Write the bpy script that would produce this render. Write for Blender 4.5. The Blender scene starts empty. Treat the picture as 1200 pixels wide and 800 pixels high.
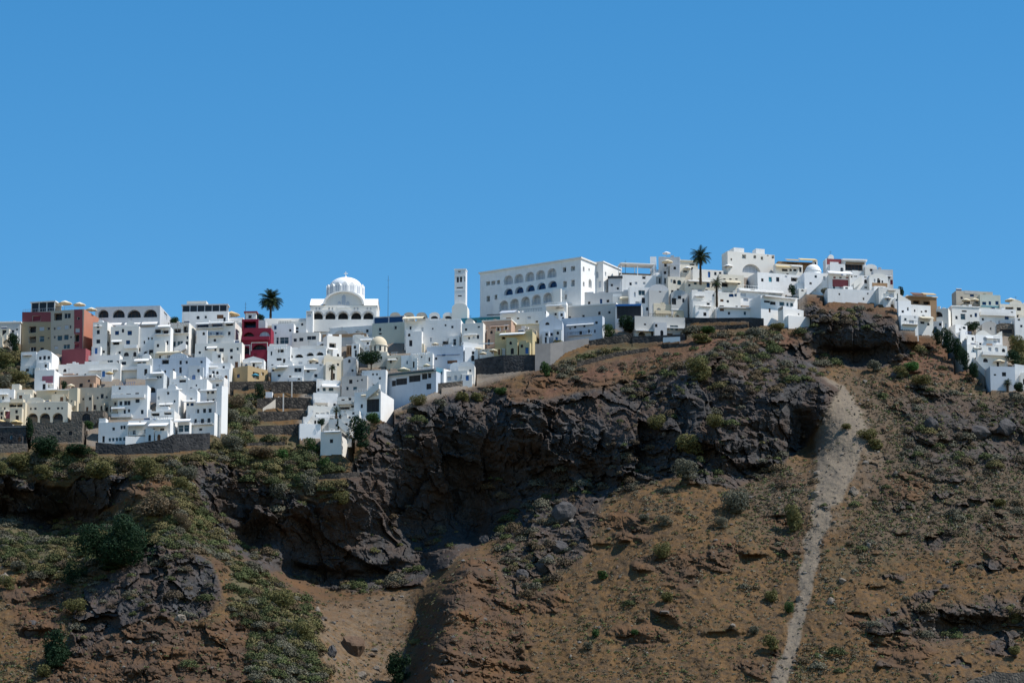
import bpy, bmesh, math, random
import numpy as np
from mathutils import Vector, Matrix
random.seed(7); rng = np.random.default_rng(11)
SC = bpy.context.scene; COL = SC.collection
# ------------------------------------------------------------------ camera model
F = 4000.0; PITCH = math.radians(12.8); CAMZ = 3.0
cP, sP = math.cos(PITCH), math.sin(PITCH)
def ray(px, py):
    """direction (per metre of depth along Y) of the line of sight through a place in the view"""
    u = (np.asarray(px, float)-600.0)/F; v = (400.0-np.asarray(py, float))/F
    dy = cP - v*sP; dz = sP + v*cP
    return u/dy, dz/dy
def pt(px, py, Y):
    a, b = ray(px, py); return a*Y, Y+0*a, CAMZ+b*Y
def P3(px, py, Y):
    x, y, z = pt(px, py, Y); return Vector((float(x), float(y), float(z)))
def proj(p):
    y = p[1]*cP + (p[2]-CAMZ)*sP; up = -p[1]*sP + (p[2]-CAMZ)*cP
    return 600+F*p[0]/y, 400-F*up/y
# ------------------------------------------------------------------ noise (numpy)
def _h(ix, iy, iz, s):
    n = (ix*374761393 + iy*668265263 + iz*2147483647 + s*1274126177) & 0xFFFFFFFF
    n = ((n ^ (n >> 13)) * 1274126177) & 0xFFFFFFFF
    n = ((n ^ (n >> 16)) * 2246822519) & 0xFFFFFFFF
    return ((n ^ (n >> 15)) & 0xFFFFFF)/float(0xFFFFFF)
def vnoise(x, y, z, s=0):
    x = np.asarray(x, float); y = np.asarray(y, float)+0*x; z = np.asarray(z, float)+0*x
    ix, iy, iz = [np.floor(q).astype(np.int64) for q in (x, y, z)]
    fx, fy, fz = x-ix, y-iy, z-iz
    fx, fy, fz = [q*q*q*(q*(q*6-15)+10) for q in (fx, fy, fz)]
    r = 0
    for a in (0, 1):
        for b in (0, 1):
            for c in (0, 1):
                w = (fx if a else 1-fx)*(fy if b else 1-fy)*(fz if c else 1-fz)
                r = r + w*_h(ix+a, iy+b, iz+c, s)
    return r*2-1
def fbm(x, y, z, o=4, s=0, g=.5, ridged=False):
    r = 0; a = 1; t = 0
    for k in range(o):
        n = vnoise(x*2**k+k*17.3, y*2**k+k*5.1, z*2**k-k*9.7, s+k)
        if ridged: n = 1-2*np.abs(n)
        r = r + a*n; t += a; a *= g
    return r/t
def cells(x, y, s=0):
    """2-d cell noise: nearest distance, edge distance, cell random"""
    ix = np.floor(x).astype(np.int64); iy = np.floor(y).astype(np.int64)
    d1 = np.full(x.shape, 9.); d2 = d1.copy(); c = np.zeros(x.shape)
    for a in (-1, 0, 1):
        for b in (-1, 0, 1):
            jx, jy = ix+a, iy+b
            qx = jx+_h(jx, jy, jx*0, s); qy = jy+_h(jx, jy, jx*0+1, s)
            d = np.hypot(x-qx, y-qy); v = _h(jx, jy, jx*0+2, s)
            n = d < d1
            d2 = np.where(n, d1, np.minimum(d2, d)); c = np.where(n, v, c); d1 = np.where(n, d, d1)
    return d1, d2-d1, c
def facets(x, y, s=0, tilt=1.0):
    """broken rock: every cell a plane of its own, tilted its own way"""
    ix = np.floor(x).astype(np.int64); iy = np.floor(y).astype(np.int64); d1 = np.full(x.shape, 9.); v = np.zeros(x.shape)
    for a in (-1, 0, 1):
        for b in (-1, 0, 1):
            jx, jy = ix+a, iy+b; z = jx*0
            ex = x-(jx+_h(jx, jy, z, s)); ey = y-(jy+_h(jx, jy, z+1, s)); d = ex*ex+ey*ey
            n = d < d1; q = (_h(jx, jy, z+2, s)-.5)+tilt*((_h(jx, jy, z+3, s)-.5)*2*ex+(_h(jx, jy, z+4, s)-.5)*2*ey)
            v = np.where(n, q, v); d1 = np.where(n, d, d1)
    return v
def sstep(a, b, x):
    t = np.clip((x-a)/(b-a), 0, 1); return t*t*(3-2*t)
def polymask(px, py, poly, soft):
    """1 inside a polygon, falling to 0 over `soft` outside/inside its outline"""
    poly = np.array(poly, float); n = len(poly)
    ins = np.zeros(px.shape, bool); dm = np.full(px.shape, 1e9)
    for i in range(n):
        x1, y1 = poly[i]; x2, y2 = poly[(i+1) % n]
        if y1 != y2:
            c = ((y1 > py) != (y2 > py)) & (px < (x2-x1)*(py-y1)/(y2-y1)+x1)
            ins ^= c
        L = (x2-x1)**2+(y2-y1)**2+1e-9
        t = np.clip(((px-x1)*(x2-x1)+(py-y1)*(y2-y1))/L, 0, 1)
        dm = np.minimum(dm, np.hypot(px-x1-t*(x2-x1), py-y1-t*(y2-y1)))
    sd = np.where(ins, dm, -dm)
    return sstep(-soft, soft, sd)
# ------------------------------------------------------------------ materials
MAT = {}
class NT:
    def __init__(s, name):
        m = bpy.data.materials.new(name); m.use_nodes = True
        s.m = m; s.t = m.node_tree; s.b = s.t.nodes['Principled BSDF']; MAT[name] = m
    def n(s, typ, **kw):
        nd = s.t.nodes.new(typ)
        for k, v in kw.items():
            if k in nd.inputs: nd.inputs[k].default_value = v
            else: setattr(nd, k, v)
        return nd
    def l(s, a, b): s.t.links.new(a, b)
    def pos(s): return s.n('ShaderNodeNewGeometry').outputs['Position']
    def noise(s, scale, detail=4, rough=.6, vec=None):
        nd = s.n('ShaderNodeTexNoise', Scale=scale, Detail=detail, Roughness=rough)
        s.l(vec or s.pos(), nd.inputs['Vector']); return nd.outputs['Fac']
    def ramp(s, fac, stops):
        r = s.n('ShaderNodeValToRGB'); e = r.color_ramp.elements
        while len(e) < len(stops): e.new(.5)
        for q, (p, c) in zip(e, stops):
            q.position = p; q.color = (*c, 1) if len(c) == 3 else c
        s.l(fac, r.inputs['Fac']); return r.outputs['Color']
    def mix(s, fac, a, b, mode='MIX'):
        m = s.n('ShaderNodeMix', data_type='RGBA', blend_type=mode)
        for sock, v in ((m.inputs[0], fac), (m.inputs[6], a), (m.inputs[7], b)):
            if hasattr(v, 'is_output'): s.l(v, sock)
            elif isinstance(v, (int, float)): sock.default_value = v
            else: sock.default_value = (*v, 1)
        return m.outputs[2]
    def bump(s, h, strength, dist):
        b = s.n('ShaderNodeBump', Strength=strength, Distance=dist); s.l(h, b.inputs['Height'])
        s.l(b.outputs['Normal'], s.b.inputs['Normal'])
    def out(s, col, rough=.9):
        if hasattr(col, 'is_output'): s.l(col, s.b.inputs['Base Color'])
        else: s.b.inputs['Base Color'].default_value = (*col, 1)
        s.b.inputs['Roughness'].default_value = rough
        s.b.inputs['Specular IOR Level'].default_value = .2
        return s.m
def plaster(name, c, var=.12, stain=.34):
    k = NT(name); a = k.noise(.35, 5, .65); b = k.noise(2.6, 3, .6)
    mp = k.n('ShaderNodeMapping'); mp.inputs['Scale'].default_value = (1.6, 1.6, .12); k.l(k.pos(), mp.inputs['Vector'])
    st = k.noise(1.0, 4, .7, mp.outputs[0])
    d = tuple(x*(1-var) for x in c)
    col = k.mix(k.ramp(a, [(.3, (0, 0, 0)), (.7, (1, 1, 1))]), d, c)
    dirt = tuple(x*.62*q for x, q in zip(c, (1.0, .95, .86)))
    col = k.mix(k.ramp(st, [(.52, (0, 0, 0)), (.8, (stain, stain, stain))]), col, dirt)
    # every house its own slight tint of the lime wash
    oi = k.n('ShaderNodeObjectInfo')
    col = k.mix(k.ramp(oi.outputs['Random'], [(0, (.75,)*3), (.55, (0,)*3)]), col, tuple(x*y for x, y in zip(c, (.87, .82, .73))))
    k.bump(b, .25, .05); return k.out(col, .85)
plaster('white_plaster', (.81, .80, .775)); plaster('bright_plaster', (.86, .85, .83), .05, .14)
plaster('grey_plaster', (.55, .56, .57)); plaster('blue_grey_plaster', (.55, .60, .66)); plaster('cream_plaster', (.68, .60, .46))
plaster('pale_cream_plaster', (.74, .68, .57)); plaster('yellow_plaster', (.60, .51, .31)); plaster('tan_plaster', (.42, .35, .24))
plaster('beige_plaster', (.50, .45, .37)); plaster('ochre_plaster', (.43, .32, .18)); plaster('salmon_plaster', (.52, .36, .27))
plaster('terracotta_plaster', (.44, .20, .14)); plaster('maroon_plaster', (.27, .075, .085)); plaster('crimson_plaster', (.26, .028, .055))
plaster('mauve_plaster', (.34, .13, .18)); plaster('brown_plaster', (.34, .22, .13)); plaster('concrete', (.21, .205, .20), .2, .35)
plaster('pale_concrete', (.48, .46, .43), .15, .3); plaster('green_grey_plaster', (.52, .56, .50))
def simple(name, c, rough=.7, var=.15, sc=1.5):
    k = NT(name); a = k.noise(sc, 3)
    return k.out(k.mix(a, tuple(x*(1-var) for x in c), tuple(min(1, x*(1+var)) for x in c)), rough)
simple('blue_paint', (.04, .16, .42), .5); simple('teal_paint', (.05, .25, .32), .5); simple('green_paint', (.05, .16, .12), .5)
simple('brown_wood', (.16, .08, .045), .7); simple('grey_wood', (.32, .29, .26), .8); simple('white_paint', (.8, .8, .78), .5, .05)
simple('cream_canvas', (.76, .66, .48), .9, .08); simple('white_canvas', (.82, .80, .76), .9, .05); simple('tan_canvas', (.58, .42, .22), .9, .1)
simple('teal_canvas', (.10, .38, .50), .9); simple('yellow_canvas', (.66, .50, .25), .9); simple('dark_metal', (.05, .055, .06), .5)
simple('pale_shutter', (.45, .48, .52), .7); simple('maroon_paint', (.20, .03, .045), .6); simple('steel', (.45, .46, .47), .35)
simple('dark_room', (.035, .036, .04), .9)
def glass(name, c, rough=.12):
    k = NT(name); a = k.noise(.9, 2)
    k.out(k.mix(a, tuple(x*.6 for x in c), c), rough); k.b.inputs['Specular IOR Level'].default_value = .25
glass('window_glass', (.022, .028, .04), .3); glass('teal_glass', (.05, .10, .125), .2); glass('blue_glass', (.02, .06, .16), .1)
def stone(name, c1, c2, mortar, sc=1.1):
    k = NT(name); v = k.n('ShaderNodeTexVoronoi', Scale=sc, feature='F1'); k.l(k.pos(), v.inputs['Vector'])
    e = k.n('ShaderNodeTexVoronoi', Scale=sc, feature='DISTANCE_TO_EDGE'); k.l(k.pos(), e.inputs['Vector'])
    sep = k.n('ShaderNodeSeparateColor'); k.l(v.outputs['Color'], sep.inputs[0])
    col = k.mix(sep.outputs[0], c1, c2)
    col = k.mix(k.ramp(e.outputs['Distance'], [(0, (1,)*3), (.09, (0,)*3)]), col, mortar)
    col = k.mix(k.ramp(k.noise(.3, 4), [(.4, (0,)*3), (.75, (.5,)*3)]), col, tuple(x*.5 for x in c1))
    k.bump(e.outputs['Distance'], .8, .3); return k.out(col, .95)
stone('dark_stone', (.032, .032, .035), (.075, .072, .072), (.065, .062, .058), 1.0); stone('stone', (.11, .092, .074), (.21, .175, .14), (.15, .13, .11))
stone('dry_stone', (.045, .04, .036), (.125, .105, .085), (.022, .02, .019), 1.0)
# ------------------------------------------------------------------ object helpers
def link(o, parent=None):
    COL.objects.link(o)
    if parent is not None: o.parent = parent
    return o
def tag(o, label=None, cat=None, group=None, kind=None):
    if cat and not kind: kind = 'thing'
    for k, v in (('label', label), ('category', cat), ('group', group), ('kind', kind)):
        if v: o[k] = v
    return o
def empty(name, loc, rz=0):
    o = bpy.data.objects.new(name, None); o.location = loc; o.rotation_euler = (0, 0, rz)
    o.empty_display_size = .5; return link(o)
class MB:
    """collects faces, then links them as one mesh object"""
    def __init__(s): s.v = []; s.f = []; s.mi = []; s.mats = []; s.sm = []
    def mat(s, m):
        if m not in s.mats: s.mats.append(m)
        return s.mats.index(m)
    def poly(s, pts, m, smooth=False):
        b = len(s.v); s.v += [tuple(p) for p in pts]; s.f.append(tuple(range(b, b+len(pts)))); s.mi.append(s.mat(m)); s.sm.append(smooth)
    def grid(s, rows, m, smooth=True, closed=False):
        b = len(s.v); n = len(rows[0]); k = s.mat(m)
        for r in rows: s.v += [tuple(p) for p in r]
        for i in range(len(rows)-1):
            for j in range(n if closed else n-1):
                j2 = (j+1) % n
                s.f.append((b+i*n+j, b+i*n+j2, b+(i+1)*n+j2, b+(i+1)*n+j)); s.mi.append(k); s.sm.append(smooth)
    def box(s, x0, x1, y0, y1, z0, z1, m, top=None):
        """axis aligned box; `top` = (x inset, y inset) for a taper"""
        tx, ty = top or (0, 0)
        p = [(x0, y0, z0), (x1, y0, z0), (x1, y1, z0), (x0, y1, z0), (x0+tx, y0+ty, z1), (x1-tx, y0+ty, z1), (x1-tx, y1-ty, z1), (x0+tx, y1-ty, z1)]
        b = len(s.v); s.v += p; k = s.mat(m)
        for f in ((0, 1, 5, 4), (1, 2, 6, 5), (2, 3, 7, 6), (3, 0, 4, 7), (4, 5, 6, 7), (3, 2, 1, 0)):
            s.f.append(tuple(b+i for i in f)); s.mi.append(k); s.sm.append(False)
    def bar(s, a, b_, r, m, n=6, r2=None):
        a, b_ = Vector(a), Vector(b_); d = (b_-a).normalized(); e = d.orthogonal().normalized(); g = d.cross(e); r2 = r if r2 is None else r2
        rows = [[c+(e*math.cos(t)+g*math.sin(t))*q for t in [2*math.pi*i/n for i in range(n)]] for c, q in ((a, r), (b_, r2))]
        s.grid(rows, m, True, True); s.poly(rows[1], m); s.poly(rows[0][::-1], m)
    def lathe(s, prof, m, n=16, c=(0, 0), smooth=True):
        s.grid([[(c[0]+r*math.cos(2*math.pi*i/n), c[1]+r*math.sin(2*math.pi*i/n), z) for i in range(n)] for r, z in prof], m, smooth, True)
    def build(s, name, parent=None, loc=None):
        me = bpy.data.meshes.new(name); me.from_pydata(s.v, [], s.f); me.update()
        for m in s.mats: me.materials.append(MAT[m])
        me.polygons.foreach_set('material_index', s.mi); me.polygons.foreach_set('use_smooth', s.sm)
        o = bpy.data.objects.new(name, me)
        if loc: o.location = loc
        return link(o, parent)
# ------------------------------------------------------------------ the cliff: depth of the slope (metres away) over the view
CP = [
 # town, left to right, bottom to top
 (-120,530,985),(-120,450,1020),(-120,390,1045),(0,520,990),(0,450,1022),(0,390,1048),(0,360,1062),(100,530,988),(100,450,1024),(100,390,1052),(100,350,1074),
 (250,530,990),(250,450,1026),(250,390,1054),(250,350,1076),(300,520,1000),(300,470,1020),(300,400,1054),(300,350,1078),(400,525,1003),(395,450,1032),(400,375,1070),(400,350,1082),
 (430,490,1012),(500,460,1020),(500,400,1050),(500,360,1072),(560,455,1022),(600,430,1028),(600,380,1052),(620,350,1070),(700,400,1040),(700,350,1062),(700,325,1074),
 (780,385,1046),(780,330,1068),(860,375,1044),(860,330,1064),(860,300,1078),(930,370,1042),(930,340,1056),(930,310,1070),(1000,345,1050),(1000,310,1066),(1050,350,1048),(1050,325,1062),
 (1100,390,1044),(1100,350,1062),(1160,360,1062),(1160,400,1046),(1180,450,1022),(1200,385,1056),(1320,390,1052),(1320,450,1024),(1130,430,1032),
 # left cliff: lip, face, foot
 (-120,548,980),(-120,612,988),(0,555,980),(0,612,986),(60,570,980),(60,622,990),(110,555,980),(110,612,984),(160,550,980),(150,585,968),(190,560,976),(225,545,982),
 # the spur in front of it and its bluff
 (-120,640,968),(-120,700,938),(-120,850,885),(0,622,966),(0,660,952),(0,720,930),(0,800,905),(60,635,964),(60,680,946),(50,740,925),(120,640,955),(110,690,938),(170,600,960),(210,590,960),
 (230,630,950),(190,640,944),(150,680,933),(110,720,928),(170,720,922),(230,700,928),(260,650,946),(90,760,914),(170,745,914),(250,740,914),(60,850,888),(170,800,898),(170,850,882),(260,800,900),
 (290,665,948),(330,690,946),(300,730,926),(345,730,928),(330,800,905),(330,860,885),(370,740,932),(385,800,912),
 # behind the spur: the shaded hollow
 (250,605,986),(290,640,992),(340,672,994),(380,690,992),(300,600,986),(340,620,988),(400,690,986),(440,695,982),(480,692,982),(395,650,1000),(450,655,1002),(500,660,1000),
 (430,730,964),(430,800,932),(430,860,908),(465,735,962),(455,800,934),(450,860,910),
 # main cliff
 (270,560,988),(340,575,990),(400,590,990),(410,550,994),(430,520,1000),(390,560,992),(480,490,1006),(540,480,1008),(480,540,1008),(560,560,1012),(500,610,1012),(560,630,1010),(440,600,998),
 (600,480,1004),(640,470,1006),(650,530,1002),(600,580,1006),(640,590,998),(700,455,1008),(700,520,1000),(700,570,992),(800,435,1008),(800,480,998),(800,520,988),(760,555,984),(850,420,1010),(850,470,996),(850,520,986),
 (880,545,988),(900,430,1008),(900,480,992),(910,530,988),(940,440,1008),(950,480,996),(940,520,998),(965,450,1004),
 # field above it
 (640,445,1020),(700,430,1022),(700,412,1032),(780,410,1028),(850,395,1034),(900,405,1024),(600,462,1012),(560,475,1012),(640,420,1030),
 # central hill with its dark left wall
 (560,655,964),(545,665,954),(530,690,942),(515,740,927),(500,800,908),(492,860,890),(570,690,946),(565,740,928),(560,800,908),(600,660,962),(600,640,972),(620,620,982),(660,610,982),(700,595,976),(760,575,974),(830,580,974),
 (610,700,947),(610,800,914),(600,860,896),(700,700,942),(700,800,910),(700,860,888),(800,640,952),(800,700,934),(800,800,906),(800,860,886),(880,650,948),(900,680,944),(890,740,922),(870,800,904),
 (488,702,972),(497,716,966),(490,750,952),(482,785,940),(476,830,922),(538,680,946),(519,716,934),(510,752,922),(501,790,910),(492,830,898),
 # gully and right-hand slope
 (930,560,976),(900,575,974),(920,620,962),(960,600,964),(985,560,974),(990,500,992),(980,450,1012),(965,430,1020),(950,680,938),(935,740,920),(915,800,902),(915,860,882),
 (1040,460,1012),(1040,520,990),(1030,600,962),(1040,700,930),(1040,800,900),(1040,860,882),(1110,460,1014),(1110,540,984),(1120,640,950),(1120,720,922),(1120,800,898),(1120,860,880),
 (1200,480,1012),(1200,540,988),(1200,640,952),(1200,720,924),(1200,800,898),(1200,860,880),(1320,500,1010),(1320,640,956),(1320,860,882),(1060,435,1022),(1100,425,1030),
 # outcrop
 (940,350,1046),(1000,365,1036),(1050,370,1034),(960,395,1028),(1000,400,1025),(1050,400,1027),(1000,422,1030),(960,418,1026),(1050,425,1028),(1070,410,1034),
]
_c = np.array(CP, float); _cx, _cy, _cv = _c[:, 0], _c[:, 1], _c[:, 2]
def _ker(x, y): return np.sqrt((x[:, None]-_cx[None])**2+(y[:, None]-_cy[None])**2+36.0)
_A = np.zeros((len(_c)+3,)*2); _A[:-3, :-3] = _ker(_cx, _cy)-np.eye(len(_c))*1.5
_Pm = np.stack([np.ones(len(_c)), _cx/500, _cy/500], 1); _A[:-3, -3:] = _Pm; _A[-3:, :-3] = _Pm.T
_w = np.linalg.solve(_A, np.concatenate([_cv, np.zeros(3)]))
GX0, GX1, GY0, GY1, GS = -140, 1340, 280, 870, 5
_gx = np.arange(GX0, GX1+1, GS, dtype=float); _gy = np.arange(GY0, GY1+1, GS, dtype=float)
_mx, _my = np.meshgrid(_gx, _gy)
_fx, _fy = _mx.ravel(), _my.ravel()
DEPTH = (np.concatenate([_ker(_fx, _fy), np.stack([np.ones(len(_fx)), _fx/500, _fy/500], 1)], 1) @ _w).reshape(_mx.shape)
def TY(px, py):
    px = np.asarray(px, float); py = np.asarray(py, float)
    u = np.clip((px-GX0)/GS, 0, len(_gx)-1.001); v = np.clip((py-GY0)/GS, 0, len(_gy)-1.001)
    i = u.astype(int); j = v.astype(int); a = u-i; b = v-j
    return (DEPTH[j, i]*(1-a)+DEPTH[j, i+1]*a)*(1-b)+(DEPTH[j+1, i]*(1-a)+DEPTH[j+1, i+1]*a)*b
RIDGE = np.array([(-140,392),(0,394),(24,396),(110,388),(200,384),(280,384),(340,380),(440,382),(500,382),(560,372),(640,352),(720,340),(800,325),(850,318),(900,322),(950,322),(1040,334),(1060,350),(1090,364),(1120,360),(1200,366),(1340,372)], float)
CARVE = []            # (outline in the view, plane point, plane normal): ground is dug away in front of walls
# ------------------------------------------------------------------ kinds of ground (outlines in the view)
ROCK = [[(-140,548),(0,556),(40,572),(80,575),(120,556),(150,562),(135,590),(112,612),(60,625),(0,612),(-140,610)],
 [(222,532),(262,545),(300,562),(330,578),(372,590),(404,580),(412,545),(428,512),(446,497),(482,474),(520,459),(560,456),(590,460),(602,474),(640,468),(700,455),(760,440),(800,428),(850,405),(900,405),(945,400),(960,430),(978,455),(965,488),(942,525),(900,558),(860,572),(780,560),(740,575),(690,592),(640,625),(560,640),(530,655),(495,692),(440,690),(380,684),(300,665),(255,635),(235,600)],
 [(936,352),(975,366),(1005,358),(1035,368),(1062,376),(1072,412),(1030,428),(960,428),(945,395)],
 [(78,725),(100,690),(150,655),(190,640),(245,655),(258,700),(235,730),(180,718),(130,742),(90,765)]]
BOULD = [[(440,500),(480,474),(520,462),(560,458),(600,476),(560,480),(500,485),(460,510)],[(590,640),(650,600),(700,590),(690,640),(630,690),(600,700)],[(1055,468),(1110,455),(1200,470),(1340,470),(1340,540),(1200,545),(1130,545),(1062,540)],[(1065,700),(1120,715),(1200,700),(1340,690),(1340,715),(1210,725),(1130,755),(1075,745)]]
ROUGH = [[(60,760),(130,730),(180,715),(240,735),(290,715),(345,740),(350,800),(340,870),(40,870)],[(478,800),(495,740),(520,680),(545,655),(600,645),(620,690),(610,760),(640,870),(470,870)],[(0,690),(40,670),(90,690),(70,740),(20,760)]]
GRAVEL = [[(962,432),(976,440),(1002,470),(1016,505),(1014,540),(990,575),(974,620),(960,680),(945,740),(930,800),(918,870),(898,870),(907,800),(926,740),(941,680),(951,620),(954,575),(956,540),(956,505),(966,470)],
 [(368,702),(440,692),(486,700),(478,760),(470,870),(400,870),(388,790),(372,750)]]
REDSOIL = [[(560,485),(600,465),(640,440),(690,420),(740,412),(800,400),(870,385),(935,385),(945,410),(900,402),(840,415),(770,428),(700,450),(640,468),(590,480)],[(1060,380),(1110,400),(1150,440),(1100,450),(1050,430)],[(940,345),(1000,350),(1060,365),(1040,375),(980,372)]]
TOWN = [[(-140,380),(0,385),(110,350),(300,350),(560,340),(800,300),(1060,320),(1340,340),(1340,400),(1195,460),(1160,456),(1120,420),(1098,394),(1074,392),(1052,384),(1052,356),(1000,346),(945,345),(940,380),(870,376),(810,372),(800,400),(720,400),(640,428),(560,452),(500,470),(440,492),(408,530),(350,520),(352,440),(268,445),(240,520),(115,528),(100,520),(0,515),(-140,515)]]
DRYGREEN = [[(-140,620),(0,610),(60,628),(120,615),(160,585),(230,575),(260,640),(330,690),(375,720),(380,800),(300,800),(260,650),(160,640),(90,690),(0,660),(-140,650)],[(-140,520),(110,528),(240,530),(230,545),(180,560),(120,556),(80,570),(0,556),(-140,548)],[(240,450),(268,445),(350,520),(400,530),(405,580),(340,575),(240,535)],[(560,360),(700,400),(800,395),(880,378),(945,380),(900,395),(780,400),(660,440)]]
BANK = [[(-140,403),(22,403),(40,432),(40,458),(-140,458)],[(1183,384),(1340,384),(1340,432),(1188,430),(1183,405)]]
DARKSOIL = [[(985,440),(1060,435),(1200,455),(1340,460),(1340,640),(1200,640),(1060,640),(1000,650),(1020,540)],[(860,570),(930,545),(960,560),(940,640),(880,620)]]
# scarps and hollows: centre, half size, how far pushed back
DENTS = [(812,683,9,6,4),(882,657,22,6,6),(852,745,34,6,4),(1056,623,13,4,4),(1135,737,62,13,10),(1028,688,22,4,2.5),(640,500,30,30,2),
 (60,612,70,12,7),(400,676,115,16,14),(270,628,40,14,9),(880,556,42,12,9),(1000,414,44,9,8),(942,512,16,34,8),(690,560,30,12,5),(760,568,40,8,5),(660,640,14,14,4),(1160,510,36,8,6),(1100,520,30,6,5),(1090,468,26,5,4),(420,755,20,9,4),(40,742,24,10,6),(230,745,22,10,5),(570,700,16,22,4),(600,770,12,22,4),(545,740,10,30,4),(700,640,24,6,3)]
PUSH = [(560,600,110,50,9),(480,625,80,40,6),(690,560,80,30,6),(800,540,60,25,5),(900,535,45,30,6),(330,620,60,30,4),(60,605,90,22,5),(945,500,22,40,5),(1000,408,60,18,5)]     # feet of the overhanging faces
def masks(px, py, wx=0, wy=0):
    q = lambda L, s: np.clip(sum(polymask(px+wx, py+wy, p, s) for p in L), 0, 1)
    bank = q(BANK, 3)
    return dict(rock=q(ROCK, 3), bould=q(BOULD, 7), rough=q(ROUGH, 6), gravel=q(GRAVEL, 5), red=q(REDSOIL, 8), town=q(TOWN, 5)*(1-bank), green=np.maximum(q(DRYGREEN, 10), bank), dark=q(DARKSOIL, 25))
# ------------------------------------------------------------------ houses
def facemesh(mb, holes, W, z0, H, xf, m, rev):
    """a wall W wide with real openings; xf maps (u, depth, z) to local space"""
    us = sorted({0, W, *[h[0] for h in holes], *[h[1] for h in holes]}); vs = sorted({z0, H, *[h[2] for h in holes], *[h[3] for h in holes]})
    for i in range(len(us)-1):
        for j in range(len(vs)-1):
            uc, vc = (us[i]+us[i+1])/2, (vs[j]+vs[j+1])/2
            if any(h[0] < uc < h[1] and h[2] < vc < h[3] for h in holes): continue
            mb.poly([xf(us[i], 0, vs[j]), xf(us[i+1], 0, vs[j]), xf(us[i+1], 0, vs[j+1]), xf(us[i], 0, vs[j+1])], m)
    for (a, b, c, d, kind, arch) in holes:
        R = 1.6 if kind == 'o' else rev
        if arch:
            r = (b-a)/2; cx = (a+b)/2; sp = max(c, d-r); ry = d-sp
            arc = [(cx-r*math.cos(t), sp+ry*math.sin(t)) for t in [math.pi*k/10 for k in range(11)]]
            for k in range(10):
                (u1, v1), (u2, v2) = arc[k], arc[k+1]
                mb.poly([xf(u1, 0, v1), xf(u2, 0, v2), xf(u2, 0, d), xf(u1, 0, d)], m)
                mb.poly([xf(u1, 0, v1), xf(u1, R, v1), xf(u2, R, v2), xf(u2, 0, v2)], m)
            mb.poly([xf(a, 0, c), xf(a, R, c), xf(a, R, sp), xf(a, 0, sp)], m); mb.poly([xf(b, 0, sp), xf(b, R, sp), xf(b, R, c), xf(b, 0, c)], m)
        else:
            mb.poly([xf(a, 0, c), xf(a, R, c), xf(a, R, d), xf(a, 0, d)], m); mb.poly([xf(b, 0, d), xf(b, R, d), xf(b, R, c), xf(b, 0, c)], m)
            mb.poly([xf(a, 0, d), xf(a, R, d), xf(b, R, d), xf(b, 0, d)], m)
        mb.poly([xf(a, 0, c), xf(b, 0, c), xf(b, R, c), xf(a, R, c)], m)
KIND = {'g': ('window_glass', 'white_paint'), 't': ('teal_glass', 'white_paint'), 'b': ('blue_glass', 'blue_paint'), 'n': ('window_glass', 'brown_wood'), 'r': ('maroon_paint', 'maroon_paint'),
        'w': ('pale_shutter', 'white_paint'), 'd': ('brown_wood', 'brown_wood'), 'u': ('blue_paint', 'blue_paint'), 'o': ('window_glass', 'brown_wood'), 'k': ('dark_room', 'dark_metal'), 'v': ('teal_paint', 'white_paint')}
def window(root, h, xf, rev):
    a, b, c, d, kind, arch = h; pane, fr = KIND[kind]; R = (1.6 if kind == 'o' else rev)-.02
    mb = MB(); w, hh = b-a, d-c; t = min(.07, w*.07)
    if arch:
        r = w/2; cx = (a+b)/2; sp = max(c, d-r); ry = d-sp
        mb.poly([xf(a, R, c), xf(b, R, c)]+[xf(cx+r*math.cos(q), R, sp+ry*math.sin(q)) for q in [math.pi*k/10 for k in range(11)]], pane)
    else: mb.poly([xf(a, R, c), xf(b, R, c), xf(b, R, d), xf(a, R, d)], pane)
    def strip(u0, u1, v0, v1):
        q = R-.05
        mb.poly([xf(u0, q, v0), xf(u1, q, v0), xf(u1, q, v1), xf(u0, q, v1)], fr)
        mb.poly([xf(u0, q, v0), xf(u0, R, v0), xf(u0, R, v1), xf(u0, q, v1)], fr); mb.poly([xf(u1, q, v0), xf(u1, R, v0), xf(u1, R, v1), xf(u1, q, v1)], fr)
    top = (max(c, d-w/2) if arch else d)
    strip(a, a+t, c, top); strip(b-t, b, c, top); n = int(round(w/1.2))
    for k in range(1, n):
        u = a+w*k/n; strip(u-t/2, u+t/2, c, d-.02 if not arch else top+(d-top)*.8)
    if hh > 1.6: strip(a+t, b-t, c+hh*.62, c+hh*.62+t)
    nm = 'door' if (kind in 'dru' and hh > 1.5 and h[4] != 'o') else 'window'
    mb.build(nm, root)
class Bld:
    pass
HOUSES = []
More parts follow.
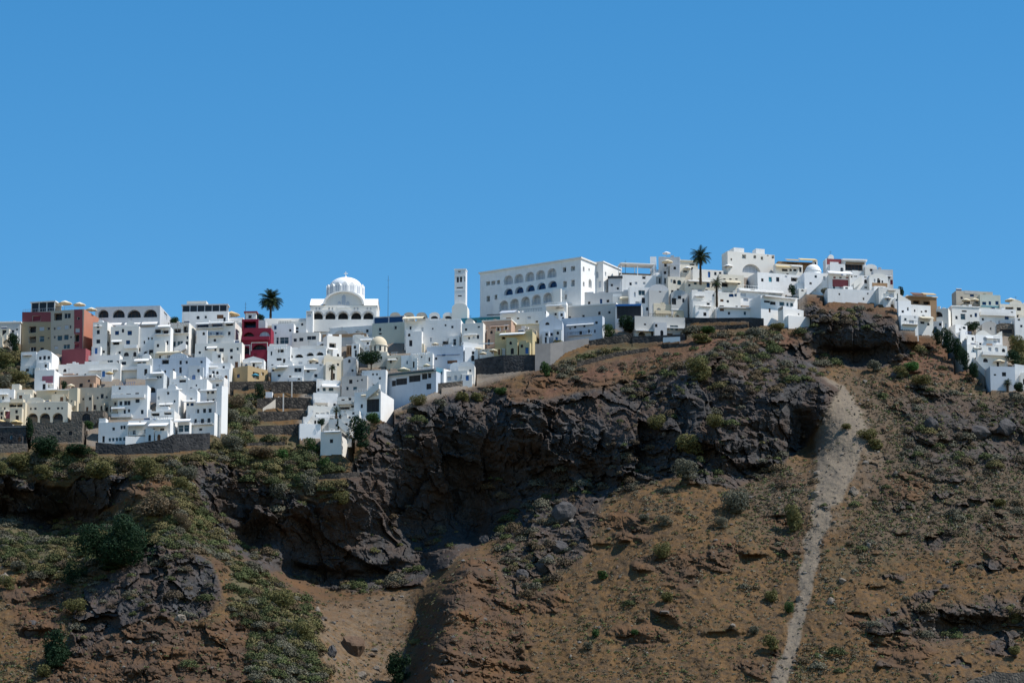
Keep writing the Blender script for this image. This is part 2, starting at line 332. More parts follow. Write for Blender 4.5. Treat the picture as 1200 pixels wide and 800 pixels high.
def H(name, label, x0, x1, yt, yb, th, mat, wins='', ws=0, D=None, dp=0, roof=None, cat='house', group=None, ex=(), rev=.28, top=None, ext=4, clutter=1, carve=True, low=0):
    """x0..x1 front, yt top / yb foot at the nearer corner, th = turn (deg; + shows the right side)"""
    if th < 0 and x0 > 700: th *= 1.6
    t = math.radians(th); c, s = math.cos(t), math.sin(t); B = Bld()
    nx = x1 if th >= 0 else x0
    Y = float(TY(nx, yb))+dp; C = P3(nx, yb, Y); fx = (x0 if th >= 0 else x1)
    k = float(ray(fx, yb)[0]); sg = 1 if th >= 0 else -1
    # front runs from the near corner along (-c, s) (th>=0) or (c, -s) (th<0)
    W = (C.x-C.y*k)/(sg*c + (sg*s)*k) if th >= 0 else (C.y*k-C.x)/(c + s*k)
    W = abs(W); Hh = P3(nx, yt, Y).z-C.z; m2 = Y/F
    if D is None: D = ws*m2/max(.08, abs(s)) if ws else min(10, max(4, 1.5*Hh))
    D = min(D, 26)
    r = empty(name, (C.x, C.y, C.z), -t); tag(r, label, cat, group)
    mid = Vector((-sg*W/2*c, sg*W/2*s, 0)) if th >= 0 else Vector((W/2*c, -W/2*s, 0))
    r.location = C+mid; B.r, B.W, B.H, B.D, B.sc, B.th, B.px = r, W, Hh, D, m2, th, (x0, x1, yt, yb)
    M = Matrix.Translation(r.location) @ Matrix.Rotation(-t, 4, 'Z'); Mi = M.inverted(); cam = Vector((0, 0, CAMZ))
    def onfront(px, py, y=0.0):
        a, b = ray(px, py); d = Vector((float(a), 1, float(b))); o = Mi @ cam; e = (Mi.to_3x3() @ d); q = (y-o.y)/e.y; p = o+e*q; return p.x, p.z
    def onside(px, py):
        X = W/2*sg; a, b = ray(px, py); d = Vector((float(a), 1, float(b))); o = Mi @ cam; e = (Mi.to_3x3() @ d); q = (X-o.x)/e.x; p = o+e*q; return p.y, p.z
    B.front, B.side = onfront, onside
    holes, sides = [], []
    for wd in wins.replace('\n', ';').split(';'):
        wd = wd.strip()
        if not wd: continue
        q = wd.split(','); px, py, w, h = [float(v) for v in q[:4]]; fl = q[4].strip() if len(q) > 4 else 'g'
        kind = next((ch for ch in fl if ch in KIND), 'g'); arch = 'a' in fl
        if (px <= x1) if th >= 0 else (px >= x0):
            u, v = onfront(px, py); w_ = w*m2/c/2; h_ = h*m2/2
            a, b2 = max(u-w_, -W/2+.12), min(u+w_, W/2-.12); e, f = max(v-h_, .02-ext*.5), min(v+h_, Hh-.15)
            if b2-a > .2 and f-e > .2: holes.append((a+W/2, b2+W/2, e, f, kind, arch))
        else:
            u, v = onside(px, py); w_ = w*m2/max(.1, abs(s))/2; h_ = h*m2/2
            a, b2 = max(u-w_, .12), min(u+w_, D-.12); e, f = max(v-h_, .02), min(v+h_, Hh-.15)
            if b2-a > .2 and f-e > .2: sides.append((a, b2, e, f, kind, arch))
    if low: ext = max(ext, low*m2+4)
    own = [h for h in holes if h[1]-h[0] > 1.15 or h[4] == 'o' or h[5]]
    if clutter and Hh > 2.6:        # the many small openings and vents of a lived-in front
        for uu in np.arange(1.0+rng.uniform(0, 1.2), W-.9, 2.3):
            for vv in np.arange(1.1, Hh-.7, 2.7):
                if rng.uniform() > .46: continue
                du, dv = uu+rng.uniform(-.5, .5), vv+rng.uniform(-.25, .35); kd = rng.choice(list('kgnwbtk'), p=[.3, .2, .14, .12, .07, .07, .1])
                w_, h_ = [(.35, .45), (.4, .6), (.38, .95), (1.15, .75), (.75, .55)][rng.choice(5, p=[.26, .28, .2, .14, .12])]; kd = 'o' if w_ > 1 else kd
                if du-w_ < .3 or du+w_ > W-.3 or dv+h_ > Hh-.3 or any(q[0]-.75 < du+w_ and du-w_ < q[1]+.75 and q[2]-.6 < dv+h_ and dv-h_ < q[3]+.6 for q in holes): continue
                holes.append((du-w_, du+w_, max(.05, dv-h_), dv+h_, str(kd), rng.uniform() < .2))
    mb = MB(); xf = lambda u, d, z: (u-W/2, d, z)
    facemesh(mb, holes, W, -ext, Hh, xf, mat, rev)
    sx = W/2*sg; xs = lambda u, d, z: (sx-sg*d, u, z)
    facemesh(mb, sides, D, -ext, Hh, xs, mat, rev)
    mb.poly([(-sx, 0, -ext), (-sx, D, -ext), (-sx, D, Hh), (-sx, 0, Hh)], mat); mb.poly([(-W/2, D, -ext), (W/2, D, -ext), (W/2, D, Hh), (-W/2, D, Hh)], mat)
    # roof deck sunk behind a parapet
    pw = .25
    if roof is None and W > 1.5 and D > 1.5:
        z = Hh-.45; mb.poly([(-W/2+pw, pw, z), (W/2-pw, pw, z), (W/2-pw, D-pw, z), (-W/2+pw, D-pw, z)], mat)
        o_ = [(-W/2, 0), (W/2, 0), (W/2, D), (-W/2, D)]; i_ = [(-W/2+pw, pw), (W/2-pw, pw), (W/2-pw, D-pw), (-W/2+pw, D-pw)]
        for k2 in range(4):
            a, b2, a2, b3 = o_[k2], o_[(k2+1) % 4], i_[k2], i_[(k2+1) % 4]
            mb.poly([(*a, Hh), (*b2, Hh), (*b3, Hh), (*a2, Hh)], mat); mb.poly([(*a2, Hh), (*b3, Hh), (*b3, z), (*a2, z)], mat)
    else: mb.poly([(-W/2, 0, Hh), (W/2, 0, Hh), (W/2, D, Hh), (-W/2, D, Hh)], mat)
    mb.build('wall', r)
    for h in holes: window(r, h, xf, rev)
    for h in sides: window(r, h, xs, rev)
    if roof:
        rb = MB(); rm = top or mat; n = 12
        typ, rise = roof[0], roof[1]*m2
        if typ == 'vault':
            prof = [(-W/2*math.cos(math.pi*k/n), Hh+rise*math.sin(math.pi*k/n)) for k in range(n+1)]
        elif typ == 'gable': prof = [(-W/2, Hh), (0, Hh+rise), (W/2, Hh)]
        elif typ == 'wave': prof = [(-W/2+W*k/n, Hh+rise*(.5+.5*math.sin(k/n*math.pi*2.6-.6))) for k in range(n+1)]
        elif typ == 'shed': prof = [(-W/2, Hh+.02), (W/2, Hh+rise)] if roof[2] > 0 else [(-W/2, Hh+rise), (W/2, Hh+.02)]
        rb.grid([[(x, -.002, z) for x, z in prof], [(x, D, z) for x, z in prof]], rm, typ in ('vault', 'wave'))
        for y in (-.002, D): rb.poly([(-W/2, y, Hh), (W/2, y, Hh)]+[(x, y, z) for x, z in prof[::-1]], rm)
        rb.build('roof', r)
    for e in ex: extra(B, e, mat)
    if clutter and roof is None and W > 5 and D > 3:
        for k2 in range(rng.integers(0, 3)):
            cb = MB(); x = rng.uniform(-W/2+1, W/2-1); y = rng.uniform(1, min(D-.8, 3.5)); w_ = rng.uniform(.25, .55); h_ = rng.uniform(.5, 1.1)
            cb.box(x-w_, x+w_, y-w_, y+w_, Hh-.5, Hh+h_, mat, (.05, .05)); cb.box(x-w_-.06, x+w_+.06, y-w_-.06, y+w_+.06, Hh+h_, Hh+h_+.12, mat); cb.build('chimney', r)
    if clutter and W > 4.5 and Hh > 3.2 and D > 3.2:
        na = 3 if W > 11 else 2 if W > 6.5 else int(rng.uniform() < .7)
        for k2 in range(na):         # annexes, porches and stepped terraces along the foot
            if na > 1 and rng.uniform() < .2: continue
            aw = W/na*rng.uniform(.45, .9); ax = -W/2+.1+k2*W/na+rng.uniform(0, max(.02, W/na-aw-.15)); ah = Hh*rng.choice([rng.uniform(.15, .4), rng.uniform(.4, .72)], p=[.6, .4]); ad = rng.uniform(.8, 2.6); ab = MB(); yy = lambda u, d, z, ax=ax, ad=ad: (ax+u, d-ad, z)
            if any(q[0]-.3 < ax+W/2+aw and ax+W/2 < q[1]+.3 and q[2] < ah+.2 for q in own): continue
            dw = min(1.0, aw*.3); du = rng.uniform(.15, max(.16, aw-dw-.15)); hl = [(du, du+dw, .05, max(.6, min(ah-.3, 2.0)), str(rng.choice(list('kkdug'))), rng.uniform() < .4)]
            if ah > 3.6: wu = rng.uniform(.15, max(.16, aw-.95)); hl.append((wu, wu+.8, ah-1.6, ah-.6, 'k', rng.uniform() < .3))
            facemesh(ab, hl, aw, -ext, ah, yy, mat, .3); ab.poly([(ax, -ad, ah), (ax+aw, -ad, ah), (ax+aw, -.004, ah), (ax, -.004, ah)], mat)
            for x in (ax, ax+aw): ab.poly([(x, -ad, -ext), (x, -.004, -ext), (x, -.004, ah), (x, -ad, ah)], mat)
            if rng.uniform() < .45: ab.box(ax+.02, ax+aw*rng.uniform(.4, .98), -ad+.02, -ad+.22, ah+.003, ah+.6, mat)
            ab.build('annexe', r)
            for h in hl: window(r, h, yy, .3)
        if rng.uniform() < .4:       # shallow projecting ledge or blind over part of the front
            lw = W*rng.uniform(.3, .7); lx = rng.uniform(-W/2+.1, W/2-lw-.1); lz = Hh*rng.uniform(.5, .9); lb = MB(); lo = rng.uniform(.5, 1.3); lm = rng.choice([mat, mat, 'white_canvas', 'grey_wood', 'cream_canvas'])
            lb.poly([(lx, -.004, lz+.3), (lx+lw, -.004, lz+.3), (lx+lw, -lo, lz), (lx, -lo, lz)], lm); lb.poly([(lx, -lo, lz), (lx+lw, -lo, lz), (lx+lw, -lo, lz-.2), (lx, -lo, lz-.2)], lm); lb.poly([(lx, -lo, lz-.2), (lx+lw, -lo, lz-.2), (lx+lw, -.004, lz+.1), (lx, -.004, lz+.1)], lm)
            for x in (lx, lx+lw): lb.poly([(x, -.004, lz+.3), (x, -lo, lz), (x, -lo, lz-.2), (x, -.004, lz+.1)], lm)
            lb.build('ledge', r)
        if rng.uniform() < .45 and roof is None:     # stair head or upper room set back on the roof, and an aerial
            bw = W*rng.uniform(.2, .4); x = rng.uniform(-W/2+.3, W/2-bw-.3); bb = MB(); y1_ = min(D-.4, 4.2)
            if rng.uniform() < .5:
                hz = Hh+rng.uniform(.3, .9); ar = [(x+bw/2-bw/2*math.cos(math.pi*q/10), hz+min(bw/2, 1.3)*math.sin(math.pi*q/10)) for q in range(11)]
                bb.grid([[(u, y, v) for u, v in ar] for y in (1.1, y1_)], mat); bb.poly([(x, 1.1, Hh-.46)]+[(u, 1.1, v) for u, v in ar]+[(x+bw, 1.1, Hh-.46)], mat); bb.poly([(x+bw, 1.1, Hh-.46), (x+bw, y1_, Hh-.46), (x+bw, y1_, hz), (x+bw, 1.1, hz)], mat); bb.poly([(x, 1.1, Hh-.46), (x, y1_, Hh-.46), (x, y1_, hz), (x, 1.1, hz)], mat); bb.build('vault', r)
            else: bb.box(x, x+bw, 1.2, y1_, Hh-.46, Hh+rng.uniform(.8, 1.9), mat); bb.build('roof_block', r)
            bb = MB(); bb.bar((x+bw*.5, 2, Hh-.4), (x+bw*.5, 2, Hh+3.1), .035, 'dark_metal', 4); bb.bar((x+bw*.5-.5, 2, Hh+2.9), (x+bw*.5+.5, 2, Hh+2.9), .025, 'dark_metal', 4); bb.bar((x+bw*.5-.35, 2, Hh+2.6), (x+bw*.5+.35, 2, Hh+2.6), .025, 'dark_metal', 4); bb.build('aerial', r)
        if roof is None and rng.uniform() < .5:      # uneven parapet
            x = -W/2+.02
            while x < W/2-.6:
                w_ = min(rng.uniform(.8, 3.5), W/2-.02-x)
                if rng.uniform() < .5: pb = MB(); pb.box(x, x+w_, -.012, .26, Hh-.1, Hh+rng.uniform(.2, .95), mat, (.04, .03)); pb.build('parapet', r)
                x += w_
        elif roof is None and rng.uniform() < .5:
            x0_ = rng.uniform(-W/2+.1, 0); x1_ = rng.uniform(.5, W/2-.1); pb = MB(); rm_ = ['dark_metal', 'white_paint', 'grey_wood', 'blue_paint'][rng.integers(0, 4)]
            for q in range(int((x1_-x0_)/.55)+1): pb.box(x0_+q*.55, x0_+q*.55+.06, .05, .11, Hh-.02, Hh+.9, rm_)
            pb.box(x0_, x1_, .04, .12, Hh+.9, Hh+.98, rm_); pb.build('railing', r)
        if rng.uniform() < .22 and roof is None and D > 4:      # solar water heater
            x = rng.uniform(-W/2+1, W/2-1); sb = MB(); z = Hh-.44; sb.poly([(x-.9, 1.2, z+.1), (x+.9, 1.2, z+.1), (x+.9, 2.3, z+1.3), (x-.9, 2.3, z+1.3)], 'blue_glass'); sb.bar((x-.9, 2.35, z+1.5), (x+.9, 2.35, z+1.5), .26, 'steel', 8); sb.bar((x-.8, 2.35, z), (x-.8, 2.35, z+1.4), .04, 'dark_metal', 4); sb.bar((x+.8, 2.35, z), (x+.8, 2.35, z+1.4), .04, 'dark_metal', 4); sb.build('solar_heater', r)
    if carve:
        for pl, nrm in ((((-W/2, 0), (W/2, 0)), (0, -1, 0)), (((sx, 0), (sx, D)), (sg, 0, 0))):
            (ax, ay), (bx, by) = pl
            la, lb_ = (low*m2 if (low and nrm[1] and th >= 0) else 0), 0
            poly = [proj(M @ Vector(p)) for p in ((ax, ay, -.3-la), (bx, by, -.3), (bx, by, Hh), (ax, ay, Hh))]
            n3 = M.to_3x3() @ Vector(nrm); p0 = M @ Vector((ax, ay, 0))
            if abs(n3.y) > .02: CARVE.append((poly, p0, n3))
    HOUSES.append(B); return B
def extra(B, e, mat):
    k = e[0]; r = B.r; m2 = B.sc
    if k == 'awn':        # sloping awning: x0, x1, y of its top, drop (px), reach (m), material
        _, x0, x1, y, drop, out, m = e; a, z = B.front(x0, y); b, _z = B.front(x1, y); zb = z-drop*m2; mb = MB()
        up = [(a, -.05, z), (b, -.05, z), (b, -out, zb), (a, -out, zb)]; lo = [(p[0], p[1], p[2]-.08) for p in up]
        mb.poly(up, m); mb.poly(lo[::-1], m)
        for i in range(4): mb.poly([lo[i], lo[(i+1) % 4], up[(i+1) % 4], up[i]], m)
        for x in (a+.1, b-.1): mb.bar((x, -out+.08, zb), (x, -out+.08, zb-.35), .03, 'steel')
        mb.poly([(a, -out, zb-.09), (b, -out, zb-.09), (b, -out, zb-.32), (a, -out, zb-.32)], m); mb.build('awning', r)
    elif k == 'balc':     # balcony: x0, x1, y of its floor, reach (m), kind
        _, x0, x1, y, out, kind = e; a, z = B.front(x0, y); b, _z = B.front(x1, y); mb = MB()
        mb.box(a, b, -out, -.003, z-.18, z, mat)
        if kind == 'wall':
            mb.box(a, b, -out, -out+.15, z, z+.9, mat); mb.box(a, a+.15, -out+.15, -.003, z, z+.9, mat); mb.box(b-.15, b, -out+.15, -.003, z, z+.9, mat); mb.build('balcony', r)
        else:
            o = mb.build('balcony', r); rb = MB(); n = max(2, int((b-a)/.5)); rm = {'rail': 'dark_metal', 'blue': 'blue_paint', 'white': 'white_paint', 'glass': 'teal_glass'}[kind]
            if kind == 'glass': rb.box(a, b, -out+.03, -out+.06, z+.05, z+.95, rm)
            else:
                for i in range(n+1): x = a+(b-a)*i/n; rb.box(x-.025, x+.025, -out+.03, -out+.08, z, z+.95, rm)
            rb.box(a, b, -out+.02, -out+.09, z+.95, z+1.02, rm); rb.build('railing', o)
    elif k == 'band':     # painted or tiled panel standing a little proud: x0, x1, y0, y1, material
        _, x0, x1, y0, y1, m = e; a, z1 = B.front(x0, y0); b, z0 = B.front(x1, y1); _q, z1b = B.front(x1, y0); _q, z0b = B.front(x0, y1); mb = MB()
        z1 = (z1+z1b)/2; z0 = (z0+z0b)/2
        mb.box(a, b, -.06, .1, z0, z1, m); mb.build('panel', r)
    elif k == 'cor':      # cornice along the top: overhang, thickness (m), material
        _, o, t, m = e; mb = MB(); mb.box(-B.W/2-o, B.W/2+o, -o, B.D+o, B.H+.003, B.H+t, m); mb.build('cornice', r)
    elif k == 'slab':     # flat roof slab on posts, over a roof terrace: x0, x1, y (top), y foot, depth m, material
        _, x0, x1, y, yf, dep, m = e; a, z = B.front(x0, y, 1); b, z2 = B.front(x1, y, 1); _q, zf = B.front(x0, yf, 1); zf = B.H-.45; z = max(z, z2); mb = MB()
        mb.box(a, b, .6, .6+dep, z-.3, z, m)
        for x in (a+.25, (a+b)/2, b-.25):
            for y_ in (.9, dep+.3): mb.bar((x, y_, zf), (x, y_, z-.3), .1, 'white_paint')
        mb.build('canopy', r)
    elif k == 'pav':      # glazed roof pavilion: x0, x1, y top, slab material, set back m
        _, x0, x1, y, m, bk = e; a, z = B.front(x0, y, bk); b, z2 = B.front(x1, y, bk); z = max(z, z2); mb = MB(); zf = B.H-.45; d = min(6, B.D-bk-.3)
        mb.box(a-.4, b+.4, bk-.4, bk+d, z-.35, z, m); n = max(2, int((b-a)/2.2))
        for i in range(n+1): x = a+(b-a)*i/n; mb.box(x-.12, x+.12, bk, bk+.24, zf, z-.35, m)
        mb.box(a, b, bk+d-.4, bk+d-.2, zf, z-.35, mat); mb.build('pavilion', r)
        gb = MB(); gb.box(a+.05, b-.05, bk+.1, bk+.16, zf+.1, z-.36, 'window_glass'); gb.build('glazing', r)
    elif k == 'rail':     # railing along the roof edge
        _, m = e; mb = MB(); n = max(2, int(B.W/.8))
        for i in range(n+1): x = -B.W/2+.1+(B.W-.2)*i/n; mb.box(x-.03, x+.03, .08, .14, B.H, B.H+.9, m)
        mb.box(-B.W/2+.05, B.W/2-.05, .07, .15, B.H+.9, B.H+.98, m); mb.build('railing', r)
    elif k == 'perg':     # pergola beams in front: x0, x1, y, y foot, reach, material
        _, x0, x1, y, yf, out, m = e; a, z = B.front(x0, y); b, _q = B.front(x1, y); _q, zf = B.front(x0, yf); mb = MB(); n = max(3, int((b-a)/.7))
        for i in range(n+1): x = a+(b-a)*i/n; mb.box(x-.06, x+.06, -out, -.02, z-.15, z, m)
        for x in (a, (a+b)/2, b): mb.box(x-.08, x+.08, -out+.05, -out+.2, zf-1, z-.152, m)
        mb.box(a-.1, b+.1, -out+.02, -out+.22, z+.002, z+.12, m); mb.build('pergola', r)
    elif k == 'blk':      # raised block on the roof (stair head, upper room): x0,x1,y top, set back, depth
        _, x0, x1, y, bk, dep = e; a, z = B.front(x0, y, bk); b, z2 = B.front(x1, y, bk); mb = MB(); mb.box(a, b, bk, bk+dep, B.H-.46, max(z, z2), mat); mb.build('roof_block', r)
    elif k == 'stair':    # outside stair rising along the front: x0,y0 foot -> x1,y1 head, reach
        _, x0, y0, x1, y1, out = e; a, z0 = B.front(x0, y0); b, z1 = B.front(x1, y1); mb = MB(); n = max(4, int(abs(z1-z0)/.22))
        for i in range(n):
            xa, xb = a+(b-a)*i/n, a+(b-a)*(i+1)/n; mb.box(min(xa, xb), max(xa, xb), -out, -.004, z0-1.2+(z1-z0)*i/n, z0+(z1-z0)*(i+1)/n, mat)
        up = .8; mb.poly([(a, -out-.15, z0+up), (b, -out-.15, z1+up), (b, -out-.15, z1-1.5), (a, -out-.15, z0-1.5)], mat); mb.poly([(a, -out-.003, z0+up), (b, -out-.003, z1+up), (b, -out-.15, z1+up), (a, -out-.15, z0+up)], mat); mb.build('stair', r)
    elif k == 'drum':     # domed drum on the roof: x, radius px, y foot, y springing, y top, n windows
        _, x, rp, yf, ys, yt, nw = e[:7]; R = rp*m2; cy = max(R+.3, B.D/2); u, zs = B.front(x, ys, cy-R); _q, zt = B.front(x, yt, cy-R*.3); _q, zf = B.front(x, yf, cy-R); zf = min(zf, B.H-.2)
        mb = MB(); mb.lathe([(R, zf), (R, zs)], mat, 20, (u, cy)); mb.lathe([(R*1.08, zs), (R*1.08, zs+.3)], mat, 20, (u, cy))
        mb.lathe([(R*1.08, zs+.3), (R, zs+.3)], mat, 20, (u, cy)); mb.build('drum', r)
        db = MB(); db.lathe([(R*1.0*math.cos(q)+.001, zs+.28+(zt-zs-.28)*math.sin(q)) for q in [math.pi/2*i/8 for i in range(9)]], e[7] if len(e) > 7 else mat, 20, (u, cy)); db.build('dome', r)
        for i in range(nw):
            q = -math.pi/2+(i-(nw-1)/2)*.62; wb = MB(); cx, cyy = u+R*math.cos(q), cy+R*math.sin(q); tx, ty = -math.sin(q), math.cos(q); ox, oy = math.cos(q)*.04, math.sin(q)*.04; w = R*.10; h0, h1 = zf+(zs-zf)*.3, zf+(zs-zf)*.85
            wb.poly([(cx-tx*w+ox, cyy-ty*w+oy, h0), (cx+tx*w+ox, cyy+ty*w+oy, h0), (cx+tx*w+ox, cyy+ty*w+oy, h1), (cx+ox, cyy+oy, h1+w), (cx-tx*w+ox, cyy-ty*w+oy, h1)], 'window_glass'); wb.build('window', r)
# ------------------------------------------------------------------ walls, parasols, plants
def WALL(name, label, pts, mat, cat='wall', group=None, thick=.7, dp=0, carve=True):
    """wall along points (px, y top, y foot)"""
    ps = []
    for px, a, b in pts:
        Y = float(TY(px, b))+dp; lo = P3(px, b, Y); hi = P3(px, a, Y); ps.append((lo, hi))
    o0 = ps[0][0]; mb = MB()
    for i in range(len(ps)-1):
        (l1, h1), (l2, h2) = ps[i], ps[i+1]; d = Vector((0, thick, 0)); e = Vector((0, 0, -3)); q = lambda p: p-o0
        mb.poly([q(l1+e), q(l2+e), q(h2), q(h1)], mat); mb.poly([q(h1), q(h2), q(h2+d), q(h1+d)], mat); mb.poly([q(h1+d), q(h2+d), q(l2+e+d), q(l1+e+d)], mat)
        if carve:
            n3 = (l2-l1).cross(h1-l1).normalized(); CARVE.append(([proj(p) for p in (l1, l2, h2, h1)], l1, n3))
    for l, h in (ps[0], ps[-1]): mb.poly([l+Vector((0, 0, -3))-o0, h-o0, h+Vector((0, thick, 0))-o0, l+Vector((0, thick, -3))-o0], mat)
    o = mb.build(name, None, o0); tag(o, label, cat, group); return o
def PARASOL(label, px, yt, w, mat, yb=None, dp=0, back=None, hgt=None):
    """parasol: canopy w px wide with its tip at (px, yt)"""
    yb = yb or yt+9; Y = (float(TY(px, yb)) if back is None else back)+dp; b = P3(px, yb, Y); m2 = Y/F; top = P3(px, yt, Y).z-b.z; r = w*m2/2
    root = tag(empty('parasol', b), label, 'parasol', 'parasols on the terraces'); n = 8
    mb = MB(); mb.bar((0, 0, -.5), (0, 0, top-.05), .05, 'steel'); mb.build('pole', root)
    mb = MB(); ri = [(r*math.cos(2*math.pi*i/n+.2), r*math.sin(2*math.pi*i/n+.2)) for i in range(n)]; zt, ze = top, top-max(.5, r*.42)
    for i in range(n):
        a, c = ri[i], ri[(i+1) % n]; mb.poly([(0, 0, zt), (*a, ze), (*c, ze)], mat); mb.poly([(*a, ze), (*a, ze-.22), (*c, ze-.22), (*c, ze)], mat)
    mb.build('canopy', root); return root
def leafmesh(n, rx, ry, rz, leaf, seed, lump=.35, flat=0.0):
    """foliage spread through an uneven volume made of clumps; returns verts, faces"""
    g = np.random.default_rng(seed); nc = 9 if n < 2500 else 26
    cl = g.normal(size=(nc, 3)); cl /= np.linalg.norm(cl, axis=1)[:, None]; cl *= g.uniform(.25, .75, (nc, 1)) if nc < 20 else g.uniform(.3, .95, (nc, 1)); rad = g.uniform(.35, .6, nc) if nc < 20 else g.uniform(.26, .5, nc)
    k = g.integers(0, nc, n); d = g.normal(size=(n, 3)); d /= np.linalg.norm(d, axis=1)[:, None]
    p = cl[k]+d*(rad[k]*g.uniform(.55, 1.05, n)**.5)[:, None]; p[:, 2] = np.where(p[:, 2] < -.5, -.5+.2*(p[:, 2]+.5), p[:, 2])
    p = p*np.array([rx, ry, rz]); nrm = d+g.normal(size=(n, 3))*.55; nrm /= np.linalg.norm(nrm, axis=1)[:, None]
    t = np.cross(nrm, g.normal(size=(n, 3))); t /= np.linalg.norm(t, axis=1)[:, None]+1e-9; b = np.cross(nrm, t); s = (leaf*g.uniform(.6, 1.3, n))[:, None]
    V = np.stack([p-t*s*1.3, p-b*s*.6, p+t*s*1.3, p+b*s*.6], 1).reshape(-1, 3)
    Fc = np.arange(n*4).reshape(-1, 4); return V, Fc
def rawmesh(name, V, Fc, mat, smooth=False):
    me = bpy.data.meshes.new(name); V = np.asarray(V, np.float32); Fc = np.asarray(Fc, np.int32); n, k = Fc.shape
    me.vertices.add(len(V)); me.vertices.foreach_set('co', V.ravel()); me.loops.add(n*k); me.loops.foreach_set('vertex_index', Fc.ravel())
    me.polygons.add(n); me.polygons.foreach_set('loop_start', np.arange(0, n*k, k, dtype=np.int32)); me.polygons.foreach_set('loop_total', np.full(n, k, np.int32))
    me.update(calc_edges=True); me.validate(); me.polygons.foreach_set('use_smooth', np.full(len(me.polygons), smooth)); me.materials.append(MAT[mat]); return me
def leafmat(name, c1, c2):
    k = NT(name); a = k.noise(.9, 3); b = k.noise(5, 2)
    col = k.mix(a, c1, c2); col = k.mix(k.ramp(b, [(.35, (0,)*3), (.7, (.5,)*3)]), col, tuple(x*.6 for x in c1))
    k.out(col, .8); tr = k.n('ShaderNodeBsdfTranslucent'); k.l(col, tr.inputs['Color']); mx = k.n('ShaderNodeMixShader'); mx.inputs[0].default_value = .22
    k.l(k.b.outputs[0], mx.inputs[1]); k.l(tr.outputs[0], mx.inputs[2]); k.l(mx.outputs[0], k.t.nodes['Material Output'].inputs['Surface'])
leafmat('dark_leaves', (.010, .030, .012), (.025, .055, .022)); leafmat('green_leaves', (.03, .075, .02), (.07, .12, .035)); leafmat('bright_leaves', (.05, .13, .03), (.09, .18, .05))
leafmat('olive_leaves', (.115, .114, .040), (.20, .178, .070)); leafmat('grey_leaves', (.115, .115, .08), (.185, .18, .13)); leafmat('brown_leaves', (.125, .092, .055), (.20, .15, .09)); leafmat('palm_leaves', (.018, .035, .014), (.05, .07, .03))
simple('bark', (.07, .05, .035), .95, .3, 3)
_LM = {}
def PLANT(name, label, px, py, wpx, hpx, leaf='olive_leaves', cat='shrub', group=None, trunk=False, dp=0, n=420, key=0):
    """bush or tree: (px, py) its foot, w x h in the view"""
    Y = float(TY(px, py))+dp; m2 = Y/F; b = P3(px, py, Y); w, h = wpx*m2/2, hpx*m2
    kk = (leaf, n, key % 4, round(h/w, 0))
    if kk not in _LM:
        V, Fc = leafmesh(int(n*2.6), 1, 1, 1, .095 if n < 700 else .062 if n < 1600 else .03, 50+key % 4); V[:, 2] += .55; _LM[kk] = rawmesh('foliage', V, Fc, leaf)
    root = tag(empty(name, b, (key*1.7) % 6.28), label, cat, group)
    o = bpy.data.objects.new('crown' if trunk else 'foliage', _LM[kk]); link(o, root); f = .35 if trunk else 0
    o.scale = (w, w, h*(1-f)/1.5); o.location = (0, 0, h*f)
    mb = MB(); rr = max(.08, h*.035)
    mb.bar((0, 0, -.6), (0, 0, h*(.55 if trunk else .35)), rr, 'bark', 6, rr*.6)
    for q in range(4): a = q*1.6+key; mb.bar((0, 0, h*f*.7), (w*.45*math.cos(a), w*.45*math.sin(a), h*(f+.3)), rr*.5, 'bark', 5, rr*.2)
    mb.build('trunk' if trunk else 'stems', root); return root
def PALM(label, px, yb, ytop, rpx, dp=0, back=None, lean=0.0, nf=46):
    Y = (float(TY(px, yb)) if back is None else back)+dp; m2 = Y/F; b = P3(px, yb, Y); h = P3(px, ytop, Y).z-b.z; R = rpx*m2
    root = tag(empty('palm_tree', b), label, 'palm tree', 'palm trees'); mb = MB(); rows = []
    for i in range(9):
        t = i/8; rr = .34*(1.25-.45*t)*(1+.12*(i % 2)); rows.append([(lean*t*t+rr*math.cos(q), rr*math.sin(q), -1+(h+1)*t) for q in [2*math.pi*j/8 for j in range(8)]])
    mb.grid(rows, 'bark', True, True); mb.build('trunk', root)
    mb = MB(); g = random.Random(px)
    for i in range(nf):
        az = i*2.39996+g.uniform(-.2, .2); el = 1.25-1.75*(i/nf)**.9+g.uniform(-.12, .12); L = R*g.uniform(.85, 1.1); p = Vector((lean, 0, h)); seg = 9; d = Vector((math.cos(az)*math.cos(el), math.sin(az)*math.cos(el), math.sin(el)))
        sd = Vector((-math.sin(az), math.cos(az), 0)); ps = [p.copy()]
        for k in range(seg): d = (d+Vector((0, 0, -.085-.01*k))).normalized(); p = p+d*L/seg; ps.append(p.copy())
        for k in range(1, seg):
            wl = R*.27*math.sin(math.pi*(k+.6)/(seg+1.2)); up = (ps[k+1]-ps[k]).normalized(); dr = Vector((0, 0, -.25*wl))
            for s_ in (-1, 1):
                for q in (0, .5):
                    a = ps[k].lerp(ps[k+1], q); mb.poly([a, a+up*L/seg*.5, a+up*L/seg*.75+sd*s_*wl+dr], 'palm_leaves')
        for k in range(seg): mb.poly([ps[k]-sd*.03, ps[k+1]-sd*.03, ps[k+1]+sd*.03, ps[k]+sd*.03], 'palm_leaves')
    mb.build('crown', root); return root
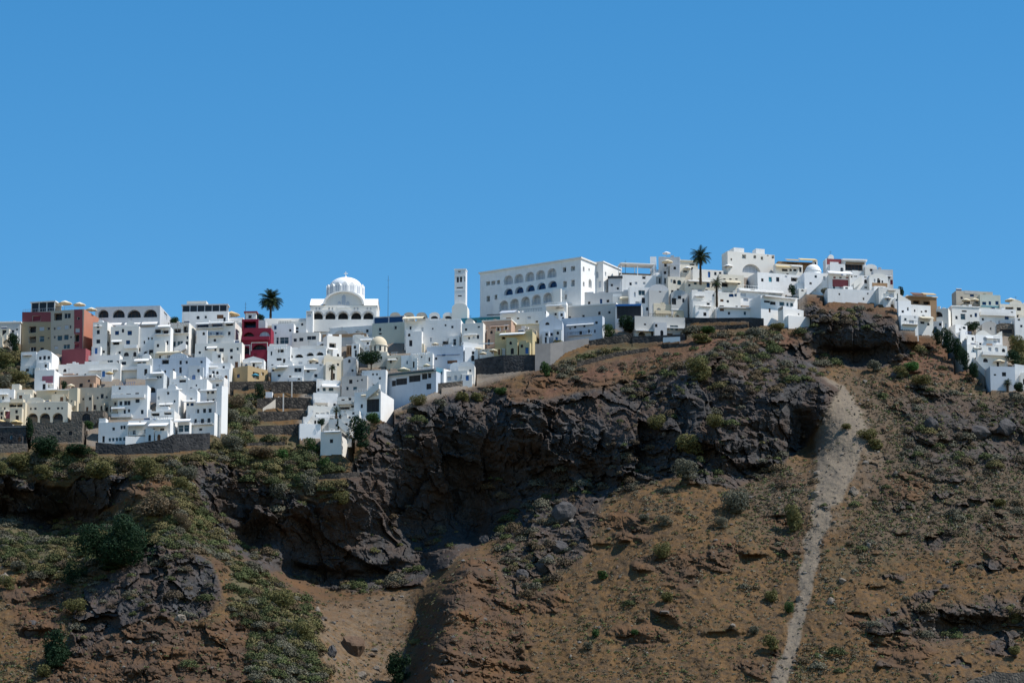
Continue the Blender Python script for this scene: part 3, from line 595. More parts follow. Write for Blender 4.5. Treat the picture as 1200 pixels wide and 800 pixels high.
# ------------------------------------------------------------------ THE TOWN, left to right
# -- far left edge
H('town_house', 'low grey house with a white roof edge at the far left skyline', -30, 23, 378, 400, 3, 'grey_plaster', '15,388,4,3;20,386,3,2;-5,389,4,4', ex=[('cor', .3, .4, 'white_plaster')])
H('town_house', 'pale yellow house with a dark doorway, below the low grey house at the left edge', -20, 10, 385, 404, 6, 'pale_cream_plaster', '5,390,5,8,k;-8,391,4,5', ex=[('stair', -4, 404, 9, 393, 1.2)])
b = H('hotel', 'tall hotel of maroon, tan and beige blocks with parasols on its roof', 25, 97, 362, 412, 14, 'beige_plaster',
 '43,373,10,6,r;38,386,9,8,o;38,398,9,8,o;39,409,7,5;49,385,6,5,w;49,397,6,7,t;57,385,3,3;57,396,2,2;49,409,5,4;68,371,10,9,o;79,370,8,6;64,385,2,3;69,384,5,4,w;78,383,5,5,w;82.5,383,2,4;64,395,2,3;70,396,6,6,t;77.5,395,6,6,t;83,395,3,2;66,407,5,4,w;78,406,8,5,t;92,373,3,3;91,387,5,5,w;90,396,6,9,o;90,405,6,5,r;103,376,2,4,w;108,383,2,4,w', ws=17, cat='hotel', clutter=0,
 ex=[('pav', 37, 64, 354, 'white_plaster', 1.5), ('rail', 'pale_shutter')])
def bandf(B, x0, x1, y0, y1, m, holes):
    """painted part of a front, built as strips round the windows"""
    ys = sorted({y0, y1, *[h[1]-h[3]/2 for h in holes], *[h[1]+h[3]/2 for h in holes]}); xs = sorted({x0, x1, *[h[0]-h[2]/2 for h in holes], *[h[0]+h[2]/2 for h in holes]}); mb = MB()
    for i in range(len(xs)-1):
        for j in range(len(ys)-1):
            cx, cy = (xs[i]+xs[i+1])/2, (ys[j]+ys[j+1])/2
            if not (x0 < cx < x1 and y0 < cy < y1) or any(abs(cx-h[0]) < h[2]/2 and abs(cy-h[1]) < h[3]/2 for h in holes): continue
            q = [B.front(*p) for p in ((xs[i], ys[j+1]), (xs[i+1], ys[j+1]), (xs[i+1], ys[j]), (xs[i], ys[j]))]
            mb.poly([(u, -.06, v) for u, v in q], m)
    mb.build('painted_wall', B.r)
bandf(b, 26, 59.6, 365.6, 377, 'maroon_plaster', [(43, 373, 10, 6)])
bandf(b, 25.3, 59.6, 377.2, 411, 'tan_plaster', [(38, 386, 9, 8), (38, 398, 9, 8), (39, 409, 7, 5), (49, 385, 6, 5), (49, 397, 6, 7), (57, 385, 3, 3), (57, 396, 2, 2), (49, 409, 5, 4)])
bandf(b, 87, 96.8, 362.6, 411, 'maroon_plaster', [(92, 373, 3, 3), (91, 387, 5, 5), (90, 396, 6, 9), (90, 405, 6, 5)])
mb = MB(); x = b.W/2+.06; z = b.H-.05
mb.poly([(x, .02, 0), (x, b.D-.02, 0), (x, b.D-.02, z), (x, .02, z)], 'terracotta_plaster'); x += .05
q0, q1 = b.D*.45, b.D*.97; mb.poly([(x, q0, z*.42), (x, q1, z*.42), (x, q1, z*.8), (x, q0, z*.8)], 'salmon_plaster'); mb.build('painted_side_wall', b.r)
PARASOL('wide cream parasol on the hotel roof beside the white slab', 76, 352, 17, 'cream_canvas', 362, back=float(TY(97, 412))+5)
PARASOL('second cream parasol on the hotel roof, in the middle of its three', 93, 354, 15, 'cream_canvas', 362, back=float(TY(97, 412))+4)
PARASOL('cream parasol at the right end of the hotel roof, by the arcaded top floor', 107, 360, 14, 'cream_canvas', 367, back=float(TY(97, 412))+7)
H('town_house', 'blank grey white house with a green bush at its left, below the tan hotel', 24, 42, 412, 436, 8, 'white_plaster', '29,411.5,2,2', ws=3)
H('chapel_house', 'narrow white house with a round topped gable and three windows below the hotel', 42, 60, 415, 440, 10, 'white_plaster', '47,419.5,3.4,4;52,419,3.6,5;57,419,3.4,4;47,429.5,2.8,3;52,429,3,3;56,429,2.6,3', ws=5, roof=('vault', 6), dp=-2, ex=[('awn', 46, 58, 424.5, 2, .8, 'white_canvas')])
H('town_house', 'tapering white house with a mauve balcony front below the round gable', 40, 63, 433, 457, 10, 'white_plaster', '51,443,3,4;60,443,3,4', ws=7, dp=-2, ex=[('band', 49.5, 62, 440.5, 449.5, 'mauve_plaster'), ('balc', 49, 62.5, 450, 1.2, 'rail')])
H('town_house', 'plain maroon block standing in front of the terracotta hotel side', 72, 100, 408, 427, 16, 'maroon_plaster', '', ws=4, dp=-1, clutter=0)
H('town_house', 'white house with two windows and a bright right wall next to the terracotta hotel', 108, 125, 377, 416, 10, 'white_plaster', '115,389,4,5;115,400,5,5;121,412,4,3;112,412,4,3;127,390,2,5;127,403,2,6', ws=5)
b = H('arcade_house', 'long grey house with big arched openings along its top floor on the skyline', 111, 187, 358, 385, 6, 'grey_plaster', '121,367.5,13,10,oa;139,367.5,15,10,oa;157,367.5,17,10,oa;176,367,17,10,oa;194,370,2,7,w', ws=7, cat='house', clutter=0, dp=-4,
 ex=[('awn', 128, 143, 378.5, 3.5, 1.6, 'white_canvas'), ('awn', 147, 165, 378.3, 3.5, 1.6, 'white_canvas'), ('awn', 167, 185, 377.5, 3.5, 1.6, 'white_canvas')])
H('town_house', 'white house with four blue windows under the white awnings', 129, 162, 382, 420, 6, 'white_plaster', '137,390,5,5,b;152,390,5.5,5.5,b;136,402,8,4,o;150,401,5,5,b;140,413,3,3;148,415,6,5,ka;158,415,4,6,ka', ws=2, ex=[('awn', 131, 143, 398.5, 2, .8, 'white_canvas'), ('balc', 146, 161, 408, .9, 'wall')])
H('town_house', 'white house with potted terrace and small shutters left of the pergola house', 160, 199, 383, 422, 8, 'white_plaster', '185,388,7,5,o;194,389,7,5,o;174,396.5,2,3;178,396.5,2,3;169,401,2,4;186,402.5,3,5,w;191.5,402,3.6,5.6,t;196,401.5,2.8,5;170.5,414,4.5,5,a;177,413,5,7,k', ws=2, ex=[('balc', 182, 198.5, 392, 1.0, 'rail'), ('awn', 186, 200, 381, 3.2, 1.8, 'white_canvas')])
b = H('town_house', 'white house with a grey pergola terrace and a row of greenish glass doors', 199, 221, 378, 412, 8, 'white_plaster', '208,388,8,7,o;217.5,386,6,9,o;219.5,395.5,2.5,4;203,403,6,6,t;211,402.5,7,6,t;219,402,4,4.5', ws=6, ex=[('perg', 199, 221, 380.5, 386, 2.2, 'grey_wood'), ('balc', 201, 221, 391, 1.0, 'rail'), ('stair', 205, 412, 219, 404, 1.4)])
b = H('town_house', 'white rooftop house with a glazed pavilion and flat white slab on the skyline', 213, 267, 364.5, 384, 4, 'white_plaster', '232,372,4,4,a;241,371.5,3,3;258,371,8,5,d;263,374,3,5', ws=1.5, clutter=0, ex=[('pav', 214, 266, 357, 'pale_shutter', 1.0)])
mb = MB(); a, z = b.front(219, 353, 1); c, _ = b.front(242, 353, 1); mb.box(a, c, .9, 7, z-.95, z, 'white_plaster'); mb.build('roof_slab', b.r)
PARASOL('tan parasol on the skyline right of the glazed pavilion', 271, 364.5, 21, 'tan_canvas', 376)
PLANT('tree', 'dark round tree on the skyline between the arcade and the glazed pavilion', 205, 381, 14, 13, 'dark_leaves', 'tree', trunk=False, key=1)
H('town_house', 'white house with a bright parapet below the tan parasol', 255, 285, 372, 384, 6, 'bright_plaster', '262,377,5,3,o;274,377,5,3,o', ws=2)
b = H('apartment_house', 'broad white house with shaded roof terrace, blue railings and a cream right wall', 229, 275, 377, 412, 8, 'white_plaster', '237.5,381.5,14,4,o;254.5,380.5,13,4,o;269,380,9,3.6,o;238,391.5,3,4;242.5,391.5,4,4;247,391.5,3,3,w;254.5,391,4,4;259,391,3,3,w;268.5,390.5,3.6,4.4;279,389,2,4,w', ws=8,
 ex=[('awn', 230, 246, 378.5, 2, 1.6, 'white_canvas'), ('awn', 247, 262, 377.5, 2, 1.6, 'white_canvas'), ('awn', 264, 274.5, 377, 2, 1.4, 'white_canvas'), ('balc', 230, 262, 385, 1.0, 'blue'), ('balc', 230, 262, 394, 1.0, 'blue')])
H('town_house', 'white house with a curved awning and three dark windows left of the crimson house', 228, 283, 401, 432, 7, 'white_plaster', '241.5,408,4,4.5;259.5,410,6,4.5;271,410.5,4,4.5;234,413,3,3;257.5,420.5,1.6,2;260.5,421,3,5;272,424,3,3', ws=2, ex=[('awn', 243, 255, 406, 3, 1.8, 'white_canvas')])
H('town_house', 'low house with a cream roof band above a dark planted opening', 176, 212, 412, 424, 12, 'pale_cream_plaster', '190,418.5,8,5,o;199,418,8,5,o;206.5,417,5,5,o', ws=2, dp=-2, clutter=0, ex=[('awn', 184, 211, 412.5, 2, 1.5, 'cream_canvas')])
H('town_house', 'wide blank blue grey house with long plain walls in the middle of the left town', 178, 241, 418, 447, 9, 'blue_grey_plaster', '236,424,3,3', ws=7, dp=-1)
H('town_house', 'white house stepping down beside the blank blue grey walls', 232, 270, 425, 448, 6, 'white_plaster', '241,432,2.5,3;262,430,3,3;250,436,3,3', ws=2, dp=1)
# -- cream quarter, low left
H('town_house', 'pale blue white house at the left edge above the cream parasol', -30, 16, 456, 474, 4, 'white_plaster', '3.5,466,2.4,4;12.5,467,2,3;-9,465,3,4')
H('town_house', 'small cream house with a white chimney block behind the left cream quarter', 14, 38, 456, 472, 6, 'pale_cream_plaster', '23,460.5,2,2;33,465,3,3', ws=2, ex=[('blk', 14, 23, 450, .5, 3)])
H('town_house', 'cream house with a mauve door panel at the left edge', -20, 29, 471, 496, 5, 'cream_plaster', '10,489,2.5,3;2,489,3,3;1,478.5,2,3;5.5,478.5,2,3;15,474,9,6,o;23,474,7,6,o', ws=2, ex=[('band', 6.2, 14.5, 482, 490, 'mauve_plaster')])
PARASOL('pale cream parasol on the dark terrace at the left edge', 20, 472.4, 10, 'cream_canvas', 480, dp=-5)
PARASOL('yellow parasol above the dark stone house, right of its twin', 19, 491.6, 16, 'yellow_canvas', 500, dp=-1)
PARASOL('yellow parasol above the dark stone house, cut by the left edge', 1, 491.2, 14, 'yellow_canvas', 500, dp=-1)
H('stone_house', 'dark stone house with one white framed window at the lower left edge', -30, 30, 500.5, 519, 5, 'dark_stone', '14,512,4.5,5,t;25.3,510.2,3.4,3.4;-10,511,4,5,t', ws=2, ex=[('cor', .15, .3, 'concrete')])
WALL('retaining_wall', 'low dark stone wall under the dark stone house at the left edge', [(-40, 519, 533), (0, 520, 530), (32, 519.5, 529)], 'stone')
H('town_house', 'cream house with two dark square windows above the arcades', 42, 80, 457, 474, 7, 'cream_plaster', '47,468.5,4,5;51.5,469.8,2.4,2.6;57.5,469.6,2.4,2.6;70.5,469.4,2.4,2.4;76.5,467.3,4.4,6;65,460,2,2', ws=3, ex=[('awn', 56, 67, 455.5, 1.6, 1.4, 'white_canvas'), ('cor', .2, .3, 'white_plaster')])
H('arcade_house', 'pale cream house with three large arches standing on a stone base', 28, 79, 471, 496, 6, 'pale_cream_plaster', '38,489.6,13,12,oa;52.4,489.4,13,12,oa;67.5,489.2,13,12,oa;36,478.8,2.2,2.6;41.4,478.6,3,2.6;53,478.6,2.4,2.6;57.6,478.4,3,2.6;68,478.2,3,2.6;72.6,478.2,2.4,2.6', ws=4, clutter=1)
H('town_house', 'narrow cream house with sunlit stepped buttresses right of the small arcaded house', 80, 90, 454, 484, 20, 'cream_plaster', '84,470,2,3', ws=5, ex=[('stair', 80, 484, 89, 470, 1.0)])
H('town_house', 'broad beige house with two tall dark windows in the cream quarter', 93, 140, 453, 484, 7, 'beige_plaster', '97.4,467.4,2.4,2.6;103,465.3,4.2,5.4;108,466.6,2.2,2.6;114.3,466,2.4,2.6;119.6,464,4,5.4;125,465.2,2.4,2.4;111,477,3,6,k;134,462,3,2', ws=2)
H('stone_house', 'rough stone house with two square windows under the three arches', 36, 96, 494, 516, 5, 'stone', '69,507.5,4.2,4.6,k;82.5,507.4,4.2,4.6,k', ws=2, dp=-2, clutter=0)
H('stone_house', 'stone vault house with one dark arched doorway beside a white stair', 83, 122, 481, 500, 6, 'stone', '101,488.5,10,9,ka;117,480,3,3', ws=2, clutter=0, ex=[('stair', 111, 494, 122, 483, 1.4)])
H('town_house', 'salmon house with a flat roof and one window behind the cream quarter', 70, 112, 440, 457, 10, 'salmon_plaster', '95,451.3,4.2,4.6,k;104,446,3,3', ws=3, ex=[('cor', .2, .3, 'white_plaster')])
PLANT('bush', 'dark bush against the salmon house', 75, 455, 11, 9, 'dark_leaves', 'bush', key=2)
PARASOL('pale parasol on the terrace in front of the salmon house', 83, 449.5, 9, 'cream_canvas', 455, dp=-3)
H('town_house', 'long low white terrace house right of the maroon block', 68, 141, 425.5, 443, 6, 'white_plaster', '76,434,4,4,ka;110,441,3,2', ws=2, D=7)
H('town_house', 'white house with two wide dark windows right of the maroon block', 101, 140, 415.5, 428, 8, 'white_plaster', '105,424,4,4,t;112.5,424.5,5,4,t;126,424,13,4,t;138,424,3,3', ws=3)
H('town_house', 'white shop house with a bright awning between the terrace and the blank walls', 140, 178, 420, 441, 8, 'white_plaster', '145,425.5,6,4;163,426.3,5,5;169,426,5,5,t;152,432,4,4,o', ws=2, ex=[('awn', 158, 175, 420.6, 3, 1.2, 'white_canvas'), ('balc', 142, 176, 434, 1.2, 'wall')])
PARASOL('yellow parasol on the white terrace left of the stepped white houses', 128, 435, 10, 'yellow_canvas', 443, dp=-5)
# -- white houses of the lower left corner
H('town_house', 'white house with three rows of dark blue windows at the left of the stepped group', 130, 172, 451, 489, 6, 'white_plaster', '142.5,463.3,4,3.6;150.5,462.6,6,3.6;160.5,461.2,5,2.6;136,473,4,5;141.5,472.4,4,5;149,472,8,5.4;161,469.4,5.4,4.6;135.5,484.4,6,5,k;146,482.6,3,6;151,481,3,4;166.5,482.5,3.6,5', ws=2,
 ex=[('balc', 131, 170, 466.5, 1.0, 'wall'), ('awn', 131, 147, 476.5, 2.4, 1.2, 'white_canvas'), ('balc', 131, 155, 489, 1.0, 'wall')])
H('town_house', 'tall blue grey house with an arched balcony in the stepped group', 170, 191, 437, 470, 8, 'blue_grey_plaster', '178,456.6,9,7,oa;184.5,442,3,3;188,441.6,3,2.6;175,466,3,4,w', ws=10, ex=[('awn', 179, 192, 436, 2, 1.0, 'white_canvas')])
H('town_house', 'white house with sunlit stepped parapets beside the tall blue grey house', 198, 220, 443, 470, 12, 'white_plaster', '204.5,452.5,5,3.5;204,457,6,2.4;214,446,8,4,k', ws=12, dp=2, ex=[('blk', 199, 203, 434, .3, 3)])
H('town_house', 'large white house with a plain front and a bright right wall in the stepped group', 183, 209, 457, 485, 10, 'white_plaster', '204.4,470,2.2,3;186,466,2.4,4,w;190,476.4,6,3;196,476,6,3', ws=8, ex=[('awn', 187, 203, 472.6, 2, 1.2, 'white_canvas')])
H('town_house', 'low white house with a dark terrace opening in the stepped group', 173, 204, 481, 497, 8, 'white_plaster', '182,485.4,10,4,o;196.5,484,9,3.6,o;166,487,3,3', ws=5, dp=-1, ex=[('awn', 188, 203, 490, 1.6, 1.0, 'white_canvas')])
H('town_house', 'white cube house with curved canopy between the two stepped groups', 218, 231, 460, 484, 8, 'white_plaster', '219.5,473.6,4,3.6,b;225,473.6,4,3.6,b;224,467,3,2', ws=2, roof=('vault', 6), ex=[('awn', 216, 229, 469, 2, 1.4, 'white_canvas')])
H('town_house', 'white house with a small round window and chimneys, above the curved canopy', 220, 242, 444, 470, 8, 'white_plaster', '230,451.4,2,2.4;224,455,3,3', ws=4)
for i, (a, b_, yt, yb, w, lab) in enumerate([(231, 262, 441.5, 456, '240,444.6,4,3;246,444.4,4,3;254,443.8,5,3;245.6,451.6,4,3;254.5,451,4,3', 'topmost of the four white storeys stepping down at the town edge'),
   (230, 257, 456, 470.5, '237,460,4,3.6;243.5,459.6,3,3.6;249,459.4,4,4;236,469.5,3,4;243,469.4,3,4;250,469,3,4', 'second of the four white storeys stepping down at the town edge'),
   (227, 253, 470, 486, '231.5,481.6,4,5;239.5,481.2,4,5.4;246,480.8,4,5', 'third of the four white storeys stepping down at the town edge'),
   (222, 251, 483, 507, '229,493,3.4,5;237,493,4.4,5.4;244.6,492.4,4,5.6;235,503,4,3', 'lowest of the four white storeys stepping down at the town edge')]):
    H('terraced_house', lab, a, b_, yt, yb, 13, 'white_plaster', w, ws=(8, 6, 5, 5)[i], dp=(0, -1, -2, -2)[i], ex=[('awn', a+4, b_-2, yt+.5, 1.6, 1.1, 'white_canvas')] if i in (1, 2) else [('balc', a+1, b_-1, yt+15, .9, 'rail')] if i == 3 else [('balc', a+2, b_-1, yt+4.5, .9, 'rail')], clutter=0)
H('town_house', 'tapering bright white wall house closing the stepped group on the right', 253, 259, 452, 505, 45, 'bright_plaster', '', ws=7, dp=-1, clutter=0)
H('town_house', 'white house with a row of greenish windows in the bottom corner of the town', 115, 150, 494, 518, 8, 'white_plaster', '133,502.4,3.4,3.6;142.4,500.6,3,4.4;145.6,500.4,3,4.4;128.5,515,3,4,t;132.6,514.8,3,4,t;136.8,514.6,3,4,t;141,514.4,3.4,4,t;145.6,514,3,4,t', ws=1.5, dp=-1, ex=[('blk', 116, 124, 490, .4, 3)])
H('terrace_house', 'white terrace house with sail awnings and a railed terrace along the bottom of the town', 150, 199, 491, 518, 8, 'white_plaster', '157,506.4,4,5;171,505,4,5,k;180,504.5,3,5;190,504,5,5,k;164,493.6,3,2;182,492,3,2', ws=5, dp=-2, ex=[('awn', 152, 172, 495, 5, 3, 'white_canvas'), ('awn', 176, 198, 496, 5, 3, 'white_canvas'), ('balc', 151, 198, 510.5, 1.4, 'white')])
H('glass_house', 'greenish glazed room under a white canopy beside the lowest white storey', 208, 222, 494, 509, 8, 'white_plaster', '212,502,6,8,t;218.6,501.6,6,8,t', ws=2, dp=-1, ex=[('awn', 206, 224, 491, 4, 2.2, 'white_canvas')])
WALL('retaining_wall', 'long dark stone wall under the white houses of the bottom corner', [(112, 518, 531), (147, 521, 532), (190, 515, 530), (203, 508.5, 529), (238, 507.5, 526), (246, 507, 525)], 'dark_stone')
WALL('terrace_wall', 'blank white wall wedge on top of the long dark stone wall', [(147, 511, 521.5), (170, 511, 519), (192, 509, 515.5), (203, 506, 511)], 'white_plaster', dp=-2.5)
# -- crimson house and the ochre house
b = H('crimson_house', 'crimson house with white framed arches and a stepped front', 283, 317, 384, 421, 5, 'crimson_plaster', '291.5,393,14,8,oa;310,392.6,13,9,wa;287.8,410.6,9,9,oa;304,406.4,17,7,oa;299,415.5,3,3,r', ws=2, clutter=0, dp=-1, ex=[('balc', 283.5, 316, 398.6, 1.1, 'wall')])
mb = MB(); a, z = b.front(283.5, 374, 1.5); c, _ = b.front(303, 374, 1.5); q, z1 = b.front(303, 376, 1.5); hh = b.H-.46
mb.box(a, a+.6, 1.5, 6, hh, z, 'crimson_plaster'); mb.box(c-.8, c, 1.5, 6, hh, z, 'crimson_plaster'); mb.box(a+.6, c-.8, 1.5, 6, z-.7, z, 'crimson_plaster'); mb.box(a+.6, c-.8, 1.5, 1.75, hh, hh+.9, 'crimson_plaster'); mb.box(a+.6, c-.8, 5, 6, hh, z-.7, 'blue_glass'); mb.build('upper_storey', b.r)
mb = MB(); d, zt = b.front(310, 375, 1.5); mb.box(c+.004, b.front(311, 375, 1.5)[0], 1.6, 6, hh, z-.4, 'grey_plaster'); mb.build('roof_block', b.r)
for x0_, x1_, y0_, y1_ in ((283.4, 292.4, 405, 416), (295, 313, 402, 410.6)):
    mb = MB(); u0, v1 = b.front(x0_, y0_); u1, v0 = b.front(x1_, y1_)
    mb.box(u0, u1, -.1, -.003, v1, v1+.25, 'white_plaster'); mb.box(u0-.2, u0, -.1, -.003, v0, v1+.25, 'white_plaster'); mb.box(u1, u1+.2, -.1, -.003, v0, v1+.25, 'white_plaster'); mb.build('window_surround', b.r)
H('rooftop_kiosk', 'little white kiosk with a red cap on top of the crimson house', 287, 300, 366.5, 378, 4, 'white_plaster', '293,371,4,4,n', D=3, clutter=0, dp=-9, ex=[('cor', .35, .5, 'maroon_plaster')])
PLANT('bush', 'dark potted greenery beside the red capped kiosk on the crimson house', 306, 376, 12, 8, 'dark_leaves', 'bush', key=3, dp=-8)
H('gable_house', 'small white house with a low gable in front of the crimson house', 284, 309, 421, 434, 4, 'white_plaster', '297,428,3.6,5;303,430,3,3', roof=('gable', 4), D=6, dp=-2)
b = H('ochre_house', 'ochre house with one small blue window and a sunlit orange right side', 268, 290, 428, 449, 38, 'ochre_plaster', '279.4,440.4,3.6,4.6,b;300,440,7,8,o;308,438,3,4,o', ws=22, clutter=0)
PARASOL('teal parasol on the terrace of the ochre house', 299, 437.4, 9, 'teal_canvas', 445, dp=-7)
# -- palm, white wall and houses under the church
PALM('tallest palm on the skyline, standing left of the domed cathedral', 317, 376, 351, 16.5, back=1066, nf=70)
WALL('terrace_wall', 'long bright white parapet running left from the cathedral terrace', [(310, 373, 381), (340, 373, 381), (405, 372.6, 380), (437, 372.4, 379)], 'bright_plaster')
H('white_tower', 'slim white tower block with dark openings in front of the cathedral arches', 358.5, 366.5, 364, 386, 6, 'white_plaster', '362.4,369.4,5,4,w;362.4,365.8,6.5,1.6,k', ws=1, D=2.2, dp=-4)
H('town_house', 'white house with sloping parapets beside the crimson house', 318, 344, 379, 406, 6, 'white_plaster', '331,399,15,8,t;323,390,2,2;340,387,3,3', ws=1.5, dp=-1, ex=[('band', 326.6, 327.6, 394, 403, 'white_paint')])
H('town_house', 'white house with pyramid roof and three barred windows below the parapet', 342, 374, 389, 412, 8, 'white_plaster', '345.4,398.4,5,4;353,397.6,5.4,4.4;365,395.8,11,4.4,g;346,410,13,4,o;362,408,9,4,o', ws=1.5, ex=[('balc', 343, 373, 412, 1.0, 'wall')])
H('gable_house', 'little white pyramid roofed room above the barred windows', 351, 366, 386, 392, 6, 'bright_plaster', '357,389,2,2', roof=('gable', 5), D=4, dp=1)
H('town_house', 'grey white house on the slope right of the crimson house top', 326, 362, 376, 392, 6, 'white_plaster', '334,381,4,3;348,386,4,6;354,380,3,3', ws=1.5)
H('arcade_house', 'white house with a row of four low arches below the barred windows', 334, 382, 408, 432, 5, 'white_plaster', '341,417.4,4,4,oa;350.4,416.8,10,4.6,oa;363.4,415,9,4.4,oa;374.8,414.2,9,4.6,oa;340,425,3,3;352,425,5,3,w;364,424,3,4;372,424,4,3', ws=2, dp=-1)
H('town_house', 'white house with one big dark arch window right of the barred windows', 371, 386, 400, 420, 5, 'white_plaster', '379,405.4,11,7,oa;383,414,2,3', ws=1.5)
H('town_house', 'tall sunlit white house with a blank bright front beside the brick belfry', 383, 400, 393, 428, -24, 'bright_plaster', '384,412,2.4,3', ws=5, dp=-1)
H('town_house', 'white house with a tall corner pier and an umbrella terrace below the arches', 313, 340, 405, 434, 6, 'white_plaster', '329,411,7,4,o;327,421,6,3,k;318,414,2,5;333,423,3,6,k;319,428,3,3', ws=2, ex=[('perg', 322, 336, 408, 413, 1.5, 'white_paint')])
PARASOL('white parasol on the terrace above the dark doorway, right of the crimson house', 330, 407, 9, 'white_canvas', 413, dp=-3)
PARASOL('large cream parasol on the lower terrace right of the row of low arches', 367, 420, 12, 'cream_canvas', 428, dp=-4)
H('town_house', 'white house with a broad dark window low in the middle of the town', 318, 356, 428, 446, 5, 'white_plaster', '349,433.4,9,5;320,433,3,4;327,440,4,3;340,441,3,2', ws=2, D=6, ex=[('awn', 325, 338, 428.6, 2, 1.4, 'white_canvas')])
H('town_house', 'white house with three scattered windows right of the broad dark window', 355, 379, 426, 446, 6, 'white_plaster', '361,435,4,3;370,440,4,4;376,426,3,5,k', ws=2, D=6)
H('town_house', 'tall cream white house with a sunlit left corner above the small palm', 379, 402, 420, 446, -14, 'pale_cream_plaster', '392,436.6,3,3;396,427,3,3', ws=3)
H('bell_house', 'small grey chapel with an arched window under a red brick belfry', 402, 417, 420, 441, 6, 'grey_plaster', '409.4,422.6,3,5,ka;413,434,3,3', ws=2, roof=('gable', 3), clutter=0)
H('brick_belfry', 'red brick belfry with vertical piers behind the small grey chapel', 406, 416, 404.5, 420, 5, 'brown_plaster', '408,411,1.6,9,d;411,411,1.6,9,d;414,411,1.6,9,d', D=2.5, clutter=0, dp=2, ex=[('cor', .15, .25, 'white_plaster')])
H('town_house', 'brown roofed low house with small square windows below the cathedral terrace', 377, 430, 391, 404, 8, 'pale_concrete', '418,389,3,3;386,394,3,3;405,393.4,3,3;397,399,6,3,o', ws=2, ex=[('band', 378, 429, 391.2, 395, 'brown_plaster')])
H('town_house', 'grey white house with a diagonal stair between belfry and domed chapel', 413, 437, 395, 419, 8, 'white_plaster', '424,404,3,4;431,402,3,3', ws=2, dp=1, ex=[('stair', 432, 410, 416, 396, 1.2)])
# -- long buildings right of the cathedral
H('long_house', 'long blank white wall sloping down below the cathedral terrace', 374, 437, 381, 394, 16, 'white_plaster', '418,389.6,3,3,k;430.4,387.6,3,3.6,k', D=6, clutter=0)
H('long_house', 'long pale greenish house with a dark glazed gallery along its roof', 436, 474, 377, 400, 14, 'green_grey_plaster', '445.3,386,3,4;463.5,383.8,3,4;445.6,391,3.4,2,k', ws=1.5, D=8, clutter=0)
b = HOUSES[-1]; mb = MB(); mb.box(-b.W/2+.2, b.W/2-.2, .3, 6, b.H+1.9, b.H+2.2, 'grey_plaster'); mb.box(-b.W/2+.4, b.W/2-.4, 5.2, 5.6, b.H-.45, b.H+1.9, 'dark_room')
for i in range(3): x = -b.W/2+.3+(b.W-1)*i/2; mb.box(x, x+.35, .4, .75, b.H-.45, b.H+1.9, 'pale_shutter')
mb.build('gallery', b.r); mb = MB(); mb.box(-b.W/2+.7, b.W/2-.8, .5, .56, b.H-.4, b.H+1.88, 'blue_glass'); mb.build('glazing', b.r)
H('long_house', 'long plain white house with a few small windows left of the bell tower', 474, 540, 374.5, 406, 8, 'white_plaster', '481,384.4,2.6,4.4;495,385.8,2.6,5,w;494.8,397,2.4,5,w;505,398,2.4,5,w;507,385,2,2;522,381,2.4,2.4;530,383,3,3', ws=2, D=8, ex=[('awn', 473, 497, 371.4, 4, 2.5, 'cream_canvas')])
for i, x in enumerate((463, 479, 494, 509, 525)):
    H('vault_room', ('brown vaulted roof hut over the dark gallery', 'brown vaulted roof hut right of the gallery', 'brown vaulted roof hut in the middle of the long white house', 'dark mouthed vaulted hut on the long white house', 'dark mouthed vaulted hut beside the bell tower foot')[i], x-6, x+6, 369.5, 377, 4, 'beige_plaster' if i < 3 else 'white_plaster', f'{x},370.5,9,6,ka', roof=('vault', 4), D=5, dp=-1, clutter=0)
# -- domed chapel and its garden
b = H('domed_chapel', 'round domed chapel with dark vertical pilasters in the middle of the town', 431, 454, 412, 428, 5, 'pale_cream_plaster', '447,419,2,4', D=7, clutter=0, ex=[('drum', 442.5, 10.5, 413, 404, 393.5, 4, 'cream_plaster')])
PLANT('tree', 'broad dark spreading tree in front of the domed chapel', 435, 434, 36, 26, 'dark_leaves', 'tree', trunk=True, dp=-3, n=900, key=0)
H('town_house', 'low pinkish white house with an arched door right of the domed chapel', 453, 470, 416, 430, 8, 'pale_cream_plaster', '458,423,2.4,5,ka;465,420,2,2', ws=2)
H('town_house', 'white cube house with a small doorway left of the solar roof', 470, 481, 416, 431, 10, 'bright_plaster', '477,424.6,1.8,4,t', ws=2)
H('town_house', 'blue white house with narrow windows above the cream umbrella terrace', 481, 507, 413.5, 431, 8, 'white_plaster', '503,421,2,5;488,425,3,2;494,418,2,2', ws=3, ex=[('perg', 484, 500, 415, 420, 1.4, 'white_paint')])
b = H('town_house', 'blue white house with a dark solar panel roof left of the tan and yellow houses', 500, 543, 405, 430, 10, 'blue_grey_plaster', '520,416,4,2;530,424,12,4,d;511,420,3,3', ws=3, dp=2)
mb = MB(); a, z = b.front(512, 416); c, _ = b.front(539, 410)
mb.poly([(a, -.25, z-.2), (c, -.25, z-.2), (c, 1.2, z+1.1), (a, 1.2, z+1.1)], 'blue_glass'); mb.poly([(a, -.25, z-.2), (a, 1.2, z+1.1), (a, 1.2, z-.3)], 'dark_metal'); mb.poly([(c, -.25, z-.2), (c, 1.2, z+1.1), (c, 1.2, z-.3)], 'dark_metal'); mb.build('solar_panel', b.r)
H('town_house', 'small yellowish house among brown earth above the domed chapel', 483, 497, 403, 412, 6, 'cream_plaster', '489,407,2,2', roof=('gable', 2), D=4)
for lab, x, y, w in (('cream parasol on the terrace with the teal edge, above the dark window band', 473, 430, 16), ('cream parasol at the left of the solar panel roof', 510, 401, 9), ('small white parasol right of the cream parasol on the blue terrace', 500, 426, 9)):
    PARASOL(lab, x, y, w, 'cream_canvas', y+8, dp=-3)
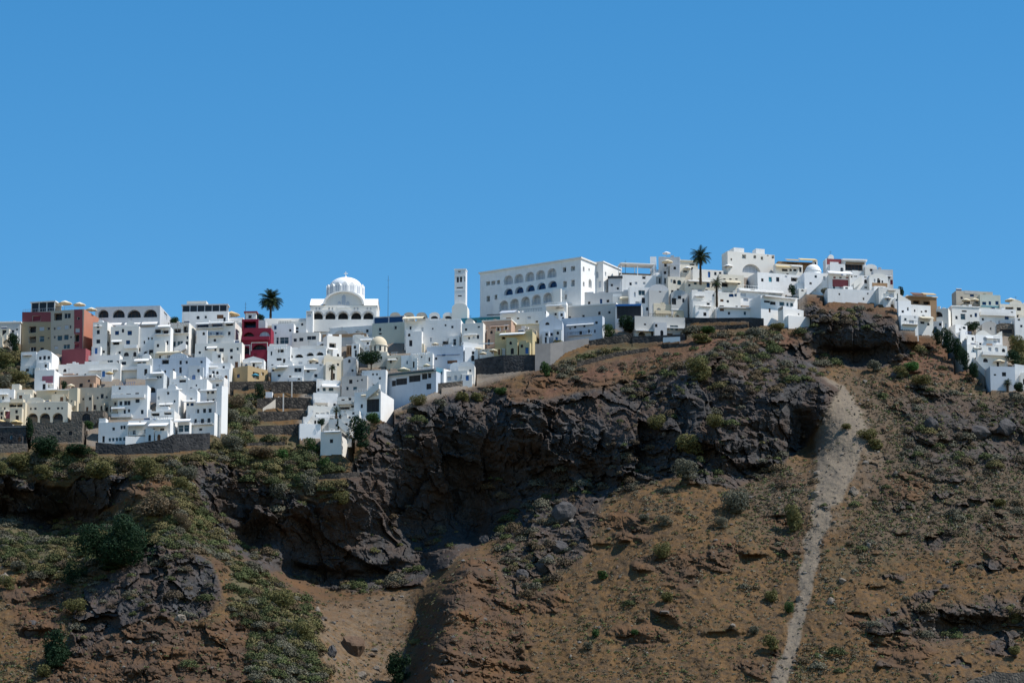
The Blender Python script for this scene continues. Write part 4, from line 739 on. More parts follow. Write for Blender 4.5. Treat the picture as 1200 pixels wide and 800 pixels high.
b = H('long_house', 'long white house with a dark window band sloping up the cliff edge', 444, 511, 434.5, 457, 26, 'blue_grey_plaster', '461.5,449,5,7,k;470.5,447,13.5,8,k;486,443.4,14,8,k;497.6,440.5,6.6,8,k;503.4,439,4,8,k;502.5,452.6,6,7,k', D=3.5, low=24, clutter=0, ex=[('balc', 452, 510, 438.4, .5, 'rail'), ('awn', 457, 511, 437.2, 2.4, 1.4, 'dark_metal'), ('cor', .1, .25, 'teal_paint')])
H('town_house', 'white house with a great dark square opening at the cliff edge', 415, 446, 458, 489, 16, 'white_plaster', '437,475,15,16,k;423.8,475.6,3,4.6;420,484,3,3', ws=14, dp=-2, ex=[('rail', 'white_paint'), ('stair', 431, 463, 446, 451, 1.6)])
H('town_house', 'beige white house with thin poles below the dark spreading tree', 400, 430, 440, 462, 8, 'pale_concrete', '411,447,4,5,k;419,446,2,2;424,445,2.4,2.4;416,455,5,4,t;407,455,3,4', ws=3)
H('town_house', 'grey white house with tiny windows left of the dark window band', 424, 452, 433, 456, 12, 'white_plaster', '437,438.5,2.4,2.4;441.6,438.4,2.4,2.4;428,446,4,3;445,443,3,3', ws=2)
H('town_house', 'sunlit white house with one dark window at the end of the dark window band', 511, 520, 432, 449, 40, 'bright_plaster', '516.6,437,3.4,3.4', ws=9, dp=-1, roof=('shed', 4, -1))
H('vault_house', 'bluish white house with a bright half vault and three windows on the cliff edge', 522, 548, 434, 449, 8, 'white_plaster', '526.6,443.4,5,5,w;534,442.6,3.2,6,w;541,441.2,2.6,5;533,434,2,2', ws=2, dp=-1)
H('vault_house', 'bright half vault roof room on the bluish white house', 527, 540, 430, 437, 8, 'bright_plaster', '541,432,2,2', roof=('vault', 6), D=5, dp=2)
WALL('retaining_wall', 'grey stone wall with white pillars under the bluish white vault house', [(512, 449, 454.5), (530, 447.5, 452.5), (548, 445, 451)], 'stone')
# -- tan, yellow and gabled houses
H('town_house', 'white blue house with three small windows left of the tan house', 541, 566, 378, 416, 12, 'white_plaster', '549.6,396,2.6,3;555,395,3,4,w;560,394.6,3,4.6;546,386,3,3;553,404,3,5;561,383,3,2', ws=1, D=8, dp=1)
H('town_house', 'tan brown house with small white framed windows', 565, 599, 375, 404, 14, 'salmon_plaster', '571.4,388.6,3,2.4;584,385.6,3,4;593,383.6,3,4.4;603,380,3,3', ws=10, ex=[('cor', .12, .4, 'white_plaster')])
for x0_, x1_, y0_, y1_ in ((568.6, 574, 386.6, 390.6), (581.4, 586.6, 382.6, 388.2), (590.4, 595.6, 380.6, 386.4)):
    b = HOUSES[-1]; mb = MB(); u0, v1 = b.front(x0_, y0_); u1, v0 = b.front(x1_, y1_); mb.box(u0, u1, -.06, -.004, v1-.25, v1, 'white_paint'); mb.box(u0, u0+.25, -.06, -.004, v0, v1-.25, 'white_paint'); mb.box(u1-.25, u1, -.06, -.004, v0, v1-.25, 'white_paint'); mb.build('window_surround', b.r)
H('town_house', 'yellow house with a white sail awning and narrow windows above the dark stone wall', 580, 624, 388, 416, 12, 'yellow_plaster', '601.6,405,3,4,w;607.4,404.4,3,4.6,g;614.4,403.6,2.6,5,w;619,403,2.2,5,w;590,396,4,3,o', ws=6, dp=-1, ex=[('awn', 587, 616, 390.6, 3.4, 2.6, 'white_canvas'), ('band', 604.4, 605.8, 404, 413.5, 'white_paint')])
H('town_house', 'cream yellow upper house between the tan house and the grey gable', 599, 632, 380.5, 394, 10, 'cream_plaster', '604,383,2,2;620,386,3,2;612,388,4,2', ws=4, ex=[('cor', .1, .3, 'yellow_plaster')])
H('town_house', 'white house with a bright scalloped side wall left of the yellow house', 543, 566, 403, 424, -10, 'bright_plaster', '568,409,5,4,k;551,418,3,3', ws=3, roof=('shed', 3, -1))
H('vault_house', 'blue white vault house on the cliff edge, left of the dark stone wall', 537, 556, 429, 447, 5, 'white_plaster', '551,434,2.4,3;543,436,3,2;541,444,4,6,b', roof=('vault', 6), ws=1, D=5, dp=-1)
H('town_house', 'low white house with cream parasols beside the yellow house', 562, 592, 408, 420, 10, 'white_plaster', '566.4,409.6,2.4,4,b;570,409.4,2.4,4,b;577,412,3,4;586,413,3,4', ws=2, ex=[('awn', 563, 580, 402.4, 2, 2.6, 'white_canvas')])
for lab, x, y, w in (('cream parasol in front of the yellow house, left of its white base', 578, 408.6, 10), ('smaller cream parasol beside the scalloped white wall', 566, 412, 9)): PARASOL(lab, x, y, w, 'cream_canvas', y+8, dp=-5)
WALL('retaining_wall', 'tall dark stone wall below the yellow house', [(556, 421, 437), (575, 418, 437), (590, 416, 436), (627, 415.5, 433)], 'dark_stone', dp=-1)
WALL('retaining_wall', 'smooth grey concrete wall under the gabled grey house', [(627, 403, 434), (645, 402, 428), (660, 400, 414), (690, 396, 402)], 'concrete', dp=-1)
H('gable_house', 'grey white house with a lopsided gable and one round headed window', 632, 659, 376.5, 403.5, 6, 'blue_grey_plaster', '641.4,378.6,5,4.6,ka;646.4,391.6,3,3.4;659,388,3,4', ws=2, roof=('gable', 9), dp=-1)
# -- the long stacked houses right of it
H('long_house', 'lowest of the three long grey white houses, with plant pots on its balcony', 658, 706, 370, 396, 17, 'blue_grey_plaster', '669,391.6,2,4,w;680.4,390,3,4.6,k;674,383,3,3,k;684.6,382,3,3;699,378,3,3,k;690,388,2.4,4;668,385,2,2;697,388,2,4', ws=3, ex=[('balc', 666, 694, 393.6, .8, 'rail'), ('awn', 664, 696, 380.6, 1.2, .6, 'white_canvas')])
H('long_house', 'middle of the three long grey white houses, with a bright roof edge', 654, 722, 356, 380, 17, 'grey_plaster', '667.6,372,3,3;683.6,370.4,3,3;702.4,367,3,4,k;714,366,3,3', D=8, ws=2, clutter=0, ex=[('cor', .15, .4, 'bright_plaster')])
H('long_house', 'uppermost of the three long grey white houses, below the arched hotel', 658, 738, 341, 366, 15, 'grey_plaster', '674.4,356.6,3,3.4,k;690.4,354.8,3,3.4,k;712.4,352.6,3.4,3.4,k;728,350,2,7,w', D=8, ws=3, dp=1)
H('town_house', 'white house block joining the long houses to the dark garage', 718, 748, 346, 362, 10, 'white_plaster', '725,350,2,2;743,350,3,4', ws=3, dp=-1, ex=[('awn', 727, 741, 348, 3, 2, 'cream_canvas')])
H('garage', 'dark blue open garage with a tree in front of it', 721, 752, 356, 382, 5, 'grey_plaster', '737,365,29,17,k', D=6, dp=-2, clutter=0, ex=[('band', 721.5, 751.5, 356.2, 358.4, 'blue_paint')])
PLANT('tree', 'broad green tree in front of the dark blue garage', 735, 386, 25, 22, 'dark_leaves', 'tree', trunk=False, dp=-3, n=900, key=1)
PLANT('bush', 'round green bush left of the dark blue garage', 713, 394, 19, 15, 'green_leaves', 'bush', dp=-2, n=700, key=2)
WALL('retaining_wall', 'pale stone bank wall below the green bush and the garage', [(690, 399, 404), (712, 395, 403), (742, 390, 400)], 'dry_stone', dp=-2)
b = H('cliff_house', 'grey white cliff edge house with a dark doorway and white balcony panels', 744, 803, 370, 395, -6, 'grey_plaster', '776.6,382.6,3.4,7,k;764.6,391,3,5,k;790,384,10,6,t;756,380,3,2', ws=3, D=8, ex=[('awn', 744, 773, 386.4, 1, 1.6, 'bright_plaster'), ('awn', 779, 803, 383.2, 1, 1.6, 'bright_plaster')])
WALL('retaining_wall', 'dark stone base with white panels under the cliff edge house', [(741, 394, 401), (760, 393.5, 401), (803, 391.5, 397.5)], 'dark_stone', dp=-2)
WALL('terrace_wall', 'bright white balcony panel fixed before the dark stone base', [(777, 395.2, 400.4), (797, 394.4, 399.6)], 'bright_plaster', dp=-3.5, thick=.2)
H('town_house', 'white roofed house with a shaded brown terrace under a long flat roof', 727, 769, 321.5, 345, -6, 'white_plaster', '739,332.6,3,3.6;745.4,331.6,3,3,w;755,331.8,3,3,w;754.6,325,4,4,k;733,341,3,3', ws=1.5, clutter=0, ex=[('slab', 727, 767, 309.4, 320, 5, 'bright_plaster')])
b = HOUSES[-1]; mb = MB(); mb.box(-b.W/2+.5, b.W/2-.5, 4.2, 4.5, b.H-.45, b.H+1.6, 'brown_plaster'); mb.build('back_wall', b.r)
H('chimney_block', 'narrow white block standing at the end of the long flat roof', 762, 769, 300.6, 326, 4, 'bright_plaster', '', D=2.2, dp=2, clutter=0)
H('town_house', 'small dark roofed grey house between hotel wing and brown terrace', 713, 729, 326, 345, 6, 'grey_plaster', '717,334,3,3;724,338,3,3', ws=2, ex=[('cor', .2, .8, 'dark_metal')])
H('town_house', 'plain grey house front below two rooftop parasols', 772, 797, 301, 333, 5, 'grey_plaster', '789,312,2,2;793,322,2,3', ws=5, D=8)
PARASOL('white parasol, topmost on the skyline left of the right hand palm', 781, 294.6, 10, 'white_canvas', 303, back=1071)
PARASOL('cream parasol below the topmost white parasol', 782, 304, 14, 'cream_canvas', 312, back=1064)
# -- grey domed church and vaults
b = H('domed_church', 'grey church with a pale dome, a round vault front and a cream lower wall', 761, 784, 340, 372, -6, 'grey_plaster', '773.6,341,3,3', ws=3, roof=('vault', 8), clutter=0, D=9, dp=-1)
b2 = H('church_dome', 'pale dome on a grey drum with one dark window, behind the round vault front', 763, 783, 334, 345, -4, 'grey_plaster', '', D=6, dp=3, clutter=0, ex=[('drum', 773, 10, 335, 325, 315.5, 1, 'white_plaster')])
H('vault_house', 'small white vaulted house with one dark window right of the domed church', 787, 806, 345, 372, -8, 'grey_plaster', '796.4,348.4,4,4,k;789,353,7,8,k;801,352,3,5', ws=2, roof=('vault', 6), clutter=0)
H('town_house', 'cream walled courtyard house in front of the domed church', 766, 802, 357, 372, -5, 'cream_plaster', '772,363,5,5,oa;788,364,3,3;793,362,4,4,k', ws=2, dp=-1, ex=[('balc', 768, 801, 367, .6, 'wall')])
H('town_house', 'white blue house with dark grille doors left of the domed church', 738, 764, 336, 372, -5, 'white_plaster', '752,343,8,6,t;754,352,4,7,k;747,356,5,6,w;744,345,2,6,w;760,362,6,4,k', ws=1.5)
H('town_house', 'white house with arched niches right behind the domed church', 783, 803, 324, 345, -6, 'pale_cream_plaster', '790.4,330,3.6,5,ka;787,329,2,4,w;796,331,5,6,ta', ws=2)
# -- around the right-hand palm
H('town_house', 'cream white house with two parasols left of the right hand palm', 797, 818, 306, 328, -6, 'pale_cream_plaster', '803,318,5,2,k;811,310,6,2,k', ws=1.5, ex=[('cor', .3, .4, 'cream_plaster')])
PARASOL('white parasol between the topmost parasol and the right hand palm', 805.5, 312, 10, 'white_canvas', 318, dp=-4)
H('town_house', 'white house with a bright blue door right of the right hand palm', 812, 848, 315, 336, -8, 'white_plaster', '831,321.6,3,7.4,u;838.4,320.6,3,4;821,322,3,3,w;844,320,3,3', ws=2)
PARASOL('round white parasol right of the blue door on the skyline', 853, 309.6, 12, 'white_canvas', 317, dp=-2)
H('town_house', 'low white house with a brown canopy behind the right hand palm', 803, 845, 328, 345, -6, 'pale_cream_plaster', '815,332,4,3,t;830,334,4,6,b;808,334,3,3;837,334,5,4,w', ws=2, ex=[('awn', 806, 832, 328, 1.4, 1.2, 'white_canvas')])
PALM('large palm on the skyline of the right hand town', 821, 330, 300, 14, back=1052, nf=56)
PALM('small dry palm in front of the white courtyard walls', 840, 356, 331, 9, back=1042, nf=30)
H('town_house', 'white courtyard house left of the small dry palm', 811, 838, 341, 371, -6, 'white_plaster', '822,347,7,2,w;833,354,3,3;836,346,2,2', ws=2, dp=0, D=8)
H('round_wall_house', 'low curved white wall house with a leaf shaped shade', 812, 835, 352.6, 371, -6, 'bright_plaster', '830,356,4,3', ws=2, dp=-2, D=4)
H('town_house', 'low white house with two small windows on the brown field edge', 840, 879, 359.6, 371, -5, 'bright_plaster', '854.4,367,3,3.6;873,367,3,4,t;846,363,5,3,d', ws=2, dp=-2, D=6, ex=[('awn', 843, 878, 359, .8, .9, 'white_canvas')])
H('town_house', 'white blue house with a tiny blue arch right of the small dry palm', 838, 868, 342, 364, -6, 'white_plaster', '857,345,6,6,ba;862,345,3,5,b;846,352,4,3,d;853,353,3,3', ws=2, dp=-1)
H('town_house', 'grey white house with a row of little vents below the round parasol', 843, 872, 321, 346, -8, 'pale_cream_plaster', '849,327,3,1.6,k;856,327,3,1.6,k;863,327,3,1.6,k;866,332,3,3', ws=2, ex=[('awn', 850, 867, 329, 2, 1.4, 'cream_canvas')])
# -- the big arch house and the modern houses on the right
b = H('arch_house', 'large white house with one wide shallow arch high on the skyline', 853, 908, 294, 322, -12, 'white_plaster', '880.6,314.6,23,11,wa;872,300.6,5,5,w;884.6,301,3.4,4,w;893,302.6,3,4,w;899.6,299.4,2,2,k;906,299.4,3.6,7.4,k;857,304,2,3', ws=6, rev=1.2, ex=[('blk', 860, 872, 291, 1, 4), ('blk', 886, 896, 292, 1, 3)], clutter=0)
H('town_house', 'white house with green and brown shuttered windows below the wide arch', 888, 938, 318.6, 342, -12, 'white_plaster', '893.4,328,3,4,k;902.8,327.4,4,6,v;911.4,327.4,4,5.6,n;921,324,3,2,w;931,327.4,8.6,5,o', ws=14, D=8, clutter=0)
H('town_house', 'white house with a yellow awning over three dark openings on the skyline', 909, 941, 309, 326, -8, 'white_plaster', '919.6,316.4,7,3,k;926.6,316.4,3,3,k;931.6,316.4,4,3,k;938,316,3,6', ws=2, ex=[('awn', 908, 925, 311, 2.4, 2, 'yellow_canvas'), ('awn', 926, 939, 310.4, 1.6, 1.4, 'white_canvas')])
H('town_house', 'brown and yellow canopied roof terrace behind the three dark openings', 912, 958, 306, 322, -6, 'brown_plaster', '928,308,12,3,k;945,309,12,3,d', D=5, dp=2, clutter=0, ex=[('awn', 919, 934, 303.4, 3.4, 3, 'tan_canvas'), ('awn', 935, 955, 302.6, 4, 3, 'yellow_canvas')])
b = H('chapel', 'small white chapel with a low dome and a stair left of the maroon house', 943, 971, 319, 343, -6, 'bright_plaster', '966,326,3,5,w;950,332,3,3;956,324,3,3', ws=2, D=9, clutter=0, ex=[('drum', 955, 9.5, 320, 316.5, 309.4, 0, 'bright_plaster'), ('stair', 944, 343, 962, 326, 1.4)])
H('bell_gable', 'tiny white bell gable with a dark opening beside the low dome', 953, 958.4, 306, 318, -4, 'bright_plaster', '955.6,308.4,2,3.6,ka', D=1.4, dp=4, clutter=0, roof=('vault', 2.4))
H('town_house', 'low white wall house with three square windows above the rock outcrop', 934, 973, 331, 342.6, -8, 'white_plaster', '946.6,335.4,3.6,4;953,335.4,3.6,4;959,335.4,3.6,4;966,336,3,3', ws=2, dp=-2, D=5)
PLANT('tree', 'dark green tree in front of the shuttered white house', 929, 345, 10, 12, 'dark_leaves', 'tree', dp=-2, key=3)
PLANT('shrub', 'grey shrub at the foot of the three square windows', 967, 344, 12, 9, 'grey_leaves', 'shrub', dp=-2, key=1)
b = H('modern_house', 'modern white cliff house with a row of wide windows and a thick roof', 892, 935, 346, 379, -14, 'bright_plaster', '905.6,355.2,7,4,k;899,353.4,8,2.6,k;916.4,356,6.4,5,t;923,356.6,3,4.4,t;928,357,4,4.4,t;902,363.6,2.4,5,d', ws=12, clutter=0, ex=[('awn', 894, 933, 345.4, 1.6, 1.6, 'bright_plaster')])
H('modern_house', 'white ramped terrace stepping down right of the modern cliff house', 918, 942, 362, 379, -12, 'bright_plaster', '936,368,2,2', D=4, dp=-2, clutter=0, roof=('shed', 4, -1))
H('modern_house', 'low white terrace block at the foot of the ramped terrace', 924, 949, 369.5, 380, -12, 'bright_plaster', '', D=4, dp=-3, clutter=0)
H('town_house', 'white pergola house left of the modern cliff house', 866, 920, 337, 356, -10, 'white_plaster', '871,345,7,4,w;882,340,5,3,w;893,342,9,3,w;905,344,9,3,w;874,351,6,4,w', ws=2, ex=[('rail', 'white_paint'), ('awn', 866, 918, 339, 1, .8, 'white_canvas')])
WALL('garden_wall', 'dark stone field wall below the low white house with two windows', [(802, 372, 378), (840, 372.5, 377), (880, 372, 376), (895, 373, 377)], 'dark_stone', dp=-2)
WALL('garden_wall', 'broken dark stone wall across the green bank under the field wall', [(818, 382, 387), (850, 381, 386), (876, 380, 384)], 'dry_stone')
WALL('garden_wall', 'dry stone field wall on the brown field below the garage', [(676, 424, 430), (720, 413, 418), (760, 407, 411)], 'dry_stone')
WALL('garden_wall', 'short dark stone field wall right of the cliff edge house panels', [(776, 404, 408), (806, 402, 406)], 'dry_stone')
# -- maroon quarter
H('town_house', 'house with a maroon upper front between white piers on the right skyline', 968, 989, 303, 322, -5, 'white_plaster', '977,308,7,2.6,w;983,312,2.6,2.4;977,316,4,3,w', ws=2, ex=[('band', 969, 986, 303.4, 310, 'maroon_plaster')])
H('town_house', 'white framed house with a tan recessed front and flat roof on the right skyline', 989, 1015, 305, 323, -5, 'white_plaster', '1001,313,22,9,o', ws=1.5, clutter=0, rev=.6, ex=[('cor', .4, .5, 'bright_plaster'), ('band', 991, 1013, 307, 309.6, 'brown_plaster')])
H('gable_house', 'tiny white gabled house with two windows right of the tan recessed front', 1014, 1028, 313, 324, -5, 'white_plaster', '1020.6,312,2.2,3,k;1021,316.4,3.4,3,k;1024.6,317,1.4,2', roof=('vault', 4), D=5)
H('town_house', 'grey house with maroon door panels at the end of the right skyline', 1024, 1047, 315.4, 340, -4, 'grey_plaster', '1036.4,323.6,2.6,3,w;1041.8,324.4,3.4,4;1039.4,330,2.4,4,r;1045,330.6,3.6,6,r', ws=1.5)
H('town_house', 'white house with a bright slab roof and two maroon panels', 971, 998, 322, 340, -7, 'white_plaster', '978,325,3,2.4,r;985,325,3,2.4,k;993,325,4,2.6,r', ws=3, ex=[('band', 975.5, 994, 327.6, 336, 'maroon_plaster'), ('awn', 969, 997, 317.4, 4, 2.4, 'bright_plaster')])
H('town_house', 'white house with an arched window in the middle of the maroon quarter', 996, 1022, 322, 340, -7, 'white_plaster', '998,324,2,2.6,k;1002.4,323.6,4,2,k;1009,324.4,3,2,k;1014,324.6,3,2,k;1014.4,329.6,3.6,5,ka;1014.6,336.8,3.4,2,k', ws=2, dp=-1, ex=[('blk', 999, 1006, 317, .6, 3), ('stair', 999, 334, 1009, 326, 1.2)])
H('town_house', 'white rounded house with a brown balcony wall in the maroon quarter', 1019, 1041, 325, 341, -5, 'white_plaster', '1025,328.6,2,4,w;1029.4,326,3,4,ka;1029.8,329.6,4,4,k;1034,330,2,3,k', ws=2, roof=('vault', 5), dp=-1, ex=[('band', 1022, 1040, 331.6, 336, 'brown_plaster')])
H('long_house', 'long blank white base wall on top of the dark rock outcrop', 970, 1034, 338, 352, -6, 'white_plaster', '983.6,344.6,2,2.4,k;1012,350,2,3;1017,344,2,2', ws=2, dp=-2, D=5, clutter=0)
H('town_house', 'white house with a curved right end above the rock outcrop', 1030, 1055, 338, 354, -5, 'white_plaster', '1045,346,6,5,w', ws=1.5, dp=-2, D=6, roof=('shed', 1.5, -1))
for lab, x, y in (('white parasol, uppermost of three by the curved white house', 1034, 337), ('white parasol, middle of three by the curved white house', 1037, 342.6), ('cream parasol, lowest of three by the curved white house', 1040.5, 347.4)): PARASOL(lab, x, y, 9, 'white_canvas', y+7, dp=-4)
PLANT('bush', 'dark bush behind the curved end of the white house on the right', 1056, 347, 9, 12, 'dark_leaves', 'bush', dp=2, key=2)
# -- houses right of the outcrop
H('town_house', 'white house with a tall sail shaped wall right of the rock outcrop', 1053, 1068, 352, 372, -8, 'bright_plaster', '1058,365,3,3;1064,362,2,4', ws=1, roof=('shed', 9, -1))
H('town_house', 'brown awninged terrace house on the right skyline', 1064, 1098, 347, 362, -8, 'brown_plaster', '1074,354,8,4,o;1086,355,8,4,o', ws=2, clutter=0, ex=[('awn', 1066, 1082, 342.6, 4.6, 2.6, 'brown_wood'), ('awn', 1079, 1094, 343, 3.4, 2.4, 'tan_canvas'), ('cor', .3, .3, 'white_plaster')])
H('town_house', 'white house with two small square windows below the brown awninged terrace', 1067, 1091, 356.6, 374, -10, 'white_plaster', '1080,365.2,2,2.2,k;1085,364.6,3,2.4,k;1072,364,2,3', ws=2, dp=-1)
H('town_house', 'white house with an arched terrace opening and a sunlit right wall', 1091, 1112, 361, 390, 16, 'white_plaster', '1099,368.2,11,7,oa;1101.4,382,3,4,k;1108.6,381,3,5,w;1094,374,3,2;1115,382,2,4,w', ws=7, dp=-1)
H('town_house', 'small white houses perched on the outcrop edge under the brown awninged terrace', 1056, 1076, 369, 384, -8, 'white_plaster', '1061,374,3,3,t;1068,377,6,4,w;1072,371,2,3', ws=2, dp=-1, ex=[('balc', 1057, 1075, 380, 1.2, 'rail')])
H('town_house', 'cream canopied white house between perched houses and arched terrace', 1076, 1094, 370, 390, -8, 'white_plaster', '1081,378,5,3,k;1088,380,3,3', ws=2, ex=[('awn', 1077, 1092, 371, 2.6, 2.2, 'cream_canvas')])
H('hotel', 'greyish terraced hotel with slanted left end at the right skyline', 1121, 1164, 340.4, 364, -6, 'beige_plaster', '1139,346.2,5,3,b;1133,354,8,4,k;1147,353,8,4,k;1127,349,3,3', ws=3, cat='hotel', ex=[('band', 1130, 1148, 340.8, 344.4, 'pale_concrete'), ('balc', 1126, 1150, 357, 1.4, 'rail')])
PARASOL('cream parasol on the terraced hotel, left of its pair', 1132, 349.6, 11, 'cream_canvas', 356, dp=-6); PARASOL('cream parasol on the terraced hotel, right of its pair', 1142.5, 349.2, 11, 'cream_canvas', 356, dp=-6)
H('town_house', 'grey green house with bright blue window frames on the right skyline', 1149, 1173, 345, 366, -6, 'green_grey_plaster', '1153.4,355.4,5,4,b;1160,355.2,3,4.6,b;1168.4,355,4,4.6,b', ws=2, dp=-2, ex=[('band', 1150, 1172, 358.4, 359.6, 'teal_paint')])
H('town_house', 'white house row with greenish doors under the terraced hotel', 1116, 1148, 359, 380, -6, 'white_plaster', '1128.6,371,6,7,t;1138,370,2.6,3,k;1143.6,369,3,5,b;1130,364.6,6,2,k;1121,372,3,4', ws=2, dp=-1, ex=[('cor', .2, .3, 'bright_plaster')])
H('town_house', 'wide white house with a deep blue window under the grey green house', 1147, 1191, 361, 380, -6, 'white_plaster', '1179.8,372.4,5,4,b;1160,367,16,2,w;1186,366,3,2;1152,374,3,3', ws=2, dp=-1, ex=[('balc', 1148, 1189, 369, 1, 'wall')])
H('town_house', 'beige terrace house under a cream parasol at the right edge', 1172, 1230, 356, 374, -4, 'pale_cream_plaster', '1194,362,5,4,k;1183,361,10,3,o;1210,362,5,4,k', ws=2)
PARASOL('wide cream parasol on the terrace near the right edge', 1184.6, 349, 15, 'cream_canvas', 357, dp=-3)
H('town_house', 'white house at the right edge below the beige terrace', 1190, 1240, 372, 397, -6, 'white_plaster', '1194,374.4,3,2.6,k;1197,382,3,3;1210,380,4,4', ws=2)
H('vault_house', 'pale stone vault house above the wavy roofed house', 1151, 1169, 381, 390, -4, 'pale_concrete', '1161,385,2,3', roof=('vault', 5), D=6)
H('stone_house', 'weathered grey vault over a dark rock shelter left of the right edge house', 1168, 1190, 381, 392, -4, 'stone', '1179,388,15,5,k', roof=('vault', 3), D=6, clutter=0)
H('wave_house', 'white house with a wavy roof line above the lowest houses on the right', 1144, 1175, 392, 408, -7, 'bright_plaster', '1154.4,397,5,5,wa;1168,398,8,7,w;1149,403,3,3', ws=2, roof=('wave', 6), D=8)
H('town_house', 'white house with two arched windows and a pink terrace below the wavy roof', 1146, 1181, 404, 430, -7, 'white_plaster', '1176,411.6,4,7,ka;1148.4,408,4,3.6,ka;1155,422,6,5,ka;1160,409,4,5,w;1168,410,4,6,w', ws=2, dp=-1, ex=[('band', 1156, 1163, 402.4, 404.6, 'salmon_plaster'), ('balc', 1150, 1180, 416, 1.6, 'wall')])
H('town_house', 'blue grey lowest house with a dark square window at the right end of the town', 1161, 1190, 429, 455, -4, 'blue_grey_plaster', '1176.6,438.4,5,5,k;1166,439,3,2', ws=1, D=6, dp=-2, clutter=0)
H('town_house', 'white house cut by the right edge beside the blue grey lowest house', 1190, 1240, 432, 452, -5, 'white_plaster', '1196,441,3,3;1210,440,4,4', ws=2, dp=-1, roof=('shed', 6, -1))
PARASOL('cream parasol on the roof of the blue grey lowest house', 1171, 420.6, 15, 'cream_canvas', 429, dp=-1); PARASOL('tan parasol right of the cream parasol on the lowest right house', 1187, 420.4, 12, 'tan_canvas', 429, dp=-1)
for i, (x0_, x1_, yt_, yb_, w_, lab) in enumerate([(1120, 1134, 380, 400, '1125,386,2,3;1130,384,4,3', 'highest of the three white houses stepping down beside the dark conifers'), (1126, 1143, 391, 413, '1132,398,5,4,oa;1140,397,3,4;1131,406,2,3', 'middle of the three white houses stepping down beside the dark conifers'), (1134, 1152, 403, 430, '1141,411,2,2;1146,408,3,4;1143,420,2,3', 'lowest of the three white houses stepping down beside the dark conifers')]):
    H('terraced_house', lab, x0_, x1_, yt_, yb_, -14, 'white_plaster', w_, ws=5, dp=-i, D=8, clutter=1)
WALL('stair_wall', 'white diagonal stair wall dropping beside the dark conifers', [(1112, 384, 392), (1124, 398, 408), (1138, 416, 424), (1152, 431, 438), (1163, 441, 449)], 'bright_plaster', dp=-3, thick=1.2)
PARASOL('cream parasol on the stepped white houses beside the conifers', 1133, 400.6, 9, 'cream_canvas', 407, dp=-5)
# -- stepped white group in the middle bottom
for (x0_, x1_, yt_, yb_, mt, w_, lab, ex_) in [
 (371, 399, 445, 462, 'white_plaster', '373,456.5,3,4,a;380,456,4,4,t;388,456,6,4,t;401,455,4,3,k', 'topmost white house of the middle stepped group, with a pergola roof', [('perg', 371, 378, 445, 450, 1, 'white_paint'), ('awn', 377, 397, 450, 3.4, 2, 'white_canvas')]),
 (367, 396, 460, 478, 'white_plaster', '378,468.4,4,2.4,k;374,476,5,3,k;382.6,476,3,3,k;392,474,3,3', 'second white house of the middle stepped group, with a rounded terrace', [('balc', 368, 384, 472, 1.8, 'wall')]),
 (361, 397, 475, 491, 'white_plaster', '372,485,4,3;378,485,5,3.4,w;384,484,3,3,w;366,482,2,2', 'third white house of the middle stepped group', [('balc', 370, 396, 489.4, 1.6, 'wall')]),
 (355, 386, 488, 510, 'white_plaster', '369.4,494.8,2.4,5,k;360,494,2,3', 'fourth white house of the middle stepped group, with one dark door', [('stair', 356, 496, 366, 482, 1.4)]),
 (395, 421, 464, 483, 'white_plaster', '402,469,4,3,k;410,467.4,3.4,5,k;404,478,12,3,o;413,476,4,3', 'white house with bright balcony edges right of the middle stepped group', [('balc', 396, 414, 474, 1.6, 'wall')]),
 (400, 421, 481, 503, 'white_plaster', '409.6,490.2,3,5,k;404,486,5,3,w;414,484,3,3', 'white house with a diagonal ramp right of the middle stepped group', [('stair', 413, 497, 401, 488, 1.4)]),
 (351, 376, 496, 511, 'bright_plaster', '', 'blank white block at the lower left of the middle stepped group', [])]:
    H('terraced_house', lab, x0_, x1_, yt_, yb_, -8 if x0_ < 390 else 8, mt, w_, ws=3, dp=-1 if mt != 'bright_plaster' else -3, ex=ex_, clutter=0)
H('cliff_house', 'lowest white house with one square window at the cliff edge of the middle group', 375.5, 400, 505, 530, 12, 'white_plaster', '388.4,516.6,4,4.6,k;403,510,6,5,k', ws=12, dp=-3, clutter=0, ex=[('awn', 380, 399, 505, 1, .6, 'bright_plaster')])
H('town_house', 'white house above the lowest cliff house with a ramped roof', 385, 412, 490, 508, 10, 'white_plaster', '394,498,2,3;405,497,5,3,k', ws=5, dp=-2, ex=[('stair', 411, 506, 398, 494, 1.5)])
PALM('small palm in front of the white stepped group and the belfry', 389, 443, 430, 6, back=1030, nf=26)
PALM('tiny low palm beside the third white house of the stepped group', 394, 489, 480, 6, back=1008, nf=24)
PLANT('tree', 'small round dark tree in front of the fourth white house of the stepped group', 377, 503, 11, 15, 'dark_leaves', 'tree', trunk=True, dp=-5, key=0)
PLANT('cypress', 'narrow dark cypress above the ramp of the lowest cliff house', 396.4, 502, 4.5, 12, 'dark_leaves', 'tree', dp=-6, key=2)
PLANT('tree', 'dark tree filling the corner right of the lowest cliff house', 423, 522, 30, 34, 'dark_leaves', 'tree', dp=-4, n=900, key=3)
PLANT('bush', 'dark bush under the great dark square opening', 437, 494, 20, 14, 'green_leaves', 'bush', dp=-3, key=1)
